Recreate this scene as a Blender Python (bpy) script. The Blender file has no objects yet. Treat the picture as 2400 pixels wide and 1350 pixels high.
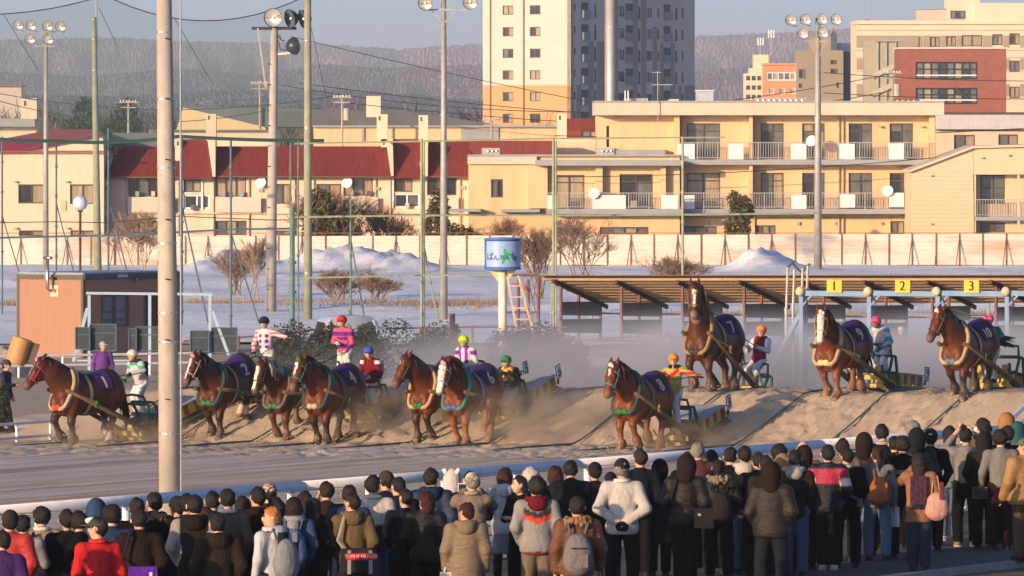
import bpy, math, random
import numpy as np
from mathutils import Vector, Matrix, Euler
random.seed(7); RNG = np.random.default_rng(7)
S = bpy.context.scene
COL = S.collection
# ------------------------------------------------------------------ camera, sky, sun, exposure
F, HC, VH = 18000.0, 7.2, 310.0            # focal length in photo pixels, camera height, horizon row (photo is 2400x1350)
cam = bpy.data.cameras.new('camera'); camo = bpy.data.objects.new('camera', cam); COL.objects.link(camo)
camo.location = (0, 0, HC); camo.rotation_euler = (math.pi/2, 0, 0)
cam.sensor_width = 36; cam.lens = F/2400*36; cam.shift_y = -(675-VH)/2400.0
cam.clip_start = 1; cam.clip_end = 60000
S.camera = camo
SUN_AZ, SUN_EL = math.radians(222), math.radians(10.5)   # where the sun stands: behind the camera on the left, low
W = bpy.data.worlds.new('World'); S.world = W; W.use_nodes = True
nt = W.node_tree; nt.nodes.clear()
sky = nt.nodes.new('ShaderNodeTexSky'); sky.sky_type = 'NISHITA'; sky.sun_disc = False
sky.sun_elevation = SUN_EL; sky.sun_rotation = SUN_AZ
sky.altitude = 50; sky.air_density = .4; sky.dust_density = 1.1; sky.ozone_density = 2.2
bg = nt.nodes.new('ShaderNodeBackground'); bg.inputs[1].default_value = 0.122
wo = nt.nodes.new('ShaderNodeOutputWorld')
nt.links.new(sky.outputs[0], bg.inputs[0]); nt.links.new(bg.outputs[0], wo.inputs[0])
sl = bpy.data.lights.new('sun', 'SUN'); sl.energy = 3.5; sl.angle = math.radians(0.6); sl.color = (1.0, 0.65, 0.36)
so = bpy.data.objects.new('sun', sl); COL.objects.link(so)
sdir = Vector((math.sin(SUN_AZ)*math.cos(SUN_EL), math.cos(SUN_AZ)*math.cos(SUN_EL), math.sin(SUN_EL)))
so.rotation_euler = sdir.to_track_quat('Z', 'Y').to_euler(); so.location = (-60, -60, 60)
S.view_settings.view_transform = 'Standard'; S.view_settings.look = 'None'
S.view_settings.exposure = 0.93; S.view_settings.gamma = 1.0; S.view_settings.use_curve_mapping = False
S.render.engine = 'CYCLES'; S.cycles.use_denoising = True
S.cycles.max_bounces = 6; S.cycles.diffuse_bounces = 2; S.cycles.glossy_bounces = 2
S.cycles.transparent_max_bounces = 16; S.cycles.volume_bounces = 0
S.cycles.volume_step_rate = 3.0; S.cycles.volume_max_steps = 48
# ------------------------------------------------------------------ photo geometry
def XU(u, Y): return (u-1200.0)/F*Y
def ZV(v, Y): return HC-(v-VH)*Y/F
def PT(u, v, Y): return Vector((XU(u, Y), Y, ZV(v, Y)))
RTH = math.atan(0.54); RD = (math.sin(RTH), math.cos(RTH)); ND = (-RD[1], RD[0]); P0 = (0.0, 109.5)
def qp(x, y):            # across the track (from the near rail) and along it (towards the start)
    dx, dy = x-P0[0], y-P0[1]
    return ND[0]*dx+ND[1]*dy, RD[0]*dx+RD[1]*dy
def xy_qp(q, p): return P0[0]+ND[0]*q+RD[0]*p, P0[1]+ND[1]*q+RD[1]*p
def _sm(t): t = np.clip(t, 0, 1); return t*t*(3-2*t)
def zqp(q, p):
    q = np.asarray(q, float); p = np.asarray(p, float)
    z = np.where(q < 0, 1.15, np.where(q < 20, 1.15-.038*q, np.maximum(.39-.012*(q-20), .1)))
    w = .18*np.sin(q*.9)+.12*np.sin(q*2.3+1)
    ins = _sm((q-12.5)/1.6)*_sm((43.5-q)/2.5)
    up = np.clip((p+w*.25-53.2)/3.3, 0, 1); up = up*.86+.14*_sm(up)
    dn = _sm((62.6-p+w)/3.6)
    return z+1.06*up*dn*ins*(1+.05*np.sin(q*3.1)*np.sin(p))
def zt(x, y): q, p = qp(x, y); return float(zqp(q, p))
def ground(u, v, off=0.0):
    lo = 60.0; f = lambda Y: ZV(v, Y)-zt(XU(u, Y), Y)-off
    Y = lo
    while Y < 600:
        if f(Y) < 0: break
        Y += 1.0
    a, b = Y-1, Y
    for _ in range(20):
        m = (a+b)/2
        if f(m) < 0: b = m
        else: a = m
    return Vector((XU(u, b), b, ZV(v, b)))
def lane_q(k): return 20.1+2.03*(10-k)
def on_lane(u, q):
    t = (u-1200)/F
    Y = (q+.4756*109.5)/(.4756-.8797*t)
    return t*Y, Y
# ------------------------------------------------------------------ object helpers
def link(o, parent=None):
    COL.objects.link(o)
    if parent is not None: o.parent = parent
    return o
def tag(o, label=None, cat=None, group=None, kind=None):
    if label: o['label'] = label
    if cat: o['category'] = cat
    if group: o['group'] = group
    if kind: o['kind'] = kind
    return o
def empty(name, loc=(0, 0, 0), rz=0.0, label=None, cat=None, group=None):
    o = bpy.data.objects.new(name, None); o.location = loc; o.rotation_euler = (0, 0, rz); o.empty_display_size = .2
    link(o); return tag(o, label, cat, group)
def mesh_obj(name, verts, faces, mat, parent=None, smooth=False, col=None, loc=None, mats=None):
    me = bpy.data.meshes.new(name)
    if isinstance(verts, np.ndarray): verts = verts.tolist()
    if isinstance(faces, np.ndarray): faces = faces.tolist()
    me.from_pydata(verts, [], faces)
    me.materials.append(mat)
    if smooth: me.polygons.foreach_set('use_smooth', [True]*len(me.polygons))
    if col is not None:
        a = me.attributes.new('Col', 'FLOAT_COLOR', 'POINT')
        c = np.ones((len(verts), 4), np.float32); c[:, :3] = col
        a.data.foreach_set('color', c.ravel())
    o = bpy.data.objects.new(name, me)
    if loc is not None: o.location = loc
    return link(o, parent)
class MB:
    def __init__(s): s.v = []; s.f = []; s.c = []; s.cur = None
    def color(s, c): s.cur = c; return s
    def add(s, vs, fs):
        n = len(s.v); s.v += [tuple(v) for v in vs]; s.f += [tuple(i+n for i in f) for f in fs]
        s.c += [s.cur or (1, 1, 1)]*len(vs); return s
    def box(s, c, d, R=None):
        hx, hy, hz = d[0]/2, d[1]/2, d[2]/2
        vs = [Vector((x, y, z)) for x in (-hx, hx) for y in (-hy, hy) for z in (-hz, hz)]
        if R is not None: vs = [R @ v for v in vs]
        return s.add([v+Vector(c) for v in vs], [(0, 1, 3, 2), (4, 6, 7, 5), (0, 4, 5, 1), (2, 3, 7, 6), (0, 2, 6, 4), (1, 5, 7, 3)])
    def bb(s, x0, x1, y0, y1, z0, z1): return s.box(((x0+x1)/2, (y0+y1)/2, (z0+z1)/2), (abs(x1-x0), abs(y1-y0), abs(z1-z0)))
    def bar(s, a, b, w, h=None, up=(0, 0, 1)):
        a, b = Vector(a), Vector(b); d = b-a; L = d.length
        if L < 1e-6: return s
        x = d/L; u = Vector(up)
        if abs(x.dot(u)) > .98: u = Vector((0, 1, 0))
        y = u.cross(x).normalized(); z = x.cross(y)
        R = Matrix((x, y, z)).transposed()
        return s.box((a+b)/2, (L, w, h or w), R)
    def tube(s, pts, r, n=6, cap=True, closed=False):
        pts = [Vector(p) for p in pts]; m = len(pts)
        rs = r if isinstance(r, (list, tuple)) else [r]*m
        vs = []; ref = None
        for i, p in enumerate(pts):
            if closed: t = pts[(i+1) % m]-pts[i-1]
            else: t = pts[min(i+1, m-1)]-pts[max(i-1, 0)]
            t = t.normalized() if t.length > 1e-9 else Vector((0, 0, 1))
            if ref is None: ref = Vector((0, 0, 1)) if abs(t.z) < .9 else Vector((1, 0, 0))
            a = (ref-t*ref.dot(t))
            if a.length < 1e-4: a = t.orthogonal()
            a.normalize(); ref = a; b = t.cross(a)
            for k in range(n):
                w = 2*math.pi*k/n; vs.append(p+(a*math.cos(w)+b*math.sin(w))*rs[i])
        fs = []
        for i in range(m if closed else m-1):
            j = (i+1) % m
            for k in range(n): fs.append((i*n+k, i*n+(k+1) % n, j*n+(k+1) % n, j*n+k))
        if cap and not closed: fs.append(tuple(range(n-1, -1, -1))); fs.append(tuple((m-1)*n+k for k in range(n)))
        return s.add(vs, fs)
    def lathe(s, prof, n=16, c=(0, 0, 0), R=None):
        vs = []
        for (r, z) in prof:
            for k in range(n):
                a = 2*math.pi*k/n; v = Vector((r*math.cos(a), r*math.sin(a), z))
                if R is not None: v = R @ v
                vs.append(v+Vector(c))
        fs = [(i*n+k, i*n+(k+1) % n, (i+1)*n+(k+1) % n, (i+1)*n+k) for i in range(len(prof)-1) for k in range(n)]
        return s.add(vs, fs)
    def ball(s, c, r, n=10, m=6):
        r3 = r if isinstance(r, (list, tuple)) else (r, r, r)
        vs = [(c[0], c[1], c[2]+r3[2])]
        for i in range(1, m):
            a = math.pi*i/m
            for k in range(n):
                b = 2*math.pi*k/n
                vs.append((c[0]+r3[0]*math.sin(a)*math.cos(b), c[1]+r3[1]*math.sin(a)*math.sin(b), c[2]+r3[2]*math.cos(a)))
        vs.append((c[0], c[1], c[2]-r3[2])); L = len(vs)-1
        fs = [(0, 1+k, 1+(k+1) % n) for k in range(n)]
        for i in range(m-2):
            for k in range(n): fs.append((1+i*n+k, 1+(i+1)*n+k, 1+(i+1)*n+(k+1) % n, 1+i*n+(k+1) % n))
        fs += [(L, 1+(m-2)*n+(k+1) % n, 1+(m-2)*n+k) for k in range(n)]
        return s.add(vs, fs)
    def prism(s, poly, d):       # planar 3D polygon extruded by the vector d
        n = len(poly); d = Vector(d); P = [Vector(p) for p in poly]
        return s.add(P+[p+d for p in P], [tuple(range(n)), tuple(range(2*n-1, n-1, -1))]+[(i, i+n, (i+1) % n+n, (i+1) % n) for i in range(n)])
    def build(s, name, mat, parent=None, smooth=False, attr=False, loc=None):
        return mesh_obj(name, s.v, s.f, mat, parent, smooth, np.array(s.c, np.float32) if attr else None, loc)
_fonts = {}
def text_geo(txt, size, extrude=0.0):
    key = (txt, size, extrude)
    if key not in _fonts:
        cu = bpy.data.curves.new('t', 'FONT'); cu.body = txt; cu.size = size; cu.align_x = 'CENTER'; cu.align_y = 'CENTER'; cu.extrude = extrude
        cu.resolution_u = 3
        o = bpy.data.objects.new('t', cu); COL.objects.link(o)
        dg = bpy.context.evaluated_depsgraph_get(); me = o.evaluated_get(dg).to_mesh()
        _fonts[key] = ([v.co.copy() for v in me.vertices], [tuple(p.vertices) for p in me.polygons])
        o.evaluated_get(dg).to_mesh_clear(); bpy.data.objects.remove(o); bpy.data.curves.remove(cu)
    return _fonts[key]
def dense(tv, tf, step=.04):          # the same outline cut into short strips, so that it can lie on a curved surface
    import bmesh
    bm = bmesh.new(); bv = [bm.verts.new(v) for v in tv]
    for f in tf:
        try: bm.faces.new([bv[i] for i in f])
        except ValueError: pass
    ys = [v.y for v in tv]; xs = [v.x for v in tv]
    for ax, lo, hi in ((1, min(ys), max(ys)), (0, min(xs), max(xs))):
        c = lo+step
        while c < hi:
            co = Vector((0, 0, 0)); co[ax] = c; no = Vector((0, 0, 0)); no[ax] = 1
            bmesh.ops.bisect_plane(bm, geom=bm.verts[:]+bm.edges[:]+bm.faces[:], plane_co=co, plane_no=no); c += step
    bm.verts.index_update(); r = ([v.co.copy() for v in bm.verts], [tuple(v.index for v in f.verts) for f in bm.faces]); bm.free(); return r
# ------------------------------------------------------------------ materials (all procedural)
_mats = {}
def M(name, col=(.5, .5, .5), rough=.8, var=.18, scale=6.0, bump=0.0, spec=.3, metal=0.0, attr=False, stretch=(1, 1, 1), coat=0.0, dirt=None, dirt_amt=.5, dirt_scale=1.2, fine=0.0):
    if name in _mats: return _mats[name]
    m = bpy.data.materials.new(name); m.use_nodes = True; t = m.node_tree; N = t.nodes; Lk = t.links
    b = N['Principled BSDF']; b.inputs['Roughness'].default_value = rough; b.inputs['Metallic'].default_value = metal
    b.inputs['Specular IOR Level'].default_value = spec
    if coat: b.inputs['Coat Weight'].default_value = coat; b.inputs['Coat Roughness'].default_value = .08
    tc = N.new('ShaderNodeTexCoord'); mp = N.new('ShaderNodeMapping'); mp.inputs['Scale'].default_value = stretch
    Lk.new(tc.outputs['Object'], mp.inputs['Vector'])
    no = N.new('ShaderNodeTexNoise'); no.inputs['Scale'].default_value = scale; no.inputs['Detail'].default_value = 5; no.inputs['Roughness'].default_value = .65
    Lk.new(mp.outputs[0], no.inputs['Vector'])
    mr = N.new('ShaderNodeMapRange'); mr.inputs[1].default_value = .3; mr.inputs[2].default_value = .7; mr.inputs[3].default_value = 1-var; mr.inputs[4].default_value = 1+var
    Lk.new(no.outputs['Fac'], mr.inputs[0])
    if attr: src = N.new('ShaderNodeAttribute'); src.attribute_name = 'Col'; out = src.outputs['Color']
    else: src = N.new('ShaderNodeRGB'); src.outputs[0].default_value = (*col, 1); out = src.outputs[0]
    if dirt is not None:
        n2 = N.new('ShaderNodeTexNoise'); n2.inputs['Scale'].default_value = dirt_scale; n2.inputs['Detail'].default_value = 6; n2.inputs['Roughness'].default_value = .7
        Lk.new(mp.outputs[0], n2.inputs['Vector'])
        r2 = N.new('ShaderNodeMapRange'); r2.inputs[1].default_value = .5; r2.inputs[2].default_value = .72; r2.inputs[4].default_value = dirt_amt
        Lk.new(n2.outputs['Fac'], r2.inputs[0])
        mx0 = N.new('ShaderNodeMix'); mx0.data_type = 'RGBA'; Lk.new(r2.outputs[0], mx0.inputs['Factor']); Lk.new(out, mx0.inputs['A']); mx0.inputs['B'].default_value = (*dirt, 1); out = mx0.outputs['Result']
    vm = N.new('ShaderNodeVectorMath'); vm.operation = 'SCALE'; Lk.new(out, vm.inputs[0]); Lk.new(mr.outputs[0], vm.inputs['Scale'])
    Lk.new(vm.outputs[0], b.inputs['Base Color'])
    if bump:
        bp = N.new('ShaderNodeBump'); bp.inputs['Strength'].default_value = min(1, bump); bp.inputs['Distance'].default_value = .02*max(1, bump)
        Lk.new(no.outputs['Fac'], bp.inputs['Height']); Lk.new(bp.outputs[0], b.inputs['Normal'])
    _mats[name] = m; return m
def MC(name, **k): return M(name, attr=True, **k)
# ------------------------------------------------------------------ implicit surfaces -> one continuous mesh
class SDF:
    def __init__(s, lo, hi, vox):
        s.lo = np.array(lo, np.float32); s.vox = vox
        s.n = np.maximum(np.ceil((np.array(hi)-s.lo)/vox).astype(int)+1, 4)
        s.F = np.full(s.n, 1.0, np.float32)
        s.ax = [s.lo[i]+vox*np.arange(s.n[i], dtype=np.float32) for i in range(3)]
    def _win(s, lo, hi, m):
        a = np.floor((np.array(lo)-m-s.lo)/s.vox).astype(int); b = np.ceil((np.array(hi)+m-s.lo)/s.vox).astype(int)+1
        a = np.clip(a, 0, s.n); b = np.clip(b, 0, s.n)
        if np.any(b-a < 1): return None
        sl = tuple(slice(a[i], b[i]) for i in range(3))
        return sl, s.ax[0][sl[0]][:, None, None], s.ax[1][sl[1]][None, :, None], s.ax[2][sl[2]][None, None, :]
    def _mix(s, sl, d, k):
        F = s.F[sl]
        if k < 1e-6: s.F[sl] = np.minimum(F, d)
        else:
            h = np.maximum(k-np.abs(F-d), 0)/k
            s.F[sl] = np.minimum(F, d)-h*h*k*.25
    def cone(s, a, b, ra, rb=None, k=.03, sq=(1, 1, 1)):
        rb = ra if rb is None else rb
        a = np.array(a, np.float32); b = np.array(b, np.float32); q = np.array(sq, np.float32)
        r = max(ra, rb)/min(sq)
        w = s._win(np.minimum(a, b)-r, np.maximum(a, b)+r, k+2*s.vox)
        if w is None: return s
        sl, X, Y, Z = w
        a2, b2 = a*q, b*q; ba = b2-a2; L = float(ba@ba)+1e-9
        px, py, pz = X*q[0]-a2[0], Y*q[1]-a2[1], Z*q[2]-a2[2]
        t = np.clip((px*ba[0]+py*ba[1]+pz*ba[2])/L, 0, 1)
        d = np.sqrt((px-t*ba[0])**2+(py-t*ba[1])**2+(pz-t*ba[2])**2)-(ra+(rb-ra)*t)
        s._mix(sl, d.astype(np.float32), k); return s
    def ell(s, c, r, k=.03, R=None):
        c = np.array(c, np.float32); r = np.array(r, np.float32); m = float(r.max())
        w = s._win(c-m, c+m, k+2*s.vox)
        if w is None: return s
        sl, X, Y, Z = w
        x, y, z = X-c[0], Y-c[1], Z-c[2]
        if R is not None:
            R = np.array(R, np.float32)     # rows: local axes
            x, y, z = R[0, 0]*x+R[0, 1]*y+R[0, 2]*z, R[1, 0]*x+R[1, 1]*y+R[1, 2]*z, R[2, 0]*x+R[2, 1]*y+R[2, 2]*z
        k0 = np.sqrt((x/r[0])**2+(y/r[1])**2+(z/r[2])**2)+1e-6; k1 = np.sqrt((x/r[0]**2)**2+(y/r[1]**2)**2+(z/r[2]**2)**2)+1e-6
        s._mix(sl, (k0*(k0-1)/k1).astype(np.float32), k); return s
    def cut(s, fn):                # keep where fn(X,Y,Z) <= 0
        X, Y, Z = s.ax[0][:, None, None], s.ax[1][None, :, None], s.ax[2][None, None, :]
        s.F = np.maximum(s.F, np.broadcast_to(fn(X, Y, Z), s.F.shape)).astype(np.float32); return s
    def mesh(s):
        Fd = np.pad(s.F, 1, constant_values=1.0); lo = s.lo-s.vox; n = np.array(Fd.shape)-1
        ins = Fd < 0
        acc = np.zeros((*n, 3), np.float32); cnt = np.zeros(n, np.float32)
        offs = [(0, 0), (1, 0), (0, 1), (1, 1)]
        idx = np.full(n, -1, np.int64); quads = []; cross = {}
        for ax in range(3):
            o1, o2 = [(1, 2), (0, 2), (0, 1)][ax]
            A = Fd.take(range(0, n[ax]), ax); B = Fd.take(range(1, n[ax]+1), ax)
            cr = (A < 0) != (B < 0); t = np.where(cr, A/np.where(cr, A-B, 1), 0)
            cross[ax] = (cr, A < 0)
            for (i, j) in offs:
                sl = [slice(None)]*3; sl[o1] = slice(i, i+n[o1]); sl[o2] = slice(j, j+n[o2])
                c = cr[tuple(sl)]; tt = t[tuple(sl)]
                acc[..., ax] += np.where(c, tt, 0); acc[..., o1] += c*i; acc[..., o2] += c*j; cnt += c
        act = cnt > 0; ii = np.argwhere(act); idx[act] = np.arange(len(ii))
        V = (ii+acc[act]/cnt[act][:, None])*s.vox+lo
        for ax in range(3):
            o1, o2 = [(1, 2), (0, 2), (0, 1)][ax]; cr, neg = cross[ax]
            e = np.argwhere(cr); e = e[(e[:, o1] > 0) & (e[:, o2] > 0) & (e[:, o1] < n[o1]) & (e[:, o2] < n[o2])]
            if not len(e): continue
            def at(d1, d2):
                g = e.copy(); g[:, o1] -= d1; g[:, o2] -= d2; return idx[g[:, 0], g[:, 1], g[:, 2]]
            Q = np.stack([at(1, 1), at(0, 1), at(0, 0), at(1, 0)], 1)
            fl = neg[e[:, 0], e[:, 1], e[:, 2]]
            if ax == 1: fl = ~fl
            Q[~fl] = Q[~fl][:, ::-1]
            quads.append(Q)
        return V.astype(np.float32), np.concatenate(quads) if quads else np.zeros((0, 4), int)
# ------------------------------------------------------------------ ground sheets
def frand(n, a): return RNG.uniform(-a, a, n)
def sand_mat():
    m = M('track_sand', (.46, .365, .27), rough=.95, var=.2, scale=14, spec=.1)
    t = m.node_tree; N = t.nodes; Lk = t.links; b = N['Principled BSDF']
    tc = [n for n in N if n.type == 'TEX_COORD'][0]
    mp = N.new('ShaderNodeMapping'); mp.inputs['Scale'].default_value = (.05, 2.6, 0); Lk.new(tc.outputs['Object'], mp.inputs['Vector'])
    no = N.new('ShaderNodeTexNoise'); no.inputs['Scale'].default_value = 1.0; no.inputs['Detail'].default_value = 4; no.inputs['Roughness'].default_value = .6; Lk.new(mp.outputs[0], no.inputs['Vector'])
    sp = N.new('ShaderNodeSeparateXYZ'); Lk.new(tc.outputs['Object'], sp.inputs[0])
    mr = N.new('ShaderNodeMapRange'); mr.inputs[1].default_value = 50; mr.inputs[2].default_value = 53; mr.inputs[3].default_value = 1; mr.inputs[4].default_value = .04; Lk.new(sp.outputs[0], mr.inputs[0])
    mu = N.new('ShaderNodeMath'); mu.operation = 'MULTIPLY'; Lk.new(no.outputs['Fac'], mu.inputs[0]); Lk.new(mr.outputs[0], mu.inputs[1])
    gr = N.new('ShaderNodeTexNoise'); gr.inputs['Scale'].default_value = 7; gr.inputs['Detail'].default_value = 6; gr.inputs['Roughness'].default_value = .75; Lk.new(tc.outputs['Object'], gr.inputs['Vector'])
    ad = N.new('ShaderNodeMath'); ad.operation = 'MULTIPLY_ADD'; ad.inputs[1].default_value = .35; Lk.new(gr.outputs['Fac'], ad.inputs[0]); Lk.new(mu.outputs[0], ad.inputs[2])
    bp = N.new('ShaderNodeBump'); bp.inputs['Strength'].default_value = .8; bp.inputs['Distance'].default_value = .055
    Lk.new(ad.outputs[0], bp.inputs['Height']); Lk.new(bp.outputs[0], b.inputs['Normal'])
    ac = N.new('ShaderNodeMapping'); ac.inputs['Scale'].default_value = (.03, 2.1, 0); Lk.new(tc.outputs['Object'], ac.inputs['Vector'])
    an = N.new('ShaderNodeTexNoise'); an.inputs['Scale'].default_value = 1.0; an.inputs['Detail'].default_value = 5; an.inputs['Roughness'].default_value = .75; Lk.new(ac.outputs[0], an.inputs['Vector'])
    ar = N.new('ShaderNodeMapRange'); ar.inputs[1].default_value = .44; ar.inputs[2].default_value = .56; Lk.new(an.outputs['Fac'], ar.inputs[0])
    am = N.new('ShaderNodeMath'); am.operation = 'MULTIPLY'; Lk.new(ar.outputs[0], am.inputs[0]); Lk.new(mr.outputs[0], am.inputs[1])
    vm = [n for n in N if n.type == 'VECT_MATH'][0]; mx = N.new('ShaderNodeMix'); mx.data_type = 'RGBA'; Lk.new(am.outputs[0], mx.inputs['Factor']); Lk.new(vm.outputs[0], mx.inputs['A']); mx.inputs['B'].default_value = (.60, .54, .47, 1); Lk.new(mx.outputs['Result'], b.inputs['Base Color'])  # paler streaks on the flat: sky light on the furrows put into the colour
    return m
SAND = sand_mat()
ps = np.unique(np.round(np.concatenate([np.arange(-60, 46, 1.1), np.arange(46, 66, .16), np.arange(66, 130, 1.0)]), 3))
qs = np.concatenate([np.arange(-.25, 27, .06), np.arange(27, 52.1, .12)])
PP, QQ = np.meshgrid(ps, qs, indexing='ij')
Zs = zqp(QQ, PP)
chn = np.exp(-((PP-52)/9)**2)*_sm((QQ-17)/3)*_sm((42-QQ)/3)
lump = sum(np.sin(PP*a+QQ*b+c)*w for a, b, c, w in [(1.7, 2.9, 0, .02), (4.1, -3.3, 1, .014), (7.3, 5.1, 2, .01), (-5.2, 8.3, 4, .01)])
Zs = Zs+lump*(.12+.38*chn)+RNG.normal(0, .006, Zs.shape)*(1+1.6*chn)
fr_ = np.zeros(len(qs)); qn = np.arange(-1, 60, .33); fr_ = np.interp(qs, qn, RNG.normal(0, 1, len(qn)))+.6*np.interp(qs, qn[::4], RNG.normal(0, 1, len(qn[::4])))
fr2 = np.interp(qs, qn, RNG.normal(0, 1, len(qn)))
bl_ = .5+.5*np.sin(PP*.13+QQ*.4)
Zs = Zs+.03*(fr_[None, :]*bl_+fr2[None, :]*(1-bl_))*(1-_sm((PP-49)/3.5))
Zs = Zs-.02*np.exp(-(((QQ-18.1) % 2.03-1.0)/.25)**2)*chn
hr = np.random.default_rng(11)
def dent(q, p, r_, d_, rim=.35):
    i0, i1 = np.searchsorted(ps, [p-r_*2.6, p+r_*2.6]); j0, j1 = np.searchsorted(qs, [q-r_*2.6, q+r_*2.6])
    if i1 <= i0 or j1 <= j0: return
    e = ((PP[i0:i1, j0:j1]-p)**2+(QQ[i0:i1, j0:j1]-q)**2)/r_**2
    Zs[i0:i1, j0:j1] += -d_*np.exp(-e*1.2)+d_*rim*np.exp(-(np.sqrt(e)-1.6)**2*4)
for _ in range(1500):
    kq = hr.integers(1, 11); dent(20.1+2.03*(10-kq)+hr.normal(0, .4), hr.uniform(46, 64.5), hr.uniform(.10, .20), hr.uniform(.02, .065))
for _ in range(500): dent(hr.uniform(12, 42), hr.uniform(50, 62), hr.uniform(.06, .12), -hr.uniform(.015, .045), 0)
nP, nQ = PP.shape
idx = np.arange(nP*nQ).reshape(nP, nQ)
fq = np.stack([idx[:-1, :-1], idx[1:, :-1], idx[1:, 1:], idx[:-1, 1:]], -1).reshape(-1, 4)
trk = mesh_obj('race_track', np.stack([PP, QQ, Zs], -1).reshape(-1, 3), fq, SAND, smooth=True, loc=(P0[0], P0[1], 0))
trk.rotation_euler = (0, 0, math.atan2(RD[1], RD[0])); tag(trk, 'raked sand race track with a low ridge across it', kind='structure')
def strip(name, q0, q1, p0, p1, z, mat):
    vs = [(*xy_qp(q, p), z) for q, p in ((q0, p0), (q1, p0), (q1, p1), (q0, p1))]
    o = mesh_obj(name, vs, [(0, 3, 2, 1)], mat); return tag(o, None, kind='structure')
strip('apron', -7.0, -.25, -90, 170, 1.154, M('asphalt', (.075, .075, .078), .9, .3, 9, .5))
strip('verge', -70, -6.85, -110, 200, 1.08, M('verge_soil', (.12, .10, .07), .95, .4, 4, 1.0, dirt=(.2, .17, .1), dirt_scale=3))
mb = MB(); a = xy_qp(-6.95, -90); b = xy_qp(-6.95, 170); mb.bar((a[0], a[1], 1.12), (b[0], b[1], 1.12), .14, .12)
tag(mb.build('kerb', M('kerb_concrete', (.3, .29, .27), .9)), kind='structure')
mesh_obj('ground', [(-9000, -600, -.5), (9000, -600, -.5), (9000, 30000, -.5), (-9000, 30000, -.5)], [(0, 1, 2, 3)], M('field_earth', (.13, .11, .085), .95, .35, .02, dirt=(.5, .52, .56), dirt_amt=.8, dirt_scale=.01))['kind'] = 'structure'
mesh_obj('infield', [(-90, 120, .06), (110, 120, .06), (110, 268, .06), (-90, 268, .06)], [(0, 1, 2, 3)], M('infield_sand', (.42, .34, .25), .95, .25, 2, .8, dirt=(.3, .25, .19), dirt_scale=.5))['kind'] = 'structure'
# snow field with ploughed heaps
SNOW = M('snow', (.82, .88, .95), .7, .14, 2.4, 2.8, dirt=(.42, .38, .33), dirt_amt=.6, dirt_scale=.5)
gx = np.arange(-34, 36.1, .25); gy = np.arange(258, 417, .8)
X, Y = np.meshgrid(gx, gy, indexing='ij')
Z = .09-.09*(Y-262)/153+.04*np.sin(X*.7+Y*.2)+.03*np.sin(X*.31-Y*.45)+.04*np.sin(Y*.9)*np.sin(X*.2)
def heap(u, v, Yh, wpx, h, wy=5):
    global Z
    cx = XU(u, Yh); w = wpx/2*Yh/F
    d = ((X-cx)/w)**2+((Y-Yh)/wy)**2
    n = 1+.10*np.sin(X*2.3+Y)+.08*np.sin(X*5.1-Y*1.7)+.07*np.sin(X*9+Y*3.1)+RNG.normal(0, .05, X.shape)
    Z = Z+h*np.exp(-d*1.3)*n
for hp in [(560, 0, 396, 190, 1.0), (480, 0, 392, 150, .5), (730, 0, 398, 170, .6), (800, 0, 398, 210, .62), (870, 0, 398, 210, .6), (960, 0, 397, 190, .5), (1080, 0, 380, 160, .25), (1795, 0, 402, 170, .95), (1760, 0, 400, 90, .3), (60, 0, 360, 220, .35), (680, 0, 366, 260, .35), (300, 0, 380, 200, .3)]: heap(*hp)
bank = .32*np.exp(-((Y-312+3*np.sin(X*.3))/3.0)**2); Z = Z+bank*.6
nX, nY = X.shape; idx = np.arange(nX*nY).reshape(nX, nY)
fq = np.stack([idx[:-1, :-1], idx[1:, :-1], idx[1:, 1:], idx[:-1, 1:]], -1).reshape(-1, 4)
tag(mesh_obj('snow_field', np.stack([X, Y, Z], -1).reshape(-1, 3), fq, SNOW, smooth=True), 'trampled snow field with ploughed heaps', kind='structure')
# dry grass strips on the snow
def grass_strip(u0, u1, v, Yc, n, h, name='dry_grass'):
    mb = MB()
    for i in range(n):
        x = XU(random.uniform(u0, u1), Yc); y = Yc+random.gauss(0, 1.2); hh = h*random.uniform(.3, 1); l = random.uniform(-.3, .3)*hh
        z = .12-.09*(y-262)/153
        w = random.uniform(.015, .04)
        mb.add([(x-w, y, z-.05), (x+w, y, z-.05), (x+l, y+random.uniform(-.1, .1), z+hh)], [(0, 1, 2)])
    return tag(mb.build(name, M('straw', (.22, .165, .105), .9, .3, 3)), 'dry winter grass standing in the snow', kind='stuff')
grass_strip(420, 1180, 718, 313, 2600, .42)
grass_strip(-20, 35, 710, 313, 150, .4)
grass_strip(1500, 2400, 730, 300, 900, .22)
grass_strip(760, 900, 625, 395, 250, .5)
# ------------------------------------------------------------------ lane ropes
ROPE = M('teal_rope', (.05, .15, .14), .8, .3, 5)
for k in range(11):
    q = lane_q(k)-1.015 if k else lane_q(1)+1.015
    pts = []; rr = []
    p = 49.6
    while p < 80:
        z = float(zqp(q, p))
        pts.append((*xy_qp(q+.05*math.sin(p*.8+k*2), p), z+.035)); rr.append(.022 if p > 51 else .008); p += .4 if 51 < p < 66 else 1.5
    tag(MB().tube(pts, rr, 4).build('lane_rope', ROPE), 'teal ground rope marking the %s' % (
        'far edge of the first lane' if k == 0 else 'near edge of the lane run by number %s' % ['', 'one', 'two', 'three', 'four', 'five', 'six', 'seven', 'eight', 'nine', 'ten'][k]), 'lane rope', 'lane ropes on the sand')
# sand ripples raked rope on the flat near the rail
for q, nm in ((4.2, 'teal rope on the flat sand close behind the white rail'), (9.0, 'teal rope lying on the flat sand in mid track')):
    pts = [(*xy_qp(q, p), float(zqp(q, p))+.03) for p in np.arange(-45, 60, 2.0)]
    tag(MB().tube(pts, .016, 4).build('lane_rope', ROPE), nm, 'lane rope', 'lane ropes on the sand')
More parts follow.
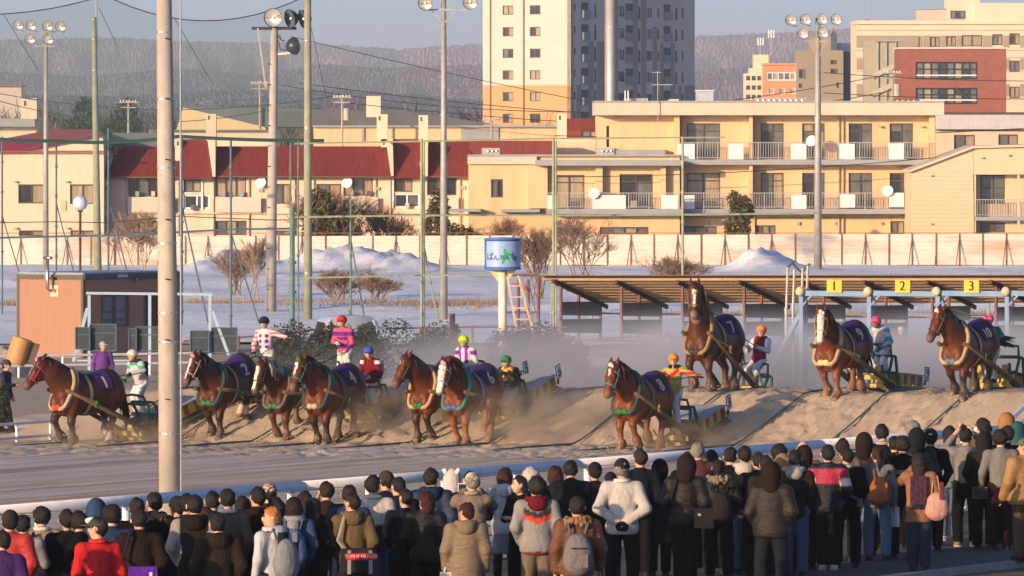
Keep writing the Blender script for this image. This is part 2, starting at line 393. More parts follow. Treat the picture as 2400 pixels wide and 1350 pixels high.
# ------------------------------------------------------------------ near white rail
WHITE = M('rail_white', (.74, .76, .80), .45, .08, 3, dirt=(.4, .38, .34), dirt_amt=.35, dirt_scale=2)
rl = empty('track_rail', (*xy_qp(0, 0), 1.15), label='thick white rail between the crowd and the sand track', cat='rail')
def relz(q, p, z): x, y = xy_qp(q, p); a, b = xy_qp(0, 0); return (x-a, y-b, z-1.15)
for i, p in enumerate(np.arange(-46, 58, 8.0)):
    MB().tube([relz(0, p+.012, 2.39), relz(0, p+7.988, 2.39)], .075, 12).build('rail_pipe', WHITE, rl, smooth=True)
    for z, r in ((1.95, .03), (1.62, .03), (1.36, .03)):
        MB().tube([relz(.1, p+.01, z), relz(.1, p+7.99, z)], r, 6).build('lower_bar', M('rail_blue_grey', (.28, .34, .40), .6), rl)
for p in np.arange(-45, 58, 2.15):
    MB().tube([relz(.0, p, 1.05), relz(0, p, 2.33)], .05, 8).build('post', WHITE, rl)
# broken end of a second rail at the right
r2 = empty('track_rail', (*xy_qp(5, 36), 1.0), label='slanted white end rail rising beside the ridge at far right', cat='rail')
def rel2(u, v, Y): p = PT(u, v, Y); o = r2.location; return (p.x-o.x, p.y-o.y, p.z-o.z)
MB().tube([rel2(2340, 1012, 146), rel2(2425, 930, 150)], .045, 8).build('upper_bar', WHITE, r2)
MB().tube([rel2(2365, 1016, 146), rel2(2425, 965, 149)], .04, 8).build('lower_bar', WHITE, r2)
MB().tube([rel2(2372, 1050, 146), rel2(2372, 985, 146)], .04, 8).build('post', WHITE, r2)
# far rails at the left
def rail_line(label, pts, zs, r, nposts, name='track_rail'):
    e = empty(name, tuple(pts[0]), label=label, cat='rail'); o = Vector(pts[0])
    a, b = Vector(pts[0]), Vector(pts[1])
    for z in zs: MB().tube([a-o+Vector((0, 0, z)), b-o+Vector((0, 0, z))], r, 8).build('rail_pipe', WHITE, e)
    for i in range(nposts+1):
        c = a.lerp(b, i/nposts)-o; MB().tube([c, c+Vector((0, 0, max(zs)))], r*.9, 8).build('post', WHITE, e)
    return e
g0 = ground(-40, 1042); g1 = ground(118, 1030)
rail_line('low white rail lying left of the number one horse', [g0, g1], [.1, .42], .035, 2)
g0 = PT(-60, 885, 222); g1 = PT(452, 880, 226)
rail_line('white far rail passing behind the purple jacket steward', [(g0.x, g0.y, .08), (g1.x, g1.y, .08)], [.34, .62], .04, 5)
# ------------------------------------------------------------------ panel fence across the back
FENCE_Y = 415.0
FM = M('fence_panel', (.62, .58, .50), .6, .1, .8, dirt=(.42, .20, .08), dirt_amt=.75, dirt_scale=.35, stretch=(.35, 1, 1.6))
RUST = M('rusty_steel', (.20, .085, .05), .8, .35, 6)
fe = empty('panel_fence', (0, FENCE_Y, 0), label='long pale metal panel fence with rusty posts behind the snow field', cat='fence')
du = 55.0
for i in range(46):
    u0 = -62+du*i+random.uniform(-1, 1); x0, x1 = XU(u0+1.5, FENCE_Y), XU(u0+du-1.0, FENCE_Y)
    z1 = ZV(555-8*(u0/2400), FENCE_Y); z0 = .03; n = 8
    vs, fs = [], []
    for j in range(n):
        a = z0+(z1-z0)*j/n; b = z0+(z1-z0)*(j+1)/n-.012
        k = len(vs)
        for z, y in ((a, -.012), (a+.02, -.03), (b-.02, -.03), (b, -.012)): vs += [(x0, y, z), (x1, y, z)]
        fs += [(k, k+1, k+3, k+2), (k+2, k+3, k+5, k+4), (k+4, k+5, k+7, k+6)]
        if j: fs.append((k-2, k-1, k+1, k))
    mesh_obj('panel', vs, fs, FM, fe)
    mb = MB().bb(x0-.055, x0-.005, -.09, -.04, -.05, z1+.05)
    mb.build('post', RUST, fe)
    if i % 2 == 0: MB().bar((x0-.03, -.08, z1*.85), (x0-.25, -.75, 0), .04).build('brace', RUST, fe)
for i in range(5): MB().bb(XU(-62+i*506, FENCE_Y), XU(-62+(i+1)*506-1, FENCE_Y), -.06, .02, z1-.005+.0015*i, z1+.035+.0015*i).build('top_rail', RUST, fe)
# ------------------------------------------------------------------ poles
CONC = M('pole_concrete', (.40, .36, .31), .85, .18, 2.5, .3, stretch=(1, 1, .5), dirt=(.2, .17, .15), dirt_amt=.45, dirt_scale=1.5)
STEEL = M('pole_steel', (.36, .35, .31), .55, .2, 2, metal=.25, dirt=(.2, .15, .1), dirt_amt=.5)
DARKM = M('dark_metal', (.035, .035, .04), .5, .2)
GREENP = M('green_pipe', (.09, .17, .14), .6, .25, 3)
BLUEG = M('blue_grey_paint', (.07, .13, .17), .6, .2, 3)
PBLUE = M('pale_blue_paint', (.32, .46, .58), .55, .15, 4, dirt=(.3, .2, .12), dirt_amt=.5, dirt_scale=4)
LAMPGLASS = M('lamp_reflector', (.85, .78, .62), .12, .06, 3, metal=.75, spec=.8)
def pole(label, u, vt, Y, wb, wt, zb=0.0, mat=None, name='pole', cat='pole', tilt=0.0, bands=()):
    x = XU(u, Y); e = empty(name, (x, Y, zb), label=label, cat=cat); zt_ = ZV(vt, Y)-zb
    r0, r1 = wb/2*Y/F, wt/2*Y/F; tp = tilt*Y/F
    MB().tube([(0, 0, -.2), (tp*.5, 0, zt_*.5), (tp, 0, zt_)], [r0, (r0+r1)/2, r1], 14).build('shaft', mat or CONC, e, smooth=True)
    for v in bands:
        z = ZV(v, Y)-zb; f = z/zt_
        MB().tube([(tp*f, 0, z-.012), (tp*f, 0, z+.012)], (r0+(r1-r0)*f)+.006, 14).build('band', M('band_steel', (.5, .48, .44), .35, metal=.7), e)
    return e, zt_, tp
# the big concrete pole in front
bp_, bz, _ = pole('thick pale concrete pole standing in front of horses one and two', 400, -40, 118.5, 54, 35, .9, tilt=-16, bands=(75, 232, 393, 570, 733, 801, 1016))
for v in (92, 232, 375, 515, 655, 797, 936): MB().bar((.0, -.15, ZV(v, 118.5)-.9), (-.07, -.2, ZV(v, 118.5)-.9+.01), .02).build('step_bolt', DARKM, bp_)
MB().box((0, 0, -.05), (.8, .8, .3)).build('footing', CONC, bp_)
MB().tube([(.165, -.1, 0), (.155, -.1, 9)], .014, 6).build('conduit', M('conduit_grey', (.3, .33, .36), .5), bp_)
def reflector(parent, c, d, r, name='lamp', mat=LAMPGLASS, depth=.9, back=None):
    R = Vector(d).normalized().to_track_quat('Z', 'Y').to_matrix()
    lb = MB().lathe([(.05*r, -depth*r), (.45*r, -depth*r*.95), (.75*r, -depth*r*.6), (.97*r, -.15*r), (1.0*r, 0), (1.03*r, .02)], 18, c, R).build(name, back or M('lamp_housing', (.16, .15, .13), .4, metal=.5), parent, smooth=True)
    MB().lathe([(0, -.34*r), (.4*r, -.28*r), (.7*r, -.2*r), (.96*r, -.03*r)], 18, c, R).build('reflector', mat, lb, smooth=True)
    MB().ball(Vector(c)+R @ Vector((0, 0, -.12*r)), .17*r, 8, 5).build('bulb', M('bulb_glass', (.8, .75, .65), .15), lb, smooth=True)
    return lb
def lamp_pole(label, u, vt, Y, w, lamps, bars, wt=None, zb=0.0, r_px=12.5, tilt=0):
    e, H, tp = pole(label, u, vt, Y, w, wt or w*.6, zb, STEEL, 'lamp_pole', 'lamp pole', tilt)
    k = Y/F
    for (u0, u1, v) in bars: MB().bb((u0-u)*k, (u1-u)*k, -.12, -.06, ZV(v, Y)-zb-.03, ZV(v, Y)-zb+.03).build('crossbar', STEEL, e)
    for (lu, lv) in lamps: reflector(e, ((lu-u)*k, -.4, ZV(lv, Y)-zb), (-.1+.05*random.uniform(-1, 1), -1, -.22), r_px*k)
    return e
e = lamp_pole('steel lamp pole at left with six round floodlights', 107, 62, 372, 15, [(44, 59), (74, 60), (113, 61), (143, 62), (72, 91), (114, 92)], [(36, 152, 75), (80, 130, 108)], tilt=1)
e = lamp_pole('steel lamp pole at right with six round floodlights above the gates', 1917, 42, 400, 19, [(1853, 47), (1887, 46), (1926, 45), (1959, 46), (1881, 79), (1928, 77)], [(1845, 1966, 61), (1885, 1942, 97)], wt=12, r_px=13)
k = 400/F
for du_ in (-17, 17): MB().bar((du_*k, -.08, ZV(98, 400)), (0, -.08, ZV(142, 400)), .05).build('brace', STEEL, e)
e = lamp_pole('tall steel lamp pole with two floodlights at the top edge', 1040, -30, 292, 19, [(997, 8), (1102, 6)], [(985, 1098, 23)], wt=11, r_px=17, tilt=0)
k = 292/F
for du_ in (-27, 27): MB().bar((du_*k, -.08, ZV(27, 292)), (0, -.08, ZV(55, 292)), .05).build('brace', STEEL, e)
for i, v in enumerate(range(60, 240, 30)): MB().bar((0, 0, ZV(v, 292)), ((14 if i % 2 else -14)*k, 0, ZV(v, 292)), .03).build('step_bolt', STEEL, e)
# floodlight pole with the four big lamps
fp, H, tp = pole('concrete pole carrying three big floodlights and one lower lamp', 634, 66, 308, 27, 17, .0, CONC, 'lamp_pole', 'lamp pole', tilt=9)
k = 308/F
MB().bb((590-634)*k, (695-634)*k, -.12, .02, ZV(66.5, 308)-.06, ZV(66.5, 308)+.06).build('crossbar', DARKM, fp)
BLAMP = M('lamp_back_dark', (.05, .06, .075), .35, .2, 4, metal=.4)
reflector(fp, ((641-634)*k, -.35, ZV(42, 308)), (-.25, -1, -.1), 22*k, back=BLAMP, mat=LAMPGLASS)
reflector(fp, ((680-634)*k, -.25, ZV(44, 308)), (-.9, -.6, -.2), 22*k, back=BLAMP, mat=M('lamp_grey', (.14, .2, .25), .3, metal=.5))
reflector(fp, ((710-634)*k, -.25, ZV(45, 308)), (-1, -.45, -.25), 22*k, back=BLAMP, mat=_mats['lamp_grey'])
reflector(fp, ((690-634)*k, -.35, ZV(108, 308)), (.75, .6, .1), 21*k, back=BLAMP)
MB().bar(((648-634)*k, 0, ZV(127, 308)), ((682-634)*k, -.2, ZV(124, 308)), .08).build('lamp_arm', STEEL, fp)
MB().bar(((604-634)*k, -.1, ZV(66, 308)), ((623-634)*k, -.1, ZV(205, 308)), .07).build('brace', STEEL, fp)
for (a, b) in (((650, 78), (658, 92)), ((655, 82), (668, 96)), ((653, 95), (672, 118))): MB().tube([((a[0]-634)*k, -.1, ZV(a[1], 308)), ((a[0]-630)*k, -.14, ZV(b[1]-2, 308)), ((b[0]-634)*k, -.1, ZV(b[1], 308))], .02, 4).build('cable', DARKM, fp)
for v in range(150, 730, 48): MB().bar((.0, -.15, ZV(v, 308)), (-.1, -.26, ZV(v, 308)), .035).build('step_bolt', DARKM, fp)
# other utility poles
pole('greenish concrete utility pole left of the thick pole', 230, 40, 345, 20, 11, 0, M('pole_mossy', (.27, .28, .19), .9, .2, 2), 'utility_pole', 'utility pole', tilt=-10, bands=(45, 92, 165))
e, _, _ = pole('thin grey pole clamped to the top of the greenish utility pole', 226, -30, 346.5, 5, 4, ZV(105, 346.5), STEEL, 'net_mast', 'mast')
pole('mossy concrete pole right of the floodlight pole', 722, -30, 292, 20, 16, 0, M('pole_mossy', ()), 'utility_pole', 'utility pole', bands=(95, 300, 640), tilt=-1)
pole('grey steel chimney stack behind the flat roofed apartments', 1431, -40, 640, 23, 21, 0, M('stack_steel', (.5, .47, .42), .45, .1, 1, metal=.3), 'chimney_stack', 'chimney', bands=(62,))
pole('slim stay pole next to the steel chimney stack', 1419, -40, 638, 3, 3, 0, STEEL, 'stay_pole', 'pole')
for lab, u, vt, Y in (('thin wooden pole with crossarms above the terrace roofs', 802, 222, 470), ('short service pole behind the evergreen trees', 301, 234, 520), ('thin pole behind the yellow gabled warehouse', 609, 190, 560), ('slim pole over the brick block with wires', 2092, 165, 470), ('slender pole in front of the tan tower base', 1152, 275, 465)):
    e, H, _ = pole(lab, u, vt, Y, 6, 5, 0, CONC, 'utility_pole', 'utility pole')
    k = Y/F
    for dv, w in ((6, 22), (18, 18)): MB().bb(-w*k, w*k, -.1, -.03, ZV(vt+dv, Y)-.04, ZV(vt+dv, Y)+.04).build('crossarm', STEEL, e)
    for i in range(6): MB().tube([((-18+7*i)*k, -.07, ZV(vt+5, Y)), ((-18+7*i)*k, -.07, ZV(vt+1, Y))], .05, 6).build('insulator', M('porcelain', (.7, .68, .62), .3), e)
    if u in (802, 2092): MB().tube([(.28, -.1, ZV(vt+60, Y)), (.28, -.1, ZV(vt+32, Y))], .2, 10).build('transformer', M('transformer_grey', (.42, .4, .36), .5), e)
# netting masts with stays, pipes and cables
def mast(label, u, vt, vb, Y, w, stay=None, mat=GREENP, twin=0):
    e = empty('net_mast', (XU(u, Y), Y, 0), label=label, cat='mast'); k = Y/F; zb = ZV(vb, Y)
    MB().tube([(0, 0, -.1), (0, 0, ZV(vt, Y))], w/2*k, 8).build('shaft', mat, e)
    if twin: MB().tube([(twin*k, 0, -.1), (twin*k, 0, ZV(vt+8, Y))], w*.4*k, 8).build('side_pipe', mat, e)
    for v in range(vt+60, vb-20, 70): MB().tube([(0, 0, ZV(v, Y)-.05), (0, 0, ZV(v, Y)+.05)], w*.8*k, 8).build('clamp', mat, e)
    if stay:
        du_, v0, v1 = stay; MB().tube([(0, 0, ZV(v0, Y)), (du_*k, du_*k*.4, max(ZV(v1, Y), 0))], w*.32*k, 6).build('stay', mat, e)
    return e
for a in (('blue grey net mast at the far left edge', 5, 320, 640, 300, 4.5, (42, 505, 650), BLUEG), ('slim net mast left of the globe lamp', 132, 330, 640, 300, 4.5, (40, 475, 640), BLUEG),
          ('slim net mast behind the hut roof', 254, 300, 640, 300, 5, (45, 465, 645), BLUEG), ('slim net mast just right of the thick concrete pole', 426, 320, 790, 286, 6, (62, 480, 770), BLUEG),
          ('slim net mast between the two gate ends', 541, 330, 790, 280, 5.5, (66, 545, 760), BLUEG), ('dark green stout net post with pipe arms', 685, 485, 790, 276, 12, None, GREENP),
          ('thin net pipe beside the stout green post', 699, 330, 720, 277, 4, None, GREENP), ('thin net pipe beside the mossy pole', 681, 335, 730, 277, 4, None, GREENP), ('pale green net mast above the pink jockey', 822, 470, 790, 285, 5, (32, 560, 745), GREENP),
          ('pale green twin net mast left of the tall lamp pole', 988, 325, 775, 282, 6, (40, 545, 760), M('pale_green_pipe', (.27, .31, .20), .6, .2, 3), 6), ('pale green twin net mast right of the blue drum', 1297, 322, 775, 282, 6, (-6, 545, 760), M('pale_green_pipe', ()), 6),
          ('pale green net mast in front of the apartment balconies', 1600, 320, 655, 282, 6, None, M('pale_green_pipe', ()))): mast(*a)
def cable(label, pts, Y, r, mat=DARKM, name='cable', cat='cable', n=5):
    P = [PT(u, v, Y) for u, v in pts]
    out = []
    for i in range(len(P)-1):
        for j in range(8): out.append(P[i].lerp(P[i+1], j/8))
    out.append(P[-1])
    return tag(MB().tube(out, r, n).build(name, mat), label, cat)
def sag(a, b, s, n=10): return [(a[0]+(b[0]-a[0])*i/n, a[1]+(b[1]-a[1])*i/n+4*s*(i/n)*(1-i/n)) for i in range(n+1)]
cable('thick rolled green net hanging level across the left', sag((-20, 325), (130, 331), 2, 4)+sag((130, 331), (420, 320), 8, 8)[1:]+sag((420, 320), (760, 330), 3, 8)[1:], 299, .075, M('net_green', (.02, .07, .06), .9), 'rolled_net', 'net')
cable('pale pipe at roof level across the middle of the net frame', [(690, 337), (1300, 325), (1700, 322)], 284, .035, M('pale_green_pipe', ()), 'frame_pipe', 'pipe')
cable('pale frame pipe at balcony level across the middle', [(680, 509), (990, 505), (1300, 505), (1650, 503), (1915, 500)], 284.5, .04, M('pale_green_pipe', ()), 'frame_pipe', 'pipe')
cable('lower frame pipe above the snow behind the jockeys', [(685, 652), (1010, 645), (1300, 643)], 281, .035, M('pale_green_pipe', ()), 'frame_pipe', 'pipe')
cable('blue grey frame pipe running left of the thick pole', [(-20, 558), (250, 552), (426, 544), (541, 538), (684, 536)], 299.5, .045, BLUEG, 'frame_pipe', 'pipe')
cable('thin black cable above the pipe at left', [(-20, 522), (130, 520), (254, 522), (420, 507), (640, 516), (700, 515)], 298, .02)
for i, (lab, a, b, s_, Y) in enumerate((('sagging net top cable at the upper left corner', (-40, 34), (225, -5), 10, 330), ('long sagging net top cable between the tall poles', (225, -22), (722, -12), 66, 329),
        ('power line crossing the hills towards the chimney stack', (680, 85), (1440, 250), 6, 520), ('power line in front of the tower base', (650, 198), (1450, 262), 20, 500), ('power line dipping over the terrace roofs', (-20, 216), (800, 222), 38, 480),
        ('lower power line crossing the flat roofs', (800, 240), (2420, 300), 30, 470), ('long power line across the balconies', (700, 195), (2420, 288), 36, 460), ('power line in front of the brick block', (1930, 170), (2420, 190), 5, 468),
        ('lower power line in front of the brick block', (1930, 218), (2420, 232), 4, 467), ('power line rising to the brick block pole', (1400, 262), (2092, 172), 14, 466), ('second power line rising to the brick block pole', (1700, 262), (2092, 212), 8, 466.5),
        ('power line over the red terrace roofs at left', (-20, 232), (640, 256), 42, 455), ('thin service wire sagging across the top floor', (1300, 318), (2420, 300), 12, 430), ('thin service wire crossing the lower balconies', (1300, 415), (2420, 345), 16, 425))):
    cable(lab, sag(a, b, s_, 12), Y, .026)
# fine netting hung from the top cables
nm_ = bpy.data.materials.new('fine_netting'); nm_.use_nodes = True; N_ = nm_.node_tree.nodes; pb_ = N_['Principled BSDF']; pb_.inputs['Base Color'].default_value = (.05, .13, .12, 1); pb_.inputs['Alpha'].default_value = .22; pb_.inputs['Roughness'].default_value = .9
for lab, pts in (('faint green net hanging below the left top cable', sag((-40, 34), (225, -5), 10, 8)), ('faint green net hanging below the long sagging cable', sag((225, -22), (722, -12), 66, 14))):
    vs = []
    for u, v in pts: vs += [tuple(PT(u, v, 329.5)), tuple(PT(u, 330, 329.5))]
    tag(mesh_obj('net_screen', vs, [(2*i, 2*i+2, 2*i+3, 2*i+1) for i in range(len(pts)-1)], nm_), lab, 'net')
# thin net stays on the sky
for i, (a, b) in enumerate((((8, 34), (90, 165)), ((232, 18), (275, 110)), ((410, 45), (500, 200)), ((728, 60), (765, 230)))):
    cable(['thin net stay at the upper left', 'thin net stay right of the utility pole', 'thin net stay right of the thick pole', 'thin net stay right of the mossy pole'][i], [a, b], 331, .016)
# ------------------------------------------------------------------ buildings
CREAM = M('wall_cream', (.74, .485, .275), .85, .08, .5, dirt=(.46, .31, .18), dirt_amt=.45, dirt_scale=.8, stretch=(1, 1, .22))
CREAM2 = M('wall_pale_cream', (.74, .57, .43), .85, .08, .5, dirt=(.45, .35, .26), dirt_amt=.45, dirt_scale=.8, stretch=(1, 1, .22))
SLABG = M('slab_grey', (.30, .32, .34), .8, .1, 1)
REDR = M('roof_red', (.185, .033, .028), .6, .2, 1.5, stretch=(6, 1, .3), dirt=(.11, .035, .03), dirt_amt=.7, dirt_scale=.5)
GREYR = M('roof_grey', (.12, .14, .16), .6, .15, .3)
FRAME = M('window_frame', (.10, .075, .055), .5, .1)
PANES = [M('pane_dark', (.03, .035, .04), .08, .5, .8, spec=.6), M('pane_curtain', (.34, .27, .17), .25, .35, 2.2, spec=.5, stretch=(4, 1, .2), coat=.6), M('pane_grey', (.12, .12, .11), .12, .4, 1.2, spec=.6, coat=.5), M('pane_blue', (.14, .18, .22), .12, .3, 1, spec=.6, coat=.5)]
METALP = M('railing_metal', (.36, .36, .37), .5, .1, 3)
PANELW = M('balcony_panel_white', (.70, .70, .72), .6, .06, 2)
class Bld:
    """a building whose front plane stands at depth Y; rectangles are given as seen on that plane"""
    def __init__(s, name, label, Y, u_ref, cat='building', rz=0.0, su=1.0):
        s.Y = Y; s.ur = u_ref; s.k = Y/F; s.su = su
        s.root = empty(name, (XU(u_ref, Y), Y, 0), rz, label, cat)
    def x(s, u): return (u-s.ur)*s.k*s.su
    def z(s, v): return max(ZV(v, s.Y), -.3)
    def box(s, part, u0, u1, v0, v1, y0, y1, mat):
        return MB().bb(s.x(u0), s.x(u1), y0, y1, s.z(v1), s.z(v0)).build(part, mat, s.root)
    def wall(s, u0, u1, v0, v1, mat, holes=(), y=0.0, depth=8.0, rev=.16, part='wall'):
        x0, x1, z0, z1 = s.x(u0), s.x(u1), s.z(v1), s.z(v0)
        H = [(s.x(a), s.x(b), s.z(d), s.z(c)) for a, b, c, d in holes]
        H = [(max(a, x0+.01), min(b, x1-.01), max(c, z0+.01), min(d, z1-.01)) for a, b, c, d in H]
        H = [h for h in H if h[1] > h[0]+.05 and h[3] > h[2]+.05]
        xs = sorted({x0, x1, *[h[0] for h in H], *[h[1] for h in H]}); zs = sorted({z0, z1, *[h[2] for h in H], *[h[3] for h in H]})
        vs, fs = [], []
        def quad(a, b, c, d): n = len(vs); vs.extend((a, b, c, d)); fs.append((n, n+1, n+2, n+3))
        for i in range(len(xs)-1):
            for j in range(len(zs)-1):
                cx, cz = (xs[i]+xs[i+1])/2, (zs[j]+zs[j+1])/2
                if any(h[0] < cx < h[1] and h[2] < cz < h[3] for h in H): continue
                quad((xs[i], y, zs[j]), (xs[i+1], y, zs[j]), (xs[i+1], y, zs[j+1]), (xs[i], y, zs[j+1]))
        for a, b, c, d in H:
            quad((a, y, c), (b, y, c), (b, y+rev, c), (a, y+rev, c)); quad((a, y, d), (a, y+rev, d), (b, y+rev, d), (b, y, d))
            quad((a, y, c), (a, y+rev, c), (a, y+rev, d), (a, y, d)); quad((b, y, c), (b, y, d), (b, y+rev, d), (b, y+rev, c))
        D = y+depth
        quad((x0, y, z0), (x0, y, z1), (x0, D, z1), (x0, D, z0)); quad((x1, y, z0), (x1, D, z0), (x1, D, z1), (x1, y, z1))
        quad((x0, y, z1), (x1, y, z1), (x1, D, z1), (x0, D, z1)); quad((x0, D, z0), (x0, D, z1), (x1, D, z1), (x1, D, z0))
        return mesh_obj(part, vs, fs, mat, s.root)
    def window(s, u0, u1, v0, v1, y=0.0, rev=.16, panes=(1, 2), split=2, transom=0.0, fw=.07, part='window', fmat=None):
        x0, x1, z0, z1 = s.x(u0), s.x(u1), s.z(v1), s.z(v0); ya, yb = y+rev-.09, y+rev-.03
        mb = MB(); fw = min(fw, (x1-x0)*.12)
        mb.bb(x0, x1, ya, yb, z0, z0+fw).bb(x0, x1, ya, yb, z1-fw, z1).bb(x0, x0+fw, ya, yb, z0+fw, z1-fw).bb(x1-fw, x1, ya, yb, z0+fw, z1-fw)
        for i in range(1, split):
            c = x0+(x1-x0)*i/split; mb.bb(c-fw*.45, c+fw*.45, ya, yb, z0+fw, z1-fw)
        if transom: zz = z1-(z1-z0)*transom; mb.bb(x0+fw, x1-fw, ya-.004, yb-.004, zz-fw*.4, zz+fw*.4)
        f = mb.build(part, fmat or FRAME, s.root)
        for i in range(split):
            a, b = x0+(x1-x0)*i/split, x0+(x1-x0)*(i+1)/split; yy = y+rev-.02+.006*i
            if transom:
                MB().add([(a, yy, z0), (b, yy, z0), (b, yy, zz), (a, yy, zz)], [(0, 1, 2, 3)]).build('pane', PANES[panes[i % len(panes)]], f)
                MB().add([(a, yy, zz), (b, yy, zz), (b, yy, z1), (a, yy, z1)], [(0, 1, 2, 3)]).build('pane', PANES[panes[(i+1) % len(panes)] if random.random() < .4 else panes[i % len(panes)]], f)
            else: MB().add([(a, yy, z0), (b, yy, z0), (b, yy, z1), (a, yy, z1)], [(0, 1, 2, 3)]).build('pane', PANES[panes[i % len(panes)]], f)
        return f
    def poly(s, part, pts, y, depth, mat):
        return MB().prism([(s.x(u), y, s.z(v)) for u, v in pts], (0, depth, 0)).build(part, mat, s.root)
    def railing(s, u0, u1, v0, v1, y, gap=.14, skip=()):
        x0, x1, z0, z1 = s.x(u0), s.x(u1), s.z(v1), s.z(v0); mb = MB()
        mb.bb(x0, x1, y-.025, y+.025, z1-.04, z1).bb(x0, x1, y-.02, y+.02, z0+.08, z0+.12)
        n = max(2, int((x1-x0)/gap))
        for i in range(n+1):
            c = x0+(x1-x0)*i/n; w = .03 if i % 8 == 0 else .014
            mb.bb(c-w, c+w, y-.012, y+.012, z0+(0 if i % 8 == 0 else .12), z1-.04)
        return mb.build('railing', METALP, s.root)
    def dish(s, u, v, y, r=.32):
        d = MB().lathe([(.02*r, -.25*r), (.5*r, -.16*r), (r, .05*r), (r*.97, .09*r), (.5*r, -.1*r), (.02*r, -.2*r)], 14, (s.x(u), y, s.z(v)), Vector((-.35, -1, .35)).normalized().to_track_quat('Z', 'Y').to_matrix())
        d.bar((s.x(u), y, s.z(v)), (s.x(u)+.1, y+.5, s.z(v)-.3), .04); return d.build('satellite_dish', M('dish_white', (.75, .75, .73), .5, .05), s.root, smooth=True)
rp = lambda: tuple(random.choice([(1, 1), (1, 2), (2, 1), (0, 1), (2, 2), (0, 2)]))
# --- flat roofed yellow apartments, right of centre
A = Bld('apartment_building', 'three storey yellow apartment block with long balconies and flat roof', 428, 1600)
D3 = [(1610, 1688), (1783, 1837), (1880, 1933), (1989, 2044), (2085, 2140)]
main_h = [(a, b, 289, 373) for a, b in D3]+[(a, b, 405, 489) for a, b in D3]+[(1604, 1680, 530, 549), (1770, 1818, 528, 549), (2087, 2134, 518, 549), (1875, 1890, 610, 611), (1421, 1428, 295, 345)]
A.wall(1400, 2192, 268, 625, CREAM, main_h, depth=11)
for a, b in D3:
    A.window(a, b, 289, 373, panes=rp(), transom=.22); A.window(a, b, 405, 489, panes=rp(), transom=.22)
for a, b, c, d in ((1604, 1680, 530, 549), (1770, 1818, 528, 549), (2087, 2134, 518, 549)): A.window(a, b, c, d, panes=(2, 1, 3), split=3)
A.window(1421, 1428, 295, 345, panes=(0,), split=1)
A.box('roof_slab', 1393, 2209, 241, 270, -1.5, 11.4, M('roof_edge_cream', (.60, .50, .38), .8, .08, .6))
A.box('roof_cap', 1392, 2210, 236.5, 241, -1.55, 11.5, SLABG)
for v0, v1, ul in ((374, 386, 1585), (489, 501, 1599)): A.box('balcony_slab', ul, 2193, v0, v1, -1.25, -.01, SLABG)
A.box('ledge', 1590, 2190, 508, 511, -.12, -.005, SLABG)
for u in (1597, 1767, 1965, 1975): A.box('downpipe', u-2, u+2, 270, 600, -.14, -.02, M('pipe_cream', (.5, .42, .3), .6))
for u0, u1 in ((1579, 1592), (1755, 1763), (2176, 2189)): A.box('pilaster', u0, u1, 270.5, 373.5, -.9, -.012, CREAM); A.box('pilaster', u0, u1, 386.5, 488.5, -.9, -.012, CREAM)
A.railing(1586, 2190, 333, 374, -1.2); A.railing(1601, 2190, 451, 489, -1.2)
for u0, u1, v0, v1 in ((1586, 1627, 337, 373), (1706, 1741, 337, 373), (1852, 1888, 337, 373), (1966, 2001, 337, 373), (2080, 2116, 336, 373), (1602, 1627, 457, 489), (1853, 1888, 457, 489), (1967, 2002, 455, 486), (2081, 2116, 452, 484)):
    A.box('balcony_panel', u0, u1, v0, v1, -1.26, -1.225, PANELW)
for u0, v0 in ((1713, 352), (1948, 468), (2104, 352)): A.box('air_conditioner', u0, u0+16, v0, v0+17, -1.1, -.8, M('appliance_beige', (.5, .47, .4), .6))
for u, v in ((1900, 330), (2078, 447)): A.dish(u, v, -1.3)
for u in (1655, 1745, 1868, 1955, 2062, 2158): A.box('wall_vent', u, u+6, 520, 527, -.15, -.01, METALP)
for u, v in ((2063, 292), (2160, 292), (1640, 268), (1756, 268), (2012, 268)): A.box('wall_lamp', u-3, u+4, v+3, v+7, -.25, -.01, METALP)
W2 = [(1297, 1370, 410, 489), (1452, 1530, 408, 489), (1151, 1179, 420, 463), (1305, 1358, 534, 549), (1406, 1520, 532, 549)]
AW = Bld('apartment_building', 'lower two storey yellow wing joined left of the balcony apartments', 426.5, 1300)
AW.wall(1098, 1593, 366, 625, CREAM, W2, depth=9)
for w in W2[:2]: AW.window(*w, panes=rp(), transom=.22)
AW.window(*W2[2], panes=(2, 0)); AW.window(*W2[3], panes=(3, 2, 1), split=3); AW.window(*W2[4], panes=(2, 3, 1), split=4)
AW.box('parapet', 1096, 1258, 366, 385, -.25, -.01, M('roof_edge_cream', ())); AW.box('roof_slab', 1254, 1600, 375, 388, -1.2, -.012, SLABG); AW.box('roof_cap', 1096, 1594, 362, 366.5, -.3, 9.2, SLABG)
AW.box('balcony_slab', 1280, 1598, 489, 501, -1.25, -.014, SLABG); AW.railing(1283, 1597, 451, 489, -1.2); AW.dish(1392, 453, -1.3)
for u0, u1 in ((1283, 1306), (1388, 1466), (1548, 1588)): AW.box('balcony_panel', u0, u1, 457, 489, -1.26, -1.225, PANELW)
AW.box('air_conditioner', 1476, 1492, 470, 487, -1.1, -.8, M('appliance_beige', ()))
AW.box('upper_block', 1412, 1560, 351, 362, .7, 1.47, SLABG)
for u0, u1 in ((1238, 1283), (1395, 1412), (1548, 1560)): AW.box('pilaster', u0, u1, 389, 488, -.5, -.012, CREAM)
AW.box('canopy', 1173, 1265, 490, 497, -.9, -.01, SLABG); AW.box('canopy', 1050, 1127, 489, 496, -.9, -.01, SLABG)
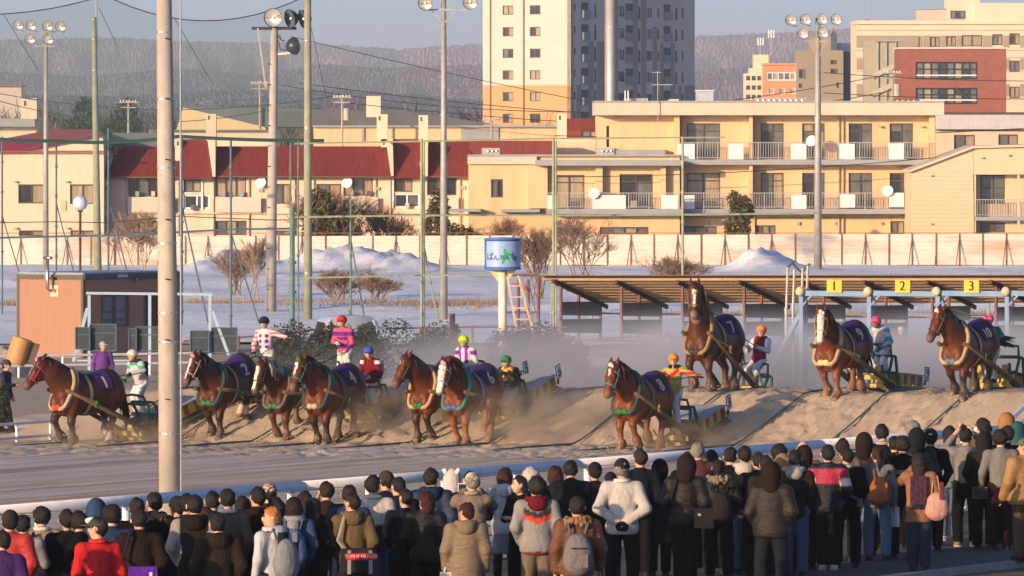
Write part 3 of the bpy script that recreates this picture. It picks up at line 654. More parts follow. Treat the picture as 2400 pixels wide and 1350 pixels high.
for u0 in (1129, 1398):
    h = AW.box('vent_housing', u0, u0+42, 347, 362, .6, 1.4, M('vent_metal', (.42, .41, .39), .5, metal=.3))
    for i in range(3): MB().ball((AW.x(u0+15+i*10), .55, AW.z(354)), .07, 8, 5).build('vent_cowl', M('vent_cowl', (.6, .58, .52), .3, metal=.6), h)
for u0, u1, v0, v1, m in ((1464, 1520, 230, 245, 'vent_metal'), (1772, 1892, 229, 241, 'vent_metal'), (1710, 1772, 234, 241, 'rusty_steel'), (2100, 2160, 232, 241, 'rusty_steel')):
    h = A.box('roof_vent', u0, u1, v0, v1, 2, 3, M(m) if m in _mats else SLABG)
    for i in range(int((u1-u0)/13)): MB().ball((A.x(u0+8+i*13), 1.95, A.z((v0+v1)/2)), .08, 8, 5).build('vent_cowl', M('vent_cowl', ()), h)
A.poly('roof_hood', [(1560, 240), (1592, 240), (1592, 232), (1572, 232)], 1.0, 1.2, M('roof_edge_cream', ()))
for u in (1466, 1473): A.box('flue', u-1.5, u+1.5, 212, 240, 1.5, 1.6, PANELW)
e = A.box('aerial', 1539.2, 1540.8, 168, 310, -1.7, -1.66, METALP); MB().bb(A.x(1526), A.x(1575), -1.72, -1.7, A.z(200), A.z(198)).bb(A.x(1527), A.x(1548), -1.72, -1.7, A.z(171), A.z(169.5)).build('aerial_bar', METALP, e)
# --- gabled house at far right
G = Bld('house', 'pale yellow gabled house at the right end of the fence', 420.5, 2280)
gh = [(2300, 2358, 410, 478), (2300, 2358, 522, 545)]
SID = M('siding_yellow', (.66, .50, .33), .8, .06, 1)
G.poly('wall', [(2136, 620), (2136, 400), (2280, 347), (2284, 620)], 0, 8, SID)
G.wall(2283.5, 2440, 409, 625, SID, gh, y=.9, depth=7, part='rear_wall')
G.poly('gable_wall', [(2281, 409), (2281, 346), (2440, 342), (2440, 409)], .02, 7, SID)
for h in gh: G.window(*h, y=.9, panes=(2, 2), transom=.45)
G.railing(2285, 2440, 467, 508, .1); G.box('balcony_slab', 2284, 2440, 508, 517, .05, .88, SLABG)
for u in (2284.5, 2387): G.box('post', u-2, u+3, 410, 620, .06, .2, SID)
G.poly('roof', [(2131, 404), (2131, 398), (2280, 342), (2440, 338), (2440, 343), (2281, 347.5)], -.25, 8.6, M('roof_edge_cream', ()))
for u, v in ((2183, 412), (2183, 525), (2302, 370), (2365, 364)): G.box('wall_lamp', u-3, u+3, v-2, v+2, -.12, -.01, METALP)
for i in range(22): MB().bb(G.x(2137), G.x(2282), -.008, -.002, G.z(404+i*9.6+.6), G.z(404+i*9.6)).build('siding_joint', M('joint_ochre', (.4, .31, .18), .9), G.root)  # thin darker strips along the siding joints
# --- corrugated roof house behind, right
B = Bld('house', 'house with white ribbed roof panel behind the gabled house', 455, 2300)
bh = [(2236, 2285, 316, 372), (2340, 2386, 315, 341)]
B.wall(2188, 2440, 300, 620, CREAM2, bh, depth=8)
for h in bh: B.window(*h, panes=(2, 1))
rb = B.box('roof', 2186, 2440, 267, 303, -.5, 8, M('roof_white_rib', (.58, .58, .60), .6, .08, 2))
for i in range(42): MB().bb(B.x(2188+i*6), B.x(2190.5+i*6), -.53, -.505, B.z(303), B.z(269)).build('rib', _mats['roof_white_rib'], rb)
B.box('roof_cap', 2180, 2440, 263, 267, -.7, 8.2, FRAME)
# --- terrace with red mansard roofs
T = Bld('terrace_row', 'long cream terrace with red mansard roofs and white fire walls', 433, 600)
th = [(301, 370, 413, 461), (431, 471, 421, 450), (505, 577, 415, 461), (643, 680, 431, 478), (742, 800, 431, 476), (805, 874, 412, 459), (924, 967, 418, 450), (1001, 1070, 412, 458), (300, 372, 518, 551), (505, 578, 517, 551), (642, 680, 540, 552), (431, 492, 456, 490), (924, 984, 453, 487)]
T.wall(243, 1110, 408, 625, CREAM2, th, depth=9)
for h in th[:11]: T.window(*h, panes=rp(), split=2 if h[1]-h[0] < 60 else 3)
for h in th[11:]: T.window(*h, panes=(0, 2), split=2, fmat=PANELW, fw=.1)
def mansard(u0, u1, v0, v1, ul=None, ur=None, yb=-.55, yt=.9, part='roof'):
    ul = ul if ul is not None else u0; ur = ur if ur is not None else u1
    x0, x1, xl, xr = T.x(u0), T.x(u1), T.x(ul), T.x(ur); zt_, zb = T.z(v0), T.z(v1)
    P = [(x0, yb, zb), (x1, yb, zb), (xr, yt, zt_), (xl, yt, zt_), (x0, 3, zb), (x1, 3, zb), (xr, 3, zt_), (xl, 3, zt_)]
    o = MB().add(P, [(0, 1, 2, 3), (3, 2, 6, 7), (0, 3, 7, 4), (1, 5, 6, 2), (0, 4, 5, 1)]).build(part, REDR, T.root)
    mb = MB(); n = int((u1-u0)/7)
    for i in range(1, n):
        f = i/n; mb.bar((x0+(x1-x0)*f, yb-.012, zb+.01), (xl+(xr-xl)*f, yt-.012, zt_-.01), .03, .03)
    mb.build('standing_seam', REDR, o)
    return o
mansard(242, 490, 343, 414, 285, 484); mansard(421, 500, 326, 420, 424, 494, -.75, .7)
mansard(503, 921, 343, 413, 506, 908); mansard(919, 996, 326, 418, 921, 985, -.75, .7); mansard(1000, 1104, 330, 413, 1004, 1104)
T.box('upper_roof', 1100, 1305, 330, 366, .5, 5, REDR)
T.box('flat_roof', 260, 370, 311, 345, 1.2, 8, GREYR)
for u0, u1, vt, vb in ((483, 506, 267, 330), (410, 424, 327, 412), (883, 908, 268, 335), (981, 1003, 270, 330), (1306, 1328, 267, 330), (893, 921, 326, 345)):
    c = T.box('chimney', u0, u1, vt, vb, .2, 1.2, CREAM2)
    T_ = MB().bb(T.x(u0+4), T.x(u0+8), .17, .195, T.z(vt+14), T.z(vt+4)).build('flue_opening', FRAME, c)
for pts in ([(488, 330), (506, 330), (506, 414), (500, 414)], [(905, 328), (921, 340), (923, 412), (917, 412)], [(985, 328), (1003, 330), (1003, 413), (996, 413)]): T.poly('fire_wall', pts, -.85, 2.2, CREAM2)
for u0, u1 in ((300, 410), (505, 612), (800, 886), (1000, 1075)): T.box('balcony_panel', u0, u1, 462, 498, -.35, -.3, M('balcony_pale', (.58, .52, .44), .8, .06, 1))
for u0, u1, v0, v1 in ((424, 430, 418, 492), (918, 923, 416, 488), (471, 476, 418, 492), (985, 990, 416, 488)): T.box('door_frame', u0, u1, v0, v1, -.06, -.01, PANELW)
T.dish(612, 428, -.5); T.dish(814, 428, -.5)
T.box('ledge', 243, 1110, 498.5, 501, -.2, -.01, CREAM2)
for u0, u1, v in ((243, 490, 415), (504, 920, 414), (1001, 1104, 414)): MB().tube([(T.x(u0), -.62, T.z(v)), (T.x(u1), -.62, T.z(v)-.02)], .055, 6).build('gutter', M('gutter_brown', (.16, .08, .06), .5), T.root)
for u in (296, 418, 500, 583, 636, 690, 735, 880, 915, 1078): MB().bb(T.x(u)-.04, T.x(u)+.04, -.12, -.02, 0, T.z(418)).build('downpipe', M('pipe_cream', ()), T.root)
for u, v in ((318, 452), (355, 452), (520, 452), (562, 453), (820, 450), (860, 451), (1020, 450), (950, 480), (448, 484)): MB().bb(T.x(u), T.x(u+9), -.3, -.12, T.z(v+8), T.z(v-4)).build('balcony_box', M(random.choice(['appliance_beige', 'pane_grey', 'metal_red2', 'pale_blue_wall2']), random.choice([(.4, .36, .3), (.3, .3, .32), (.32, .10, .06), (.25, .32, .4)]), .7), T.root)
for u, v in ((690, 438), (612, 446), (885, 442), (250, 440), (1085, 440)): MB().bb(T.x(u)-.12, T.x(u)+.12, -.1, -.01, T.z(v+4), T.z(v-4)).build('wall_vent', METALP, T.root)
# --- cream house with red gable roof at left
L = Bld('house', 'cream house with bright red gable roof at the left edge', 431, 100)
lh = [(43, 104, 432, 477), (164, 223, 432, 478), (44, 104, 540, 553), (165, 224, 540, 553)]
L.wall(-60, 243, 356, 625, CREAM2, lh, depth=9)
for h in lh: L.window(*h, panes=(0, 1) if h[0] < 100 else (1, 1))
L.poly('gable_wall', [(28, 356), (240, 318), (243, 356)], .05, 8, CREAM2)
RB = M('roof_bright_red', (.34, .028, .026), .5, .1, 1)
MB().add([(L.x(-60), -.4, L.z(357)), (L.x(30), -.5, L.z(356)), (L.x(243), -.3, L.z(316)), (L.x(222), 3.5, L.z(303)), (L.x(110), 6, L.z(303)), (L.x(-60), 5, L.z(335))], [(0, 1, 2, 3, 4, 5)]).build('roof', RB, L.root)
L.box('eaves', -60, 244, 353, 357, -.5, -.41, M('eave_brown', (.3, .07, .05), .6))
L.box('wall_vent', 143, 155, 470, 495, -.05, -.01, CREAM)
for u, v in ((37, 424), (158, 424), (38, 533), (160, 533)): L.box('wall_lamp', u-4, u+3, v, v+4, -.2, -.01, METALP)
# --- block with tall square chimney at left
K = Bld('building', 'cream block with square chimney tower at the left edge', 480, 40)
K.wall(-60, 85, 280, 620, CREAM2, depth=8); K.box('chimney', 48, 85, 230, 285, .4, 2, CREAM2); K.box('roof_slab', -60, 84, 278, 297, -1, -.02, SLABG)
MB().bb(K.x(55), K.x(60), .37, .395, K.z(248), K.z(236)).build('flue_opening', FRAME, K.root)
# --- second terrace behind
Q = Bld('terrace_row', 'yellow flat roofed terrace behind the red mansard roofs', 475, 900)
qh = [(1082, 1110, 302, 325)]
Q.wall(735, 1312, 298, 620, CREAM, qh, depth=8); Q.window(*qh[0], panes=(3, 3))
Q.box('roof_cap', 733, 1312, 294, 298.5, -.3, 8, SLABG)
for u0, u1 in ((848, 854), (918, 922), (1165, 1169)): Q.box('joint_pipe', u0, u1, 299, 330, -.1, -.01, SLABG)
Q.box('wall_recess', 1080, 1165, 303, 330, -.06, -.01, SLABG)
Q.box('chimney', 855, 889, 224, 274, 5, 7, CREAM2)
K2 = Bld('terrace_row', 'low pale terrace between the chimneys behind the red roofs', 474, 560)
K2.wall(350, 650, 308, 620, CREAM2, depth=6); K2.box('roof_cap', 348, 655, 304, 308.5, -.3, 6.3, GREYR)
# --- warehouse with yellow gable and grey roof
H = Bld('warehouse', 'warehouse with wide grey roof and yellow gable end', 560, 700)
H.poly('gable_wall', [(413, 305), (429, 252), (622, 298), (625, 340), (413, 340)], 0, 1.0, M('gable_yellow', (.62, .50, .27), .85, .06, 1))
H.poly('roof', [(432, 253), (436, 250), (700, 255), (1140, 288), (1140, 300), (622, 300)], .3, 22, GREYR)
H.poly('lower_roof', [(640, 298), (660, 262), (930, 258), (1160, 291), (1160, 300)], -6, 6, M('roof_slate', (.10, .11, .12), .6, .2, .3))
# --- red metal annexe
R_ = Bld('shed_annexe', 'small dark red metal annexe beside the flat roofed apartments', 440, 1360)
rh = [(1362, 1402, 306, 324)]
R_.wall(1329, 1402, 278, 330, M('metal_red', (.20, .04, .035), .6, .12, 3, stretch=(8, 1, .2)), rh, depth=5); R_.window(*rh[0], panes=(2, 1))
for i in range(12): R_.box('rib', 1330+i*6, 1331.5+i*6, 279, 305, -.04, -.005, _mats['metal_red'])
R_.box('wing_wall', 1302, 1404, 324, 366, -.4, -.05, CREAM2)
# --- apartment tower, turned so that its left face meets the sun
TW = Bld('apartment_tower', 'tall white and tan apartment tower in the background', 1010, 1338)
kT = 1010/F
ca, sa = .80, .60                                   # facing of the two visible sides
class Face(Bld):
    def __init__(s, root, cosang, Y): s.root = root; s.Y = Y; s.k = Y/F; s.su = 1/cosang; s.ur = 1338
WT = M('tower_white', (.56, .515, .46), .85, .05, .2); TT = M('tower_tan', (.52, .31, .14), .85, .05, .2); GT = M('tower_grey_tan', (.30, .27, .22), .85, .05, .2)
LF = Face(TW.root, ca, 1010); RF = Face(TW.root, sa, 1016)
rows = [-40+51*i for i in range(7)]
lw = [(a, b, r, r+22) for r in rows for a, b in ((1178, 1203), (1242, 1267))]
LF.wall(1131, 1338, -70, 199, WT, [h for h in lw if h[3] < 197], depth=.6, part='upper_wall')
LF.wall(1131, 1338, 199.2, 440, TT, [h for h in lw if h[2] > 200], depth=.6, part='lower_wall')
for h in lw: LF.window(*h, panes=random.choice([(0, 1), (1, 1), (0, 0), (2, 0)]), fw=.12)
for u in (1150, 1228.5): LF.box('downpipe', u-1.2, u+1.2, -70, 430, -.15, -.02, M('pipe_brown', (.2, .11, .06), .6))
for v in range(-56, 430, 51): LF.box('floor_joint', 1131, 1338, v-.6, v+.6, -.03, -.004, M('joint_grey', (.5, .44, .36), .9))
seen_ = set(TW.root.children)
for o in seen_: o.rotation_euler = (0, 0, math.atan2(-sa, ca))
rw = []
for r in rows:
    rw += [(1343, 1350, r, r+17), (1393, 1399, r-3, r+31), (1450, 1466, r+3, r+27), (1498, 1504, r+3, r+33), (1518, 1532, r+5, r+28), (1545, 1550, r+6, r+28), (1588, 1594, r+4, r+32), (1604, 1609, r+4, r+28)]
RF.wall(1338, 1636, -70, 440, WT, rw, depth=.6, part='side_wall')
for h in rw: RF.window(*h, panes=(0,) if random.random() < .6 else (3,), split=1 if h[1]-h[0] < 10 else 2, fw=.08)
for r in rows:
    for u0, u1 in ((1362, 1378), (1468, 1484), (1560, 1575)):
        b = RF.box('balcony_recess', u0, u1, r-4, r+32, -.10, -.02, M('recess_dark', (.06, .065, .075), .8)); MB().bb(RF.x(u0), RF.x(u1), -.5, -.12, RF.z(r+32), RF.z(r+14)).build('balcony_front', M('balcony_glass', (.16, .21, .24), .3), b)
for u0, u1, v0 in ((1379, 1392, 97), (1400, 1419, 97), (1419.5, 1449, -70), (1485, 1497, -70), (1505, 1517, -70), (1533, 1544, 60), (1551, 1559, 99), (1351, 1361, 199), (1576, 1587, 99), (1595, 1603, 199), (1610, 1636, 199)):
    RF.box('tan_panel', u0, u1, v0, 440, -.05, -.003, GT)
for o in TW.root.children:
    if o not in seen_: o.rotation_euler = (0, 0, math.atan2(ca, sa))
TB = MB(); p1 = Vector((-207*kT/ca*ca, 207*kT/ca*sa, 0)); p2 = Vector((298*kT, 298*kT/sa*ca, 0)); o_ = Vector((.0, .3, 0))
z0, z1 = 0, ZV(-69, 1010); base = [o_+p1*.985, o_, o_+p2*.985, o_+p1*.985+p2*.985]
TB.prism([(p.x, p.y+.4, z0) for p in base], (0, 0, z1)).build('core', WT, TW.root)
# --- hospital and neighbours at the upper right
HO = Bld('hospital_building', 'long pale multi storey building with grey window bands', 840, 2200)
hw = [(2153, 2162, 86, 112), (2180, 2203, 86, 110), (2218, 2241, 85, 109), (2254, 2302, 82, 109), (2326, 2350, 80, 106), (2366, 2390, 78, 105), (2366, 2390, 142, 169), (2366, 2390, 203, 230)]
HB = M('hospital_cream', (.66, .56, .43), .85, .05, .3); HG = M('hospital_band', (.33, .28, .22), .85, .06, .3)
HO.wall(2007, 2440, 56, 420, HB, hw, depth=14)
for v0, v1 in ((87, 118), (140, 170), (200, 232)):
    for u0, u1 in ((2007.5, 2152), (2163, 2179.5), (2203.5, 2217.5), (2241.5, 2253.5), (2302.5, 2325.5), (2350.5, 2365.5), (2390.5, 2440)):
        HO.box('grey_band', u0, u1, v0-3, v1-6, -.04, -.004, HG)
for h in hw: HO.window(*h, panes=rp(), split=2 if h[1]-h[0] > 12 else 1, fw=.12)
for v in (71, 84, 118, 135, 168): HO.box('string_line', 2007, 2440, v-.5, v+.5, -.06, -.045, M('line_brown', (.3, .18, .1), .8))
HO.box('parapet', 2005, 2440, 48, 57, -.3, 13, HB)
pt = HO.box('stair_tower', 2224, 2300, -20, 49, 3, 9, HB); HO.box('plant_room', 2154, 2224, 20, 50, 4, 8, M('hospital_band2', (.48, .42, .34), .85)); HO.box('upper_storey', 2288, 2440, 6, 49, 2.5, 9, HB)
f = HO.window(2231, 2265, 24, 43, y=2.82, panes=(3, 0, 3), split=3, fw=.12)
HO.box('plant_room_lid', 2151, 2226, 18.5, 20.5, 3.8, 8, SLABG)
HO.box('roof_stack', 2028, 2040, 44, 56, 1, 2, M('brick_red', (.33, .13, .08), .9, .15, 3)); HO.box('aerial', 2035.4, 2036.6, -10, 44, 1.4, 1.46, METALP)
for u0, v0 in ((2100, 47), (2170, 45)): HO.box('roof_rail', u0, u0+90, v0, v0+1.5, 1, 1.1, METALP)
FE = Bld('fire_escape', 'grey screened fire escape stair on the pale hospital front', 832, 2060)
FE.box('screen', 2025, 2105, 96, 262, 0, 3, M('screen_grey', (.36, .34, .26), .8, .1, 1))
FE.box('roof_slab', 2050, 2122, 94, 97.5, -.4, 3.2, SLABG)
for i in range(3): FE.poly('stair_flight', [(2045, 172+i*42), (2103, 145+i*42), (2103, 158+i*42), (2045, 185+i*42)], -.25, .2, M('screen_pale', (.45, .43, .34), .8))
for u in (2058, 2078, 2100): FE.box('post', u-1, u+1, 98, 262, -.2, -.05, METALP)
BK = Bld('brick_building', 'red brick block with two wide rows of dark windows', 810, 2230)
bw = [(2146, 2291, 145, 186), (2146, 2291, 206, 244)]
BRK = M('brick_face', (.27, .098, .07), .9, .14, 1.2, dirt=(.21, .075, .05), dirt_amt=.5, dirt_scale=6)
BK.wall(2106, 2358, 114, 400, BRK, bw, depth=9)
for h in bw: BK.window(*h, panes=(2, 1, 2, 0, 2, 1, 0, 2), split=8, transom=.42, fw=.16, fmat=M('frame_black', (.02, .022, .028), .4))
for h in bw: BK.box('sill_shelf', h[0]+2, h[1]-2, h[3]-11, h[3]-8, .02, .1, PANELW)
BK.box('roof_edge', 2104, 2360, 111, 114.5, -.2, 9.2, HB); BK.box('corner_pier', 2341, 2358, 115, 300, -.35, -.01, BRK)
P_ = Bld('apartment_building', 'salmon apartment house with grey tower behind the right lamp pole', 900, 1850)
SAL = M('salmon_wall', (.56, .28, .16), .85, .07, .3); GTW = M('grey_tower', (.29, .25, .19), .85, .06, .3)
pw = [(1797, 1865, 169, 189)]+[(1802+i*25, 1814+i*25, 206, 221) for i in range(3)]
P_.wall(1787, 1872, 150, 420, SAL, pw, depth=8)
P_.window(*pw[0], panes=(2, 1, 3), split=5, fmat=PANELW, fw=.14)
for h in pw[1:]: P_.window(*h, panes=(1,), split=1, fmat=PANELW, fw=.12)
P_.box('parapet', 1785, 1890, 148, 153, -.2, 8, SAL); P_.box('lift_tower', 1767, 1802, 128, 175, 1, 5, HB)
P_.poly('stepped_end', [(1745, 172), (1757, 172), (1757, 160), (1787, 160), (1787, 400), (1745, 400)], .4, 5, HB)
for i in range(3):
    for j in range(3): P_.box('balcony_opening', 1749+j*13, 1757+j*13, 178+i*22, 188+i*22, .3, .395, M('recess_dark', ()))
gw = [(1946, 1961, 141, 151), (1946, 1963, 161, 173), (1872, 1888, 162, 184), (1960, 1966, 193, 206), (1872, 1880, 196, 206)]
P_.wall(1866, 1976, 118, 420, GTW, gw, y=-.6, depth=7, part='grey_wall')
for h in gw: P_.window(*h, y=-.6, panes=(0, 2), split=2, fw=.1)
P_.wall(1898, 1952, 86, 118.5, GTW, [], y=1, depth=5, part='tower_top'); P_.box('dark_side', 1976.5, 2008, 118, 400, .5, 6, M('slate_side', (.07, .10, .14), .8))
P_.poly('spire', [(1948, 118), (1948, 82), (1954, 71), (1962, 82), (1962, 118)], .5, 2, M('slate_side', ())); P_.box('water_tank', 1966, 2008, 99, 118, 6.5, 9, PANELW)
for u, v in ((1783, 88), (1808, 70)):
    m = P_.box('radio_mast', u-1, u+1, v, 130, 2, 2.1, METALP)
    for j in range(3): MB().bb(P_.x(u-7+j*6), P_.x(u-4+j*6), 1.8, 1.95, P_.z(v+18), P_.z(v)).build('antenna_panel', PANELW, m)
SB = Bld('shop_building', 'low pale blue shop roof between tower and salmon apartments', 700, 1660)
SB.wall(1634, 1672, 213, 400, M('pale_blue_wall', (.42, .47, .55), .8), depth=6); SB.box('roof_cap', 1632, 1674, 211, 214, -.2, 6, PANELW)
HH = Bld('house', 'small cream house on the far hillside at left', 3000, 20)
HH.wall(-10, 50, 201, 320, HB, depth=20); HH.box('roof', -14, 53, 198.5, 202, -2, 22, M('eave_brown', ()))
# ------------------------------------------------------------------ hills and far woods
def hills(name, Y0, depth, pts, mat, seed, fine=.55, zb=-1.0, nx=900):
    r = np.random.default_rng(seed)
    us = np.linspace(-260, 2660, nx); vs_ = np.interp(us, [p[0] for p in pts], [p[1] for p in pts])
    top = ZV(0, Y0)+0*us; top = HC-(vs_-VH)*Y0/F
    ny = 46; V = np.zeros((nx, ny, 3)); ph = r.uniform(0, 6.28, 40); fr = r.uniform(.004, .09, 40); fy = r.uniform(-3, 3, 40)
    for j in range(ny):
        t = j/(ny-1); Yj = Y0-depth*(1-t); x = (us-1200)/F*Yj
        prof = t**1.15
        n = sum(np.sin(us*fr[k]+fy[k]*t*6+ph[k])/(1+fr[k]*60) for k in range(40))*.05
        z = zb+(top-zb)*prof*(1+n*(1-t)*1.6)
        j_ = r.normal(0, 1, nx)*fine*Y0/F*(1.2+1.5*t)
        V[:, j] = np.stack([x, np.full(nx, Yj), z+j_], -1)
    idx = np.arange(nx*ny).reshape(nx, ny)
    f = np.stack([idx[:-1, :-1], idx[1:, :-1], idx[1:, 1:], idx[:-1, 1:]], -1).reshape(-1, 4)
    return tag(mesh_obj(name, V.reshape(-1, 3), f, mat), 'wooded winter hills along the horizon', kind='structure')
HILLM = M('hill_woods', (.40, .225, .195), .95, .2, .03, dirt=(.06, .07, .11), dirt_amt=.9, dirt_scale=.003, stretch=(1, .3, 1.5))
hills('hills', 9000, 3200, [(-260, 95), (0, 93), (250, 88), (450, 97), (700, 100), (900, 112), (930, 116), (1000, 110), (1130, 102), (1400, 95), (1640, 84), (1850, 76), (2000, 66), (2660, 60)], HILLM, 3)
hills('near_hills', 6000, 1800, [(-260, 150), (0, 168), (200, 178), (420, 160), (600, 175), (760, 150), (900, 158), (1130, 150), (1640, 165), (1800, 150), (2660, 140)], M('hill_woods_near', (.26, .16, .15), .95, .22, .04, dirt=(.05, .06, .09), dirt_amt=.85, dirt_scale=.004, stretch=(1, .3, 1.5)), 5)
hills('valley_floor', 4200, 2600, [(-260, 232), (0, 222), (300, 225), (500, 212), (800, 210), (1130, 235), (1660, 240), (2660, 240)], M('valley_woods', (.15, .095, .075), .95, .45, .05, dirt=(.5, .52, .6), dirt_amt=.5, dirt_scale=.012, stretch=(1, .3, 1)), 9, fine=.8)
# ------------------------------------------------------------------ horses, sleds
from mathutils.bvhtree import BVHTree
HAIRM = MC('horse_coat', rough=.50, var=.25, scale=6, spec=.28, bump=.3)
LEATH = MC('harness', rough=.6, var=.15, scale=20, spec=.3)
CLOTHM = MC('cloth', rough=.9, var=.15, scale=7, bump=1.6, spec=.12, stretch=(1.6, 1.6, .8))
def npv(*a): return np.array(a, float)
def nz(v): return v/ (np.linalg.norm(v)+1e-9)
GREEN, TEAL, CREAMH, GOLD, BLUEH, BLACKH, REDH = (.02, .13, .04), (.022, .058, .052), (.36, .28, .16), (.36, .23, .07), (.06, .08, .24), (.02, .02, .02), (.5, .04, .05)
def horse(cfg):
    hd = cfg.get('yaw', 0.0); ang = math.atan2(-RD[1], -RD[0])+math.radians(hd)
    fw = Vector((math.cos(ang), math.sin(ang))); lf = Vector((-fw.y, fw.x))
    hx, hy = cfg['hoof_local'][0]*.93, cfg['hoof_local'][1]*.9; hp = ground(*cfg['hoof'])
    cx = hp.x-fw.x*hx-lf.x*hy; cy = hp.y-fw.y*hx-lf.y*hy
    G = lambda x, y: zt(cx+fw.x*x+lf.x*y, cy+fw.y*x+lf.y*y)
    gf, gh = G(.7, 0), G(-.85, 0); z0 = (gf+gh)/2; pit = max(-.33, min(.33, (gf-gh)/1.55))*.55; cfg['lift'] = (gf-z0)-pit*.65
    root = empty('draft_horse', (cx, cy, z0), ang, cfg['label'], 'horse', 'draft horses racing over the ridge')
    sc = cfg.get('scale', .94); SX, SY = .93*sc, .90*sc; root.scale = (SX, SY, sc)
    g = lambda x, y: (G(x*SX, y*SY)-z0)/sc
    zz = lambda x: pit*x+cfg.get('lift', 0)
    s = SDF((-1.5, -.95, -.75), (2.05, .95, 2.75), .027)
    def P(x, y, z): return (x, y, z+zz(x))
    # trunk
    s.cone(P(-.55, 0, 1.22), P(.45, 0, 1.17), .45, .43, .1); s.ell(P(-.02, 0, 1.10), (.75, .45, .42), .1)
    s.ell(P(.64, 0, 1.14), (.33, .36, .47), .08); s.ell(P(.42, 0, 1.50), (.45, .2, .27), .14)
    s.ell(P(-.78, 0, 1.33), (.46, .42, .44), .12); s.cone(P(-.35, 0, 1.45), P(-.8, 0, 1.5), .24, .27, .12)
    for y in (-1, 1):
        s.ell(P(.52, .25*y, 1.16), (.25, .17, .44), .05); s.ell(P(.84, .17*y, 1.0), (.17, .155, .25), .025); s.ell(P(.62, .24*y, .92), (.2, .15, .24), .04)
        s.ell(P(-.82, .2*y, 1.2), (.36, .2, .42), .1)
    # neck and head
    ny = math.radians(cfg.get('neck_yaw', 0)); ne = math.radians(cfg.get('neck_el', 48)); L = cfg.get('neck_len', .92)
    nb = npv(*P(.62, 0, 1.38)); nd = npv(math.cos(ne)*math.cos(ny), math.cos(ne)*math.sin(ny), math.sin(ne)); poll = nb+nd*L
    mid = nb+nd*L*.5+npv(.0, 0, .07)
    s.cone(nb, mid, .40, .30, .1, (1, 1.45, 1)); s.cone(mid, poll, .30, .19, .08, (1, 1.4, 1)); s.cone(nb+npv(.1, 0, -.1), mid+npv(.06, 0, -.1), .26, .17, .1, (1, 1.35, 1))
    hy_, hpch = math.radians(cfg.get('head_yaw', 0)), math.radians(cfg.get('head_pitch', -58))
    h = npv(math.cos(hpch)*math.cos(hy_), math.cos(hpch)*math.sin(hy_), math.sin(hpch)); lat = npv(-math.sin(hy_), math.cos(hy_), 0); nf = np.cross(lat, h); nf = nf if nf[2] > 0 or nf[0] > 0 else -nf
    if np.dot(nf, npv(0, 0, 1))*1.0 < 0: nf = -nf
    s.cone(poll-h*.02, poll+h*.3-nf*.02, .15, .145, .06); s.cone(poll+h*.25-nf*.015, poll+h*.60-nf*.02, .13, .098, .05); s.ell(poll+h*.63-nf*.02, (.105, .10, .105), .05)
    s.ell(poll+h*.22-nf*.13, (.14, .10, .15), .06); s.cone(poll+h*.2-nf*.14, poll+h*.56-nf*.075, .085, .055, .05)
    for y in (-1, 1):
        s.ell(poll+h*.2+nf*.05+lat*.105*y, (.05, .05, .05), .04)
        s.cone(poll-h*.04+lat*.075*y+nf*.03, poll-h*.1+lat*.09*y+nf*.04, .055, .04, .02)
        s.ell(poll+h*.6+nf*.03+lat*.055*y, (.04, .04, .04), .03)
    # legs
    legs = cfg['legs']; hoofs = []
    for i, (front, y) in enumerate(((1, 1), (1, -1), (0, 1), (0, -1))):
        kind, a = legs[i]; Y = .23*y if front else .22*y
        if front:
            el = npv(*P(.60, Y, .98))
            if kind == 'p':
                hxx = .62+a; gz = g(hxx, Y); kn = npv(.62+a*.5+.04, Y, (el[2]+gz)*.53+.03); fe = npv(hxx-.03, Y, gz+.19); ho = npv(hxx+.04, Y, gz+.05); hd_ = npv(hxx+.07, Y, gz+.0)
            else:
                kn = npv(.60+a, Y*.95, el[2]-.36); fe = kn+npv(-.16, 0, -.33); ho = fe+npv(-.12, 0, -.08); hd_ = ho+npv(-.07, 0, -.08); gz = None
            s.cone(el, kn, .175, .10, .06); s.cone(kn, fe, .085, .07, .05); s.ell(kn, (.09, .085, .1), .04); s.cone(fe, ho, .088, .09, .04); s.cone(ho, hd_, .085, .105, .03)
        else:
            st = npv(*P(-.62, Y, .98)); hip = npv(*P(-.85, Y, 1.2))
            if kind == 'p':
                hxx = -.92+a; gz = g(hxx, Y); hk = npv(-1.02+a*.7, Y, min(gz+.60, st[2]-.16)); fe = npv(hxx-.04, Y, gz+.2); ho = npv(hxx+.04, Y, gz+.05); hd_ = npv(hxx+.07, Y, gz)
            else:
                hk = npv(-.86+a, Y, st[2]-.30); fe = hk+npv(.02, 0, -.34); ho = fe+npv(-.1, 0, -.1); hd_ = ho+npv(-.06, 0, -.08)
            s.cone(hip, st, .27, .2, .1); s.cone(st, hk, .19, .085, .07); s.ell(hk, (.1, .075, .1), .04); s.cone(hk, fe, .082, .07, .05); s.cone(fe, ho, .09, .095, .04); s.cone(ho, hd_, .09, .11, .03)
        hoofs.append(hd_)
        s.ell(fe-npv(.05, 0, .07), (.11+.02*cfg.get('feather', 0), .11+.015*cfg.get('feather', 0), .11+.04*cfg.get('feather', 0)), .05)
    V, Q = s.mesh()
    base, leg, mane = npv(*cfg['coat']), npv(*cfg['leg']), npv(*cfg['mane'])
    C = np.tile(base, (len(V), 1)).astype(np.float32)
    x, y, z = V[:, 0], V[:, 1], V[:, 2]; gl = np.array([0.0])
    zr = z-np.where(x > -.1, g(.65, 0), g(-.9, 0))
    n = np.sin(x*5.1+z*3)*np.sin(z*6.3+y*4)*.09+1; C *= n[:, None]
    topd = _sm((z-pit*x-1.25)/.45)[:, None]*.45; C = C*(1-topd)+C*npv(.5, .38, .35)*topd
    t = (1-_sm((zr-.42)/.4))[:, None]; C = C*(1-t)+leg*t
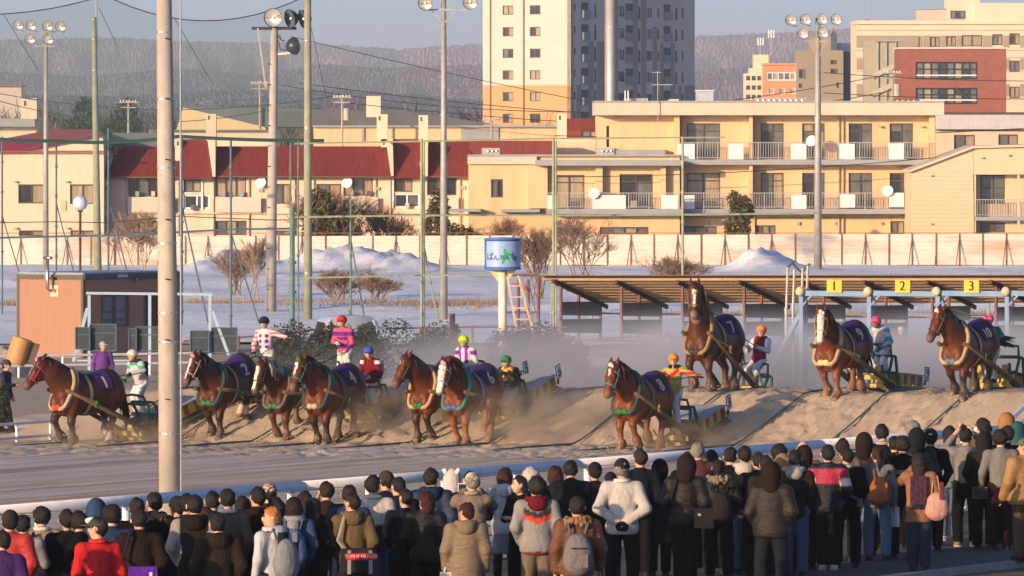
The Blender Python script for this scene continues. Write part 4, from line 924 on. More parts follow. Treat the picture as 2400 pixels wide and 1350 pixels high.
    ho_ = (zr < .075)[:, None]; C = np.where(ho_ & (len(hoofs) > 0), npv(.06, .045, .035), C)
    t = ((1-_sm((zr-.05)/.42))*(.30+.2*np.sin(x*17)*np.sin(z*23)*np.sin(y*19)))[:, None]; C = C*(1-t)+npv(.30, .22, .15)*t
    C *= (1+.16*np.sin(x*23+z*9)*np.sin(y*21-x*7)*np.sin(z*25+y*5))[:, None]
    if cfg.get('sock'):
        t = (1-_sm((zr-.26)/.08))[:, None]*(zr > .075)[:, None]*(_sm((-x-.3)/.1)[:, None] if cfg['sock'] == 'hind' else 1); C = C*(1-t)+npv(.55, .46, .36)*t
    rel = V-poll; th, tl, tn = rel@h, rel@lat, rel@nf
    hm = (th > -.04) & (np.abs(tl) < .2) & (tn > -.3) & (th < .78)
    w0, w1, t0, t1 = cfg.get('blaze', (.03, .03, .1, .2))
    ww = w0+(w1-w0)*np.clip((th-t0)/(t1-t0+1e-6), 0, 1)
    bl = hm & (tn > .04) & (np.abs(tl+cfg.get('bl_off', 0)) < ww) & (th > t0) & (th < t1); C[bl] = (.62, .55, .48)
    mz = hm & (th > .56); C[mz & ~bl] = C[mz & ~bl]*.55+npv(*cfg.get('muzzle', (.20, .13, .10)))*.45
    body = mesh_obj('body', V, Q, HAIRM, root, True, np.clip(C, 0.004, 1))
    bvh = BVHTree.FromPolygons([Vector(v) for v in V.tolist()], Q.tolist())
    def wrap(x0, a, tilt=0.0, cz=1.2, off=.02):
        c = Vector(P(x0, 0, cz)); d = Vector((tilt*math.cos(a), math.sin(a), math.cos(a))).normalized()
        hit = bvh.ray_cast(c+d*1.2, -d, 1.2)
        return (hit[0] if hit[0] is not None else c+d*.45)+d*off
    for y_ in (-1, 1):
        MB().color(tuple(npv(*cfg['coat'])*.9)).tube([poll-h*.06+lat*.08*y_+nf*.035, poll-h*.16+lat*.10*y_+nf*.05, poll-h*.30+lat*.105*y_+nf*.045], [.05, .052, .006], 7).build('ear', HAIRM, root, True, True)
    # eyes, mane, forelock, tail
    for y_ in (-1, 1):
        MB().ball(poll+h*.21+nf*.055+lat*.138*y_, (.024, .024, .024), 8, 5).build('eye', M('horse_eye', (.008, .006, .005), .08, 0), root, True)
    r = random.Random(cfg['id']); mb = MB().color(tuple(mane))
    fl = cfg.get('mane_side', 1)
    for i in range(70):
        f = i/69; p0 = nb+(poll-nb)*(f*1.02-.02)+npv(-.0, 0, 0); up = np.cross(npv(0, 1, 0), nd); up = up if up[2] > 0 else -up
        rad = .37+(.19-.37)*f; p0 = p0+up*(rad+.03*math.sin(f*3.1))*.98
        sd = fl if r.random() < .8 else -fl; ln = r.uniform(.16, .3)
        p1 = p0+up*.03+npv(-.03, .09*sd, .0); p2 = p0+npv(-.05, .2*sd+r.uniform(-.02, .02), -.12)-up*.03; p3 = p2+npv(r.uniform(-.06, .03), .03*sd, -ln)
        mb.tube([p0-up*.03, p1, p2, p3], [.03, .034, .028, .006], 5)
    for i in range(9):
        p0 = poll-h*.08+lat*r.uniform(-.05, .05)+nf*.02; mb.tube([p0, p0+nf*.11+h*.08, p0+nf*.125+h*r.uniform(.16, .26)+lat*r.uniform(-.06, .06)], [.02, .022, .005], 5)
    mb.build('mane', HAIRM, root, True, True)
    mb = MB().color(tuple(mane)); tb = npv(*P(-1.2, 0, 1.42)); sw = cfg.get('tail', (0, 0))
    for i in range(34):
        o = npv(r.uniform(-.03, .03), r.uniform(-.05, .05), r.uniform(-.03, .02)); e = npv(-.28+r.uniform(-.12, .08)-abs(sw[0])*.8, r.uniform(-.12, .12)+sw[0]*.35, -.82+r.uniform(-.1, .15)+sw[1])
        mb.tube([tb+o, tb+o+npv(-.12, 0, -.05+.02*sw[1]), tb+o*1.5+e*.55+npv(-.04, 0, -.03), tb+o*2+e], [.03, .035, .028, .005], 5)
    mb.build('tail', HAIRM, root, True, True)
    # harness
    cc = cfg['collar']; c0 = npv(*P(.70, 0, 1.30)); u_ = nz(npv(-.36, 0, .93))
    ring = [c0+u_*(.57*math.cos(a) if math.cos(a) > 0 else .50*math.cos(a))+npv(0, .41*math.sin(a), 0)+npv(.10*(1-math.cos(a))*.5, 0, 0) for a in np.linspace(0, 2*math.pi, 29)[:-1]]
    rg = []
    for a in np.linspace(0, 2*math.pi, 29)[:-1]:
        d = Vector(u_*math.cos(a)+npv(.22*(1-math.cos(a))*.5, math.sin(a), 0)).normalized(); c_ = Vector(c0); ht = bvh.ray_cast(c_+d*1.1, -d, 1.1)
        rg.append(np.array((ht[0] if ht[0] is not None else c_+d*.45)+d*.02))
    ring = [rg[i-1]*.25+rg[i]*.5+rg[(i+1) % 28]*.25 for i in range(28)]
    MB().color(cc).tube(ring, .055, 8, closed=True).build('collar', LEATH, root, True, True)
    ring2 = [p+(p-c0)*.06+npv(-.10, 0, .0) for p in ring]
    MB().color(cfg.get('hame', (.16, .12, .07))).tube(ring2, .03, 6, closed=True).build('hame', LEATH, root, True, True)
    bm = MB().color(cfg.get('pad', cc)); b0 = ring[14]
    for y_ in (-1, 1): bm.ball(b0+npv(.03, .07*y_, .02), (.055, .10, .075), 10, 6)
    bm.build('breast_pad', LEATH, root, True, True)
    sp = [wrap(.16, a, -.1) for a in np.linspace(-2.75, 2.75, 36)]
    def strap(pts, w, name, col, dx=(1, 0, 0)):
        vs, fs, D = [], [], Vector(dx)
        for p in pts: vs += [p-D*w, p+D*w]
        fs = [(2*i, 2*i+1, 2*i+3, 2*i+2) for i in range(len(pts)-1)]
        m = MB().color(col).add(vs, fs); return m.build(name, LEATH, root, True, True)
    strap(sp, .05, 'girth_strap', cfg.get('strap', CREAMH)); strap([wrap(-.68, a, -.05) for a in np.linspace(-1.7, 1.7, 22)], .025, 'loin_strap', (.05, .035, .02))
    for y_ in (-1, 1):
        strap([Vector(ring[2 if y_ > 0 else -2])]+[wrap(xx, .42*y_) for xx in (.45, .3, .16)], .025, 'back_strap', cfg.get('strap', CREAMH), (0, 1, 0))
        a_, b_ = Vector(ring2[8 if y_ > 0 else 20]), Vector(P(.05, .52*y_, 1.02))
        MB().color(cfg.get('trace', (.14, .11, .07))).bar(a_, b_, .09, .05).build('trace', LEATH, root, attr=True)
        MB().color(cfg.get('bow', GREEN)).ball(b_+Vector((0, .05*y_, -.02)), (.06, .04, .06), 7, 5).tube([b_, b_+Vector((-.05, .08*y_, -.18))], [.03, .01], 5).tube([b_, b_+Vector((.08, .08*y_, -.15))], [.03, .01], 5).build('bow', LEATH, root, True, True)
    bc = cfg.get('bridle', (.10, .06, .03)); bm = MB().color(bc)
    for f, ra, rb in ((.1, .165, .16), (.42, .14, .13)):
        o = poll+h*f-nf*.05
        bm.tube([o+lat*ra*math.sin(a)+nf*(rb+.03)*math.cos(a) for a in np.linspace(0, 2*math.pi, 17)[:-1]], .016, 5, closed=True)
    for y_ in (-1, 1):
        bm.tube([poll-h*.02+lat*.165*y_-nf*.02, poll+h*.25+lat*.155*y_-nf*.04, poll+h*.46+lat*.12*y_-nf*.05], .017, 5)
    bm.build('bridle', LEATH, root, True, True)
    if cfg.get('pom'): MB().color(cfg['pom']).ball(poll-h*.03+nf*.15, (.07, .07, .07), 9, 6).ball(poll+nf*.165+lat*.07, (.045, .045, .045), 8, 5).build('brow_pompom', LEATH, root, True, True)
    if cfg.get('cap'):                                     # knitted mane cover
        mb = MB().color(cfg['cap'])
        for i in range(12):
            f = .35+.6*i/11; p0 = nb+nd*L*f+up*(.33-.15*f)
            for y_ in (-1, 1):
                for j in range(4): mb.ball(p0+npv(-.03*j, .07*y_*(j+.4), -.06*j), (.04, .035, .035), 6, 4)
        mb.build('mane_ornament', LEATH, root, True, True)
    # saddle cloth with its number
    xs = np.linspace(-.08, -.55, 12); an = np.linspace(-1.22, 1.22, 25); vs, fs = [], []
    for xx in xs:
        for a in an:
            k_ = 1-.12*((xx+.44)/.36)**2*0; vs.append(wrap(xx-.05*abs(a), a*k_, 0, 1.15, .022))
    for i in range(11):
        for j in range(24): fs.append((i*25+j, i*25+j+1, (i+1)*25+j+1, (i+1)*25+j))
    sc_ = mesh_obj('saddle_cloth', vs, fs, M('cloth_purple', (.035, .017, .13), .85, .15, 6, .5), root, True)
    tv, tf = text_geo(cfg['num'], .46 if len(cfg['num']) == 1 else .36)
    tv, tf = dense(tv, tf)
    for sd in (1, -1):
        a0 = .88; m_ = MB()
        bold = []
        for ox in (-.012, 0, .012): m_.add([wrap(-.33-sd*0-(v.x*.95+ox)*1.0-.05*abs(a0-v.y/.52), sd*(a0-v.y/.52), 0, 1.15, .034+.001*ox/.012) if sd > 0 else wrap(-.33+(v.x*.95+ox)-.05*abs(a0-v.y/.52), -(a0-v.y/.52), 0, 1.15, .034+.001*ox/.012) for v in tv], tf)
        m_.build('number', M('number_cream', (.66, .52, .22), .8, .05), sc_)
    M_ = Matrix.Translation((cx, cy, z0)) @ Matrix.Rotation(ang, 4, 'Z') @ Matrix.Diagonal((SX, SY, sc, 1))
    mouth = [M_ @ Vector(poll+h*.52+lat*.10*y_-nf*.05) for y_ in (1, -1)]
    return dict(root=root, M=M_, fw=fw, lf=lf, c=(cx, cy), ang=ang, mouth=mouth, top=[M_ @ wrap(-.2, .5*s_) for s_ in (1, -1)], ring=[M_ @ Vector(ring2[8]), M_ @ Vector(ring2[20])], z0=z0)
SLG = MC('sled_paint', rough=.6, var=.25, scale=7, spec=.3)
YEL, SGREEN, SDARK, SRED, SGREY = (.55, .39, .10), (.02, .075, .06), (.03, .035, .035), (.17, .05, .035), (.27, .29, .31)
def sled(H, cfg):
    fw, lf = H['fw'], H['lf']; d = cfg.get('sled_d', 2.55); cx, cy = H['c'][0]-fw.x*d, H['c'][1]-fw.y*d
    za, zb = zt(cx+fw.x*.9, cy+fw.y*.9), zt(cx-fw.x*.9, cy-fw.y*.9); z0 = (za+zb)/2; pit = math.atan2(za-zb, 1.8)
    root = bpy.data.objects.new('race_sled', None); link(root); root.location = (cx, cy, z0+.02)
    R = Matrix.Rotation(H['ang'], 4, 'Z') @ Matrix.Rotation(-pit, 4, 'Y'); root.rotation_euler = R.to_euler()
    tag(root, cfg['sled'], 'sled', 'weighted race sleds behind the horses')
    Mi = (Matrix.Translation(root.location) @ R).inverted()
    for y in (-.42, .42):
        MB().color(SGREEN).tube([(-.95, y, .04), (.9, y, .04), (1.15, y, .12), (1.32, y, .36), (1.36, y, .55)], [.035, .04, .04, .04, .035], 6).build('runner', SLG, root, attr=True)
        MB().color(YEL).bar((1.02, y*.8, .02), (1.38, y*.8, .5), .16, .05).build('front_slat', SLG, root, attr=True)
    MB().color(YEL).bb(1.2, 1.26, -.5, .5, .22, .32).bb(1.05, 1.1, -.36, .36, .05, .13).build('front_bar', SLG, root, attr=True)
    MB().color(SDARK).bb(-.92, 1.0, -.40, .40, .09, .14).build('deck', SLG, root, attr=True)
    for i in range(3):
        x0 = -.88+i*.37; b = MB().color(YEL).bb(x0, x0+.35, -.38, .38, .145, .40).color(SRED)
        for y in (-.392, .392): b.bb(x0+.11, x0+.25, y-.012, y+.012, .17, .38)
        w = b.build('weight_box', SLG, root, attr=True)
        MB().color(SGREY).bb(x0-.005, x0+.355, -.41, .41, .405, .43).build('lid', SLG, w, attr=True)
    s = MB().color(SGREEN)
    for y in (-.36, .36): s.bar((.35, y, .14), (.55, y, .78), .05).bar((.95, y, .14), (.7, y, .78), .05)
    s.bar((.55, -.36, .78), (.55, .36, .78), .05).bar((.7, -.36, .78), (.7, .36, .78), .05).bb(.35, .95, -.34, .34, .40, .44)
    s.tube([(.72, -.34, .76), (.78, -.34, 1.0), (.78, 0, 1.04), (.78, .34, 1.0), (.72, .34, .76)], .03, 6)
    s.build('driver_stand', SLG, root, attr=True)
    tv, tf = text_geo(cfg['num'], .30)
    # the plate stands turned so that it also reads from the near side
    m_ = MB().add([(-.98+-v.x, .458, .46+v.y) for v in tv], tf); m_.build('number', M('number_black', (.02, .02, .02), .8), root)
    MB().color((.7, .7, .7)).bb(-1.075, -.885, .43, .452, .32, .60).color(SDARK).bb(-1.095, -.865, .42, .431, .30, .62).bar((-.88, .42, .2), (-.93, .44, .4), .04).build('number_plate', SLG, root, attr=True)
    for i, y in ((0, .46), (1, -.46)):
        a = Mi @ H['ring'][i]; a.y *= 1.03; e = Vector((.80, y*1.08, .10))
        MB().color((.13, .085, .04) if i == 0 else (.06, .06, .04)).tube([a+(a-e).normalized()*.25, a.lerp(e, .5), e], [.045, .06, .065], 8).build('shaft', SLG, root, True, True)
    return root, (Matrix.Translation(root.location) @ R)
BAY, CHEST, LIGHTCH = (.070, .019, .007), (.108, .028, .008), (.14, .037, .010)
DK = (.018, .012, .010)
HS = [
 dict(id=1, num='1', hoof=(163, 1043), hoof_local=(.69, .23), yaw=-16, neck_yaw=-16, head_yaw=-32, head_pitch=-52, neck_el=37, coat=BAY, leg=DK, mane=DK, blaze=(.045, .02, .06, .42), collar=CREAMH, pad=REDH, strap=CREAMH, bridle=(.35, .02, .04), pom=(.5, .2, .25), legs=(('p', .0), ('l', .26), ('p', .30), ('l', -.05)), sock='hind',
      label='dark bay draft horse with pink bridle and cloth 1, leftmost runner', sled='sled behind the leftmost horse, half hidden by the thick pole'),
 dict(id=2, num='2', hoof=(512, 1031), hoof_local=(.72, .23), neck_yaw=-8, head_yaw=-14, head_pitch=-55, neck_el=36, coat=BAY, leg=DK, mane=DK, blaze=(.05, .022, .05, .58), collar=TEAL, pad=GREEN, strap=CREAMH, bridle=(.3, .3, .28), pom=(.45, .2, .15), legs=(('p', .06), ('p', -.28), ('l', .16), ('p', -.25)), sock='hind', trace=(.03, .12, .08),
      label='bay draft horse with teal collar, long white face stripe and cloth 2', sled='sled pulled by the horse with cloth 2'),
 dict(id=3, scale=.91, num='3', hoof=(667, 1037), hoof_local=(.69, .23), neck_yaw=-6, head_yaw=-10, head_pitch=-62, neck_el=31, coat=(.065, .022, .011), leg=(.08, .035, .02), mane=(.42, .36, .27), blaze=(.055, .05, .05, .64), collar=(.10, .09, .08), pad=GREEN, strap=(.3, .3, .28), bridle=(.04, .03, .03), legs=(('p', .02), ('l', .02), ('p', -.3), ('l', .2)), cap=(.10, .13, .15),
      label='brown draft horse with flaxen mane under a knitted dotted cover', sled='sled hidden behind the horse with the flaxen mane'),
 dict(id=4, scale=.96, num='4', hoof=(762, 1043), hoof_local=(.72, .23), neck_yaw=-8, head_yaw=-8, head_pitch=-58, neck_el=34, coat=CHEST, leg=DK, mane=DK, blaze=(.06, .012, .06, .38), collar=TEAL, pad=CREAMH, strap=(.03, .16, .1), bridle=(.03, .18, .13), pom=GREEN, legs=(('p', .06), ('p', -.26), ('l', .12), ('p', .30)), trace=(.10, .09, .06),
      label='bay draft horse with white forehead star, green bridle and cloth 4', sled='sled with yellow boxes behind the horse with cloth 4'),
 dict(id=5, scale=.93, num='5', hoof=(972, 1037), hoof_local=(.66, -.23), neck_yaw=-12, head_yaw=-24, head_pitch=-56, neck_el=38, coat=CHEST, leg=DK, mane=(.05, .018, .01), blaze=(.02, .012, .08, .16), collar=(.42, .25, .13), pad=GREEN, strap=GOLD, legs=(('l', .30), ('p', .0), ('p', .25), ('l', -.05)), trace=(.03, .12, .06), pom=(.03, .03, .03),
      label='chestnut draft horse with black lifted foreleg and tan collar', sled='sled hidden between the two horses near the middle'),
 dict(id=6, num='6', hoof=(1088, 1045), hoof_local=(.72, .23), neck_yaw=2, head_yaw=6, head_pitch=-60, neck_el=31, coat=LIGHTCH, leg=(.21, .075, .035), mane=(.06, .02, .01), blaze=(.10, .075, .04, .70), collar=(.03, .18, .14), pad=BLUEH, strap=(.2, .24, .4), bridle=(.2, .2, .4), pom=(.6, .3, .38), bow=(.55, .05, .05), trace=(.05, .06, .2), legs=(('p', .06), ('p', -.30), ('p', .30), ('p', -.25)), muzzle=(.5, .38, .34),
      label='chestnut draft horse with broad white face and pink pompoms', sled='yellow striped sled with plate 6'),
 dict(id=8, num='8', hoof=(1449, 1056), hoof_local=(.69, -.23), neck_yaw=-2, head_yaw=-4, head_pitch=-62, neck_el=33, coat=(.135, .036, .010), leg=(.17, .06, .025), mane=(.05, .02, .01), blaze=(.035, .02, .07, .24), collar=TEAL, pad=GREEN, strap=(.1, .18, .1), bridle=(.10, .22, .24), pom=(.6, .5, .48), bow=GOLD, legs=(('l', .22), ('p', .02), ('p', .32), ('l', .1)), feather=1,
      label='chestnut draft horse with cloth 8 trotting off the ridge foot', sled='sled with yellow boxes and plate 8'),
 dict(id=7, scale=.97, num='7', hoof=(1660, 918), hoof_local=(.64, .23), neck_yaw=6, neck_el=66, neck_len=1.05, head_yaw=26, head_pitch=-66, coat=(.075, .024, .009), leg=(.065, .028, .016), mane=(.20, .11, .07), blaze=(.05, .018, .06, .45), collar=(.26, .17, .08), pad=(.03, .03, .035), strap=GOLD, bridle=(.2, .12, .06), bow=GOLD, legs=(('p', -.04), ('l', .24), ('p', .2), ('p', -.2)), feather=2, muzzle=(.3, .2, .16), trace=(.3, .18, .05),
      label='tall brown draft horse with cloth 7 facing us on top of the ridge', sled='sled behind the tall horse on the ridge top'),
 dict(id=9, num='9', hoof=(1958, 938), hoof_local=(.74, .23), neck_yaw=8, head_yaw=20, head_pitch=-62, neck_el=42, coat=(.115, .028, .010), leg=(.18, .075, .04), mane=(.04, .015, .01), blaze=(.085, .075, .04, .70), collar=CREAMH, pad=(.62, .46, .22), strap=GOLD, bridle=(.45, .33, .15), pom=(.6, .5, .4), legs=(('p', .08), ('p', -.28), ('l', .16), ('p', -.2)), muzzle=(.5, .36, .3), feather=1, trace=(.35, .25, .1),
      label='chestnut draft horse with full white face and cream harness on the ridge', sled='sled with plate 9 on the ridge'),
 dict(id=10, num='10', hoof=(2256, 938), hoof_local=(.74, .23), neck_yaw=-12, head_yaw=-22, head_pitch=-56, neck_el=40, coat=(.10, .027, .011), leg=DK, mane=DK, blaze=(.01, .01, .1, .12), collar=CREAMH, pad=(.10, .14, .2), strap=CREAMH, bridle=(.12, .08, .04), pom=(.5, .45, .42), legs=(('p', .1), ('p', -.30), ('p', .2), ('l', .0)), tail=(.7, .55), feather=1, trace=(.1, .09, .07),
      label='bay draft horse with cloth 10 and streaming black tail, rightmost runner', sled='sled cut by the right edge of the view'),
]
HR = {}
for c in HS:
    H = horse(c); root, Ms = sled(H, c); H['Ms'] = Ms; HR[c['id']] = H
# ------------------------------------------------------------------ people
ARMS = {   # elbow, wrist (side = +1), as seen standing upright, z from the ground
 'down': ((.255, -.03, 1.12), (.25, .05, .87)), 'pocket': ((.265, -.06, 1.13), (.19, .10, .95)), 'front': ((.26, .05, 1.12), (.06, .25, 1.14)),
 'phone': ((.27, .17, 1.30), (.09, .30, 1.50)), 'up': ((.31, .10, 1.42), (.10, .24, 1.68)), 'back': ((.30, -.12, 1.12), (.05, -.15, .95)),
 'face': ((.24, .12, 1.15), (.12, .16, 1.48)), 'rein': ((.27, .10, 1.12), (.13, .36, 1.14)), 'reinhi': ((.33, .10, 1.28), (.2, .38, 1.32)), 'out': ((.44, .06, 1.32), (.68, .14, 1.28)), 'lowrein': ((.27, .10, 1.1), (.16, .32, .95)), 'bag': ((.27, -.02, 1.12), (.27, .12, .90))}
def joints(lean=0.0, al='down', ar='down', hyaw=0.0, crouch=0.0, stance=.10, stride=0.0, hp=0.0):
    pz = .93-crouch*.30; J = {}
    R = Matrix.Rotation(-lean, 3, 'X'); o = Vector((0, -crouch*.16, pz))
    T = lambda p: np.array(o+R @ Vector((p[0], p[1], p[2]-.93)))
    J['pel'] = np.array(o); J['chest'] = T((0, 0, 1.22)); J['neck'] = T((0, -.015, 1.44)); J['head'] = T((0, .02+hp*.06, 1.60)); J['belly'] = T((0, .01, 1.05))
    for n, s_, m in (('L', -1, al), ('R', 1, ar)):
        J['sh'+n] = T((.185*s_, -.01, 1.375)); e, w = ARMS[m]
        J['el'+n] = T((e[0]*s_, e[1], e[2])); J['wr'+n] = T((w[0]*s_, w[1], w[2]))
        J['hip'+n] = np.array(o+Vector((.09*s_, 0, -.04))); J['kn'+n] = np.array((.105*s_+(stance-.1)*s_, crouch*.34+stride*s_*.12, .49-crouch*.05)); J['an'+n] = np.array((stance*s_, stride*s_*.22-crouch*.02, .08))
    J['hyaw'] = hyaw
    return J
def hrel(J, p):
    c, s_ = math.cos(J['hyaw']), math.sin(J['hyaw']); return J['head']+np.array((c*p[0]-s_*p[1], s_*p[0]+c*p[1], p[2]))
def bounds(J, pad=.2):
    A = np.array([v for k, v in J.items() if k != 'hyaw']); return A.min(0)-pad, A.max(0)+pad
def legs_sdf(s, J, t, rb=(.088, .066, .048), k=.03, lo=.0):
    for n in 'LR':
        s.cone(J['hip'+n], J['kn'+n], rb[0]+t, rb[1]+t, k); s.cone(J['kn'+n], J['an'+n]+np.array((0, 0, lo)), rb[1]+t, rb[2]+t, k)
def torso_sdf(s, J, t, w=1.0):
    s.ell(J['chest'], ((.165+t)*w, (.112+t), .245+t*.6), .05); s.ell(J['belly'], ((.15+t)*w, .108+t, .2), .06); s.ell(J['pel']+np.array((0, -.01, -.01)), ((.165+t)*w, .12+t, .14), .06)
    s.cone(J['shL'], J['shR'], .062+t*.8, None, .06)
def arms_sdf(s, J, t, cut=0.0):
    for n in 'LR':
        s.cone(J['sh'+n], J['el'+n], .058+t, .046+t, .04); s.cone(J['el'+n], J['el'+n]+(J['wr'+n]-J['el'+n])*(1-cut), .046+t, .036+t*.8, .03)
def body_mesh(J, skin, key):
    lo, hi = bounds(J, .17); s = SDF(lo, hi, .026); torso_sdf(s, J, 0); arms_sdf(s, J, 0); legs_sdf(s, J, 0, k=.05)
    s.cone(J['neck'], J['head']+np.array((0, -.01, -.03)), .056, .05, .03)
    s.ell(hrel(J, (0, -.004, .015)), (.078, .098, .108), .03); s.ell(hrel(J, (0, .03, -.055)), (.058, .062, .062), .03); s.cone(hrel(J, (0, .09, .015)), hrel(J, (0, .112, -.022)), .014, .017, .012)
    for y in (-1, 1): s.ell(hrel(J, (.094*y, -.008, .0)), (.018, .028, .036), .01)
    for n in 'LR':
        s.ell(J['an'+n]+np.array((0, .07, -.045)), (.045, .12, .04), .03)
        d = nz(J['wr'+n]-J['el'+n]); s.cone(J['wr'+n], J['wr'+n]+d*.07, .033, .03, .02, (1, 1, 1))
    V, Q = s.mesh(); m = MB().color(skin); m.v = [tuple(v) for v in V.tolist()]; m.f = [tuple(f) for f in Q.tolist()]; m.c = [skin]*len(V)
    for n, sd in (('L', -1), ('R', 1)):                 # fingers and thumb on each palm
        d = nz(J['wr'+n]-J['el'+n]); a = nz(np.cross(d, np.array((sd*1.0, .2, .1)))); a = a if abs(a[1]) > .2 else nz(np.cross(d, np.array((0, 0, 1.0)))); b = nz(np.cross(a, d)); pb = J['wr'+n]+d*.085
        for i, l in enumerate((.062, .072, .068, .052)):
            p = pb+a*(.027-.018*i); m.tube([p, p+d*l*.5+b*.008, p+d*l*.85-b*sd*.02], [.0095, .009, .0075], 5)
        p = J['wr'+n]+d*.03+a*.028; m.tube([p, p+a*.03+d*.03, p+a*.035+d*.06], [.012, .0105, .009], 5)
    return m
_mc = {}
def cached(key, fn):
    if key not in _mc: _mc[key] = fn()
    return _mc[key]
HC_ = {'black': (.012, .010, .010), 'brown': (.018, .010, .007), 'auburn': (.036, .011, .007), 'grey': (.20, .18, .16), 'orange': (.40, .17, .04), 'white': (.45, .42, .36)}
SKIN = (.50, .30, .19)
def person(label, loc, yaw=0.0, h=1.70, pose=None, top=(.03, .03, .04), puff=.02, hem=.80, bottom=(.02, .02, .028), legs='trousers', hair='short', haircol='black', hat=None, hatcol=(.03, .03, .03), hood=None, hoodcol=None, pat=None, shoes=(.03, .03, .03), group='spectators crowding the rail', w=1.0, fur=None, gloves=None, skin=SKIN, face=False, sleeves=None, collar=None, name='person', scarf=None, fine=.026):
    dkn = lambda c: tuple(x*(.30 if max(c) < .08 else .72) for x in c)  # darkens the clothes: shade among the crowd put into their colours
    top = dkn(top); bottom = dkn(bottom) if group and 'spectators' in group else bottom; hoodcol = dkn(hoodcol) if hoodcol is not None else None
    puff = puff*.8; w = w*.95
    pose = pose or {}; J = joints(**pose); key = tuple(sorted(pose.items())); sc = h/1.72
    root = empty(name, loc, yaw, label, 'person', group); root.scale = (sc, sc, sc)
    bm = cached(('b', key, skin), lambda: body_mesh(J, skin, key))
    if ('bm', key, skin) not in _mc: o = bm.build('body', MC('skin', rough=.55, var=.06, spec=.3), root, True, True); _mc[('bm', key, skin)] = o.data
    else: o = link(bpy.data.objects.new('body', _mc[('bm', key, skin)]), root)
    lo, hi = bounds(J, .24)
    def mk_top():
        s = SDF((lo[0], lo[1], hem-.1), (hi[0], hi[1], J['head'][2]+.02), fine); torso_sdf(s, J, puff, w); arms_sdf(s, J, puff*.85, .04)
        s.cone(J['chest']+np.array((0, 0, .1)), J['neck']+np.array((0, -.005, -.005)), .10+puff*.5, .062+puff*.4, .04)
        if hem < .8:
            pz = J['pel']; s.cone(pz, np.array((0, pz[1]*.6, hem-.05)), .15+puff, .19+puff, .06, (1, 1.25, 1))
        elif hem < .9: s.ell(J['pel']+np.array((0, 0, -.06)), ((.175+puff)*w, .135+puff, .16), .05)
        s.cut(lambda X, Y, Z: hem-Z)
        return s.mesh()
    V, Q = cached(('t', key, round(puff, 3), hem, w, fine), mk_top)
    C = np.tile(np.array(top, np.float32), (len(V), 1))
    dE = np.abs(V[:, 0])-.17; slv = np.zeros(len(V), bool)
    for n in 'LR':
        for a, b in (('sh', 'el'), ('el', 'wr')):
            A, B = J[a+n], J[b+n]; ba = B-A; t_ = np.clip((V-A)@ba/(ba@ba), 0, 1); dd = np.linalg.norm(V-A-t_[:, None]*ba, axis=1)
            slv |= (dd < .085+puff) & ((np.abs(V[:, 0]) > .155*w+puff*.4) | (b == 'wr'))
    if sleeves is not None: C[slv] = sleeves
    if pat is not None: C = pat(V, C, slv, J)
    jk = mesh_obj('jacket', V, Q, CLOTHM if puff < .036 else M('puffer', rough=.5, var=.12, scale=7, bump=1.6, spec=.4, attr=True, stretch=(1, 1, 3)), root, True, C)
    if legs == 'trousers' or legs == 'skirt':
        def mk_leg():
            s = SDF((-.36, lo[1], .0), (.36, hi[1], J['pel'][2]+.12), .026)
            if legs == 'trousers': legs_sdf(s, J, .016, (.090, .07, .062)); s.ell(J['pel']+np.array((0, -.01, -.01)), (.175, .13, .13), .05); s.cut(lambda X, Y, Z: np.maximum(.07-Z, Z-J['pel'][2]-.08)+0*X+0*Y)
            else: s.cone(J['pel'], (0, 0, .50), .165, .19, .04, (1, 1.2, 1)); s.cut(lambda X, Y, Z: np.maximum(.53-Z, Z-J['pel'][2]-.08)+0*X+0*Y)
            return s.mesh()
        V, Q = cached(('l', key, legs), mk_leg)
        mesh_obj(legs, V, Q, CLOTHM, root, True, np.tile(np.array(bottom, np.float32), (len(V), 1)))
        if legs == 'skirt':
            def mk_t():
                s = SDF((-.36, lo[1], .0), (.36, hi[1], .95), .026); legs_sdf(s, J, .006); s.cut(lambda X, Y, Z: np.maximum(.07-Z, Z-.7)+0*X+0*Y); return s.mesh()
            V, Q = cached(('ti', key), mk_t); mesh_obj('tights', V, Q, CLOTHM, root, True, np.tile(np.array((.012, .012, .014), np.float32), (len(V), 1)))
    for n in 'LR':
        a = J['an'+n]; m = MB().color(shoes).ball((a[0], a[1]+.065, .055), (.055, .14, .05), 10, 6).ball((a[0], a[1]-.01, .075), (.05, .065, .065), 8, 5).color((.4, .39, .37) if sum(shoes) > .2 else (.05, .05, .05)).box((a[0], a[1]+.06, .012), (.1, .27, .024)); m.build('shoe', CLOTHM, root, True, True)
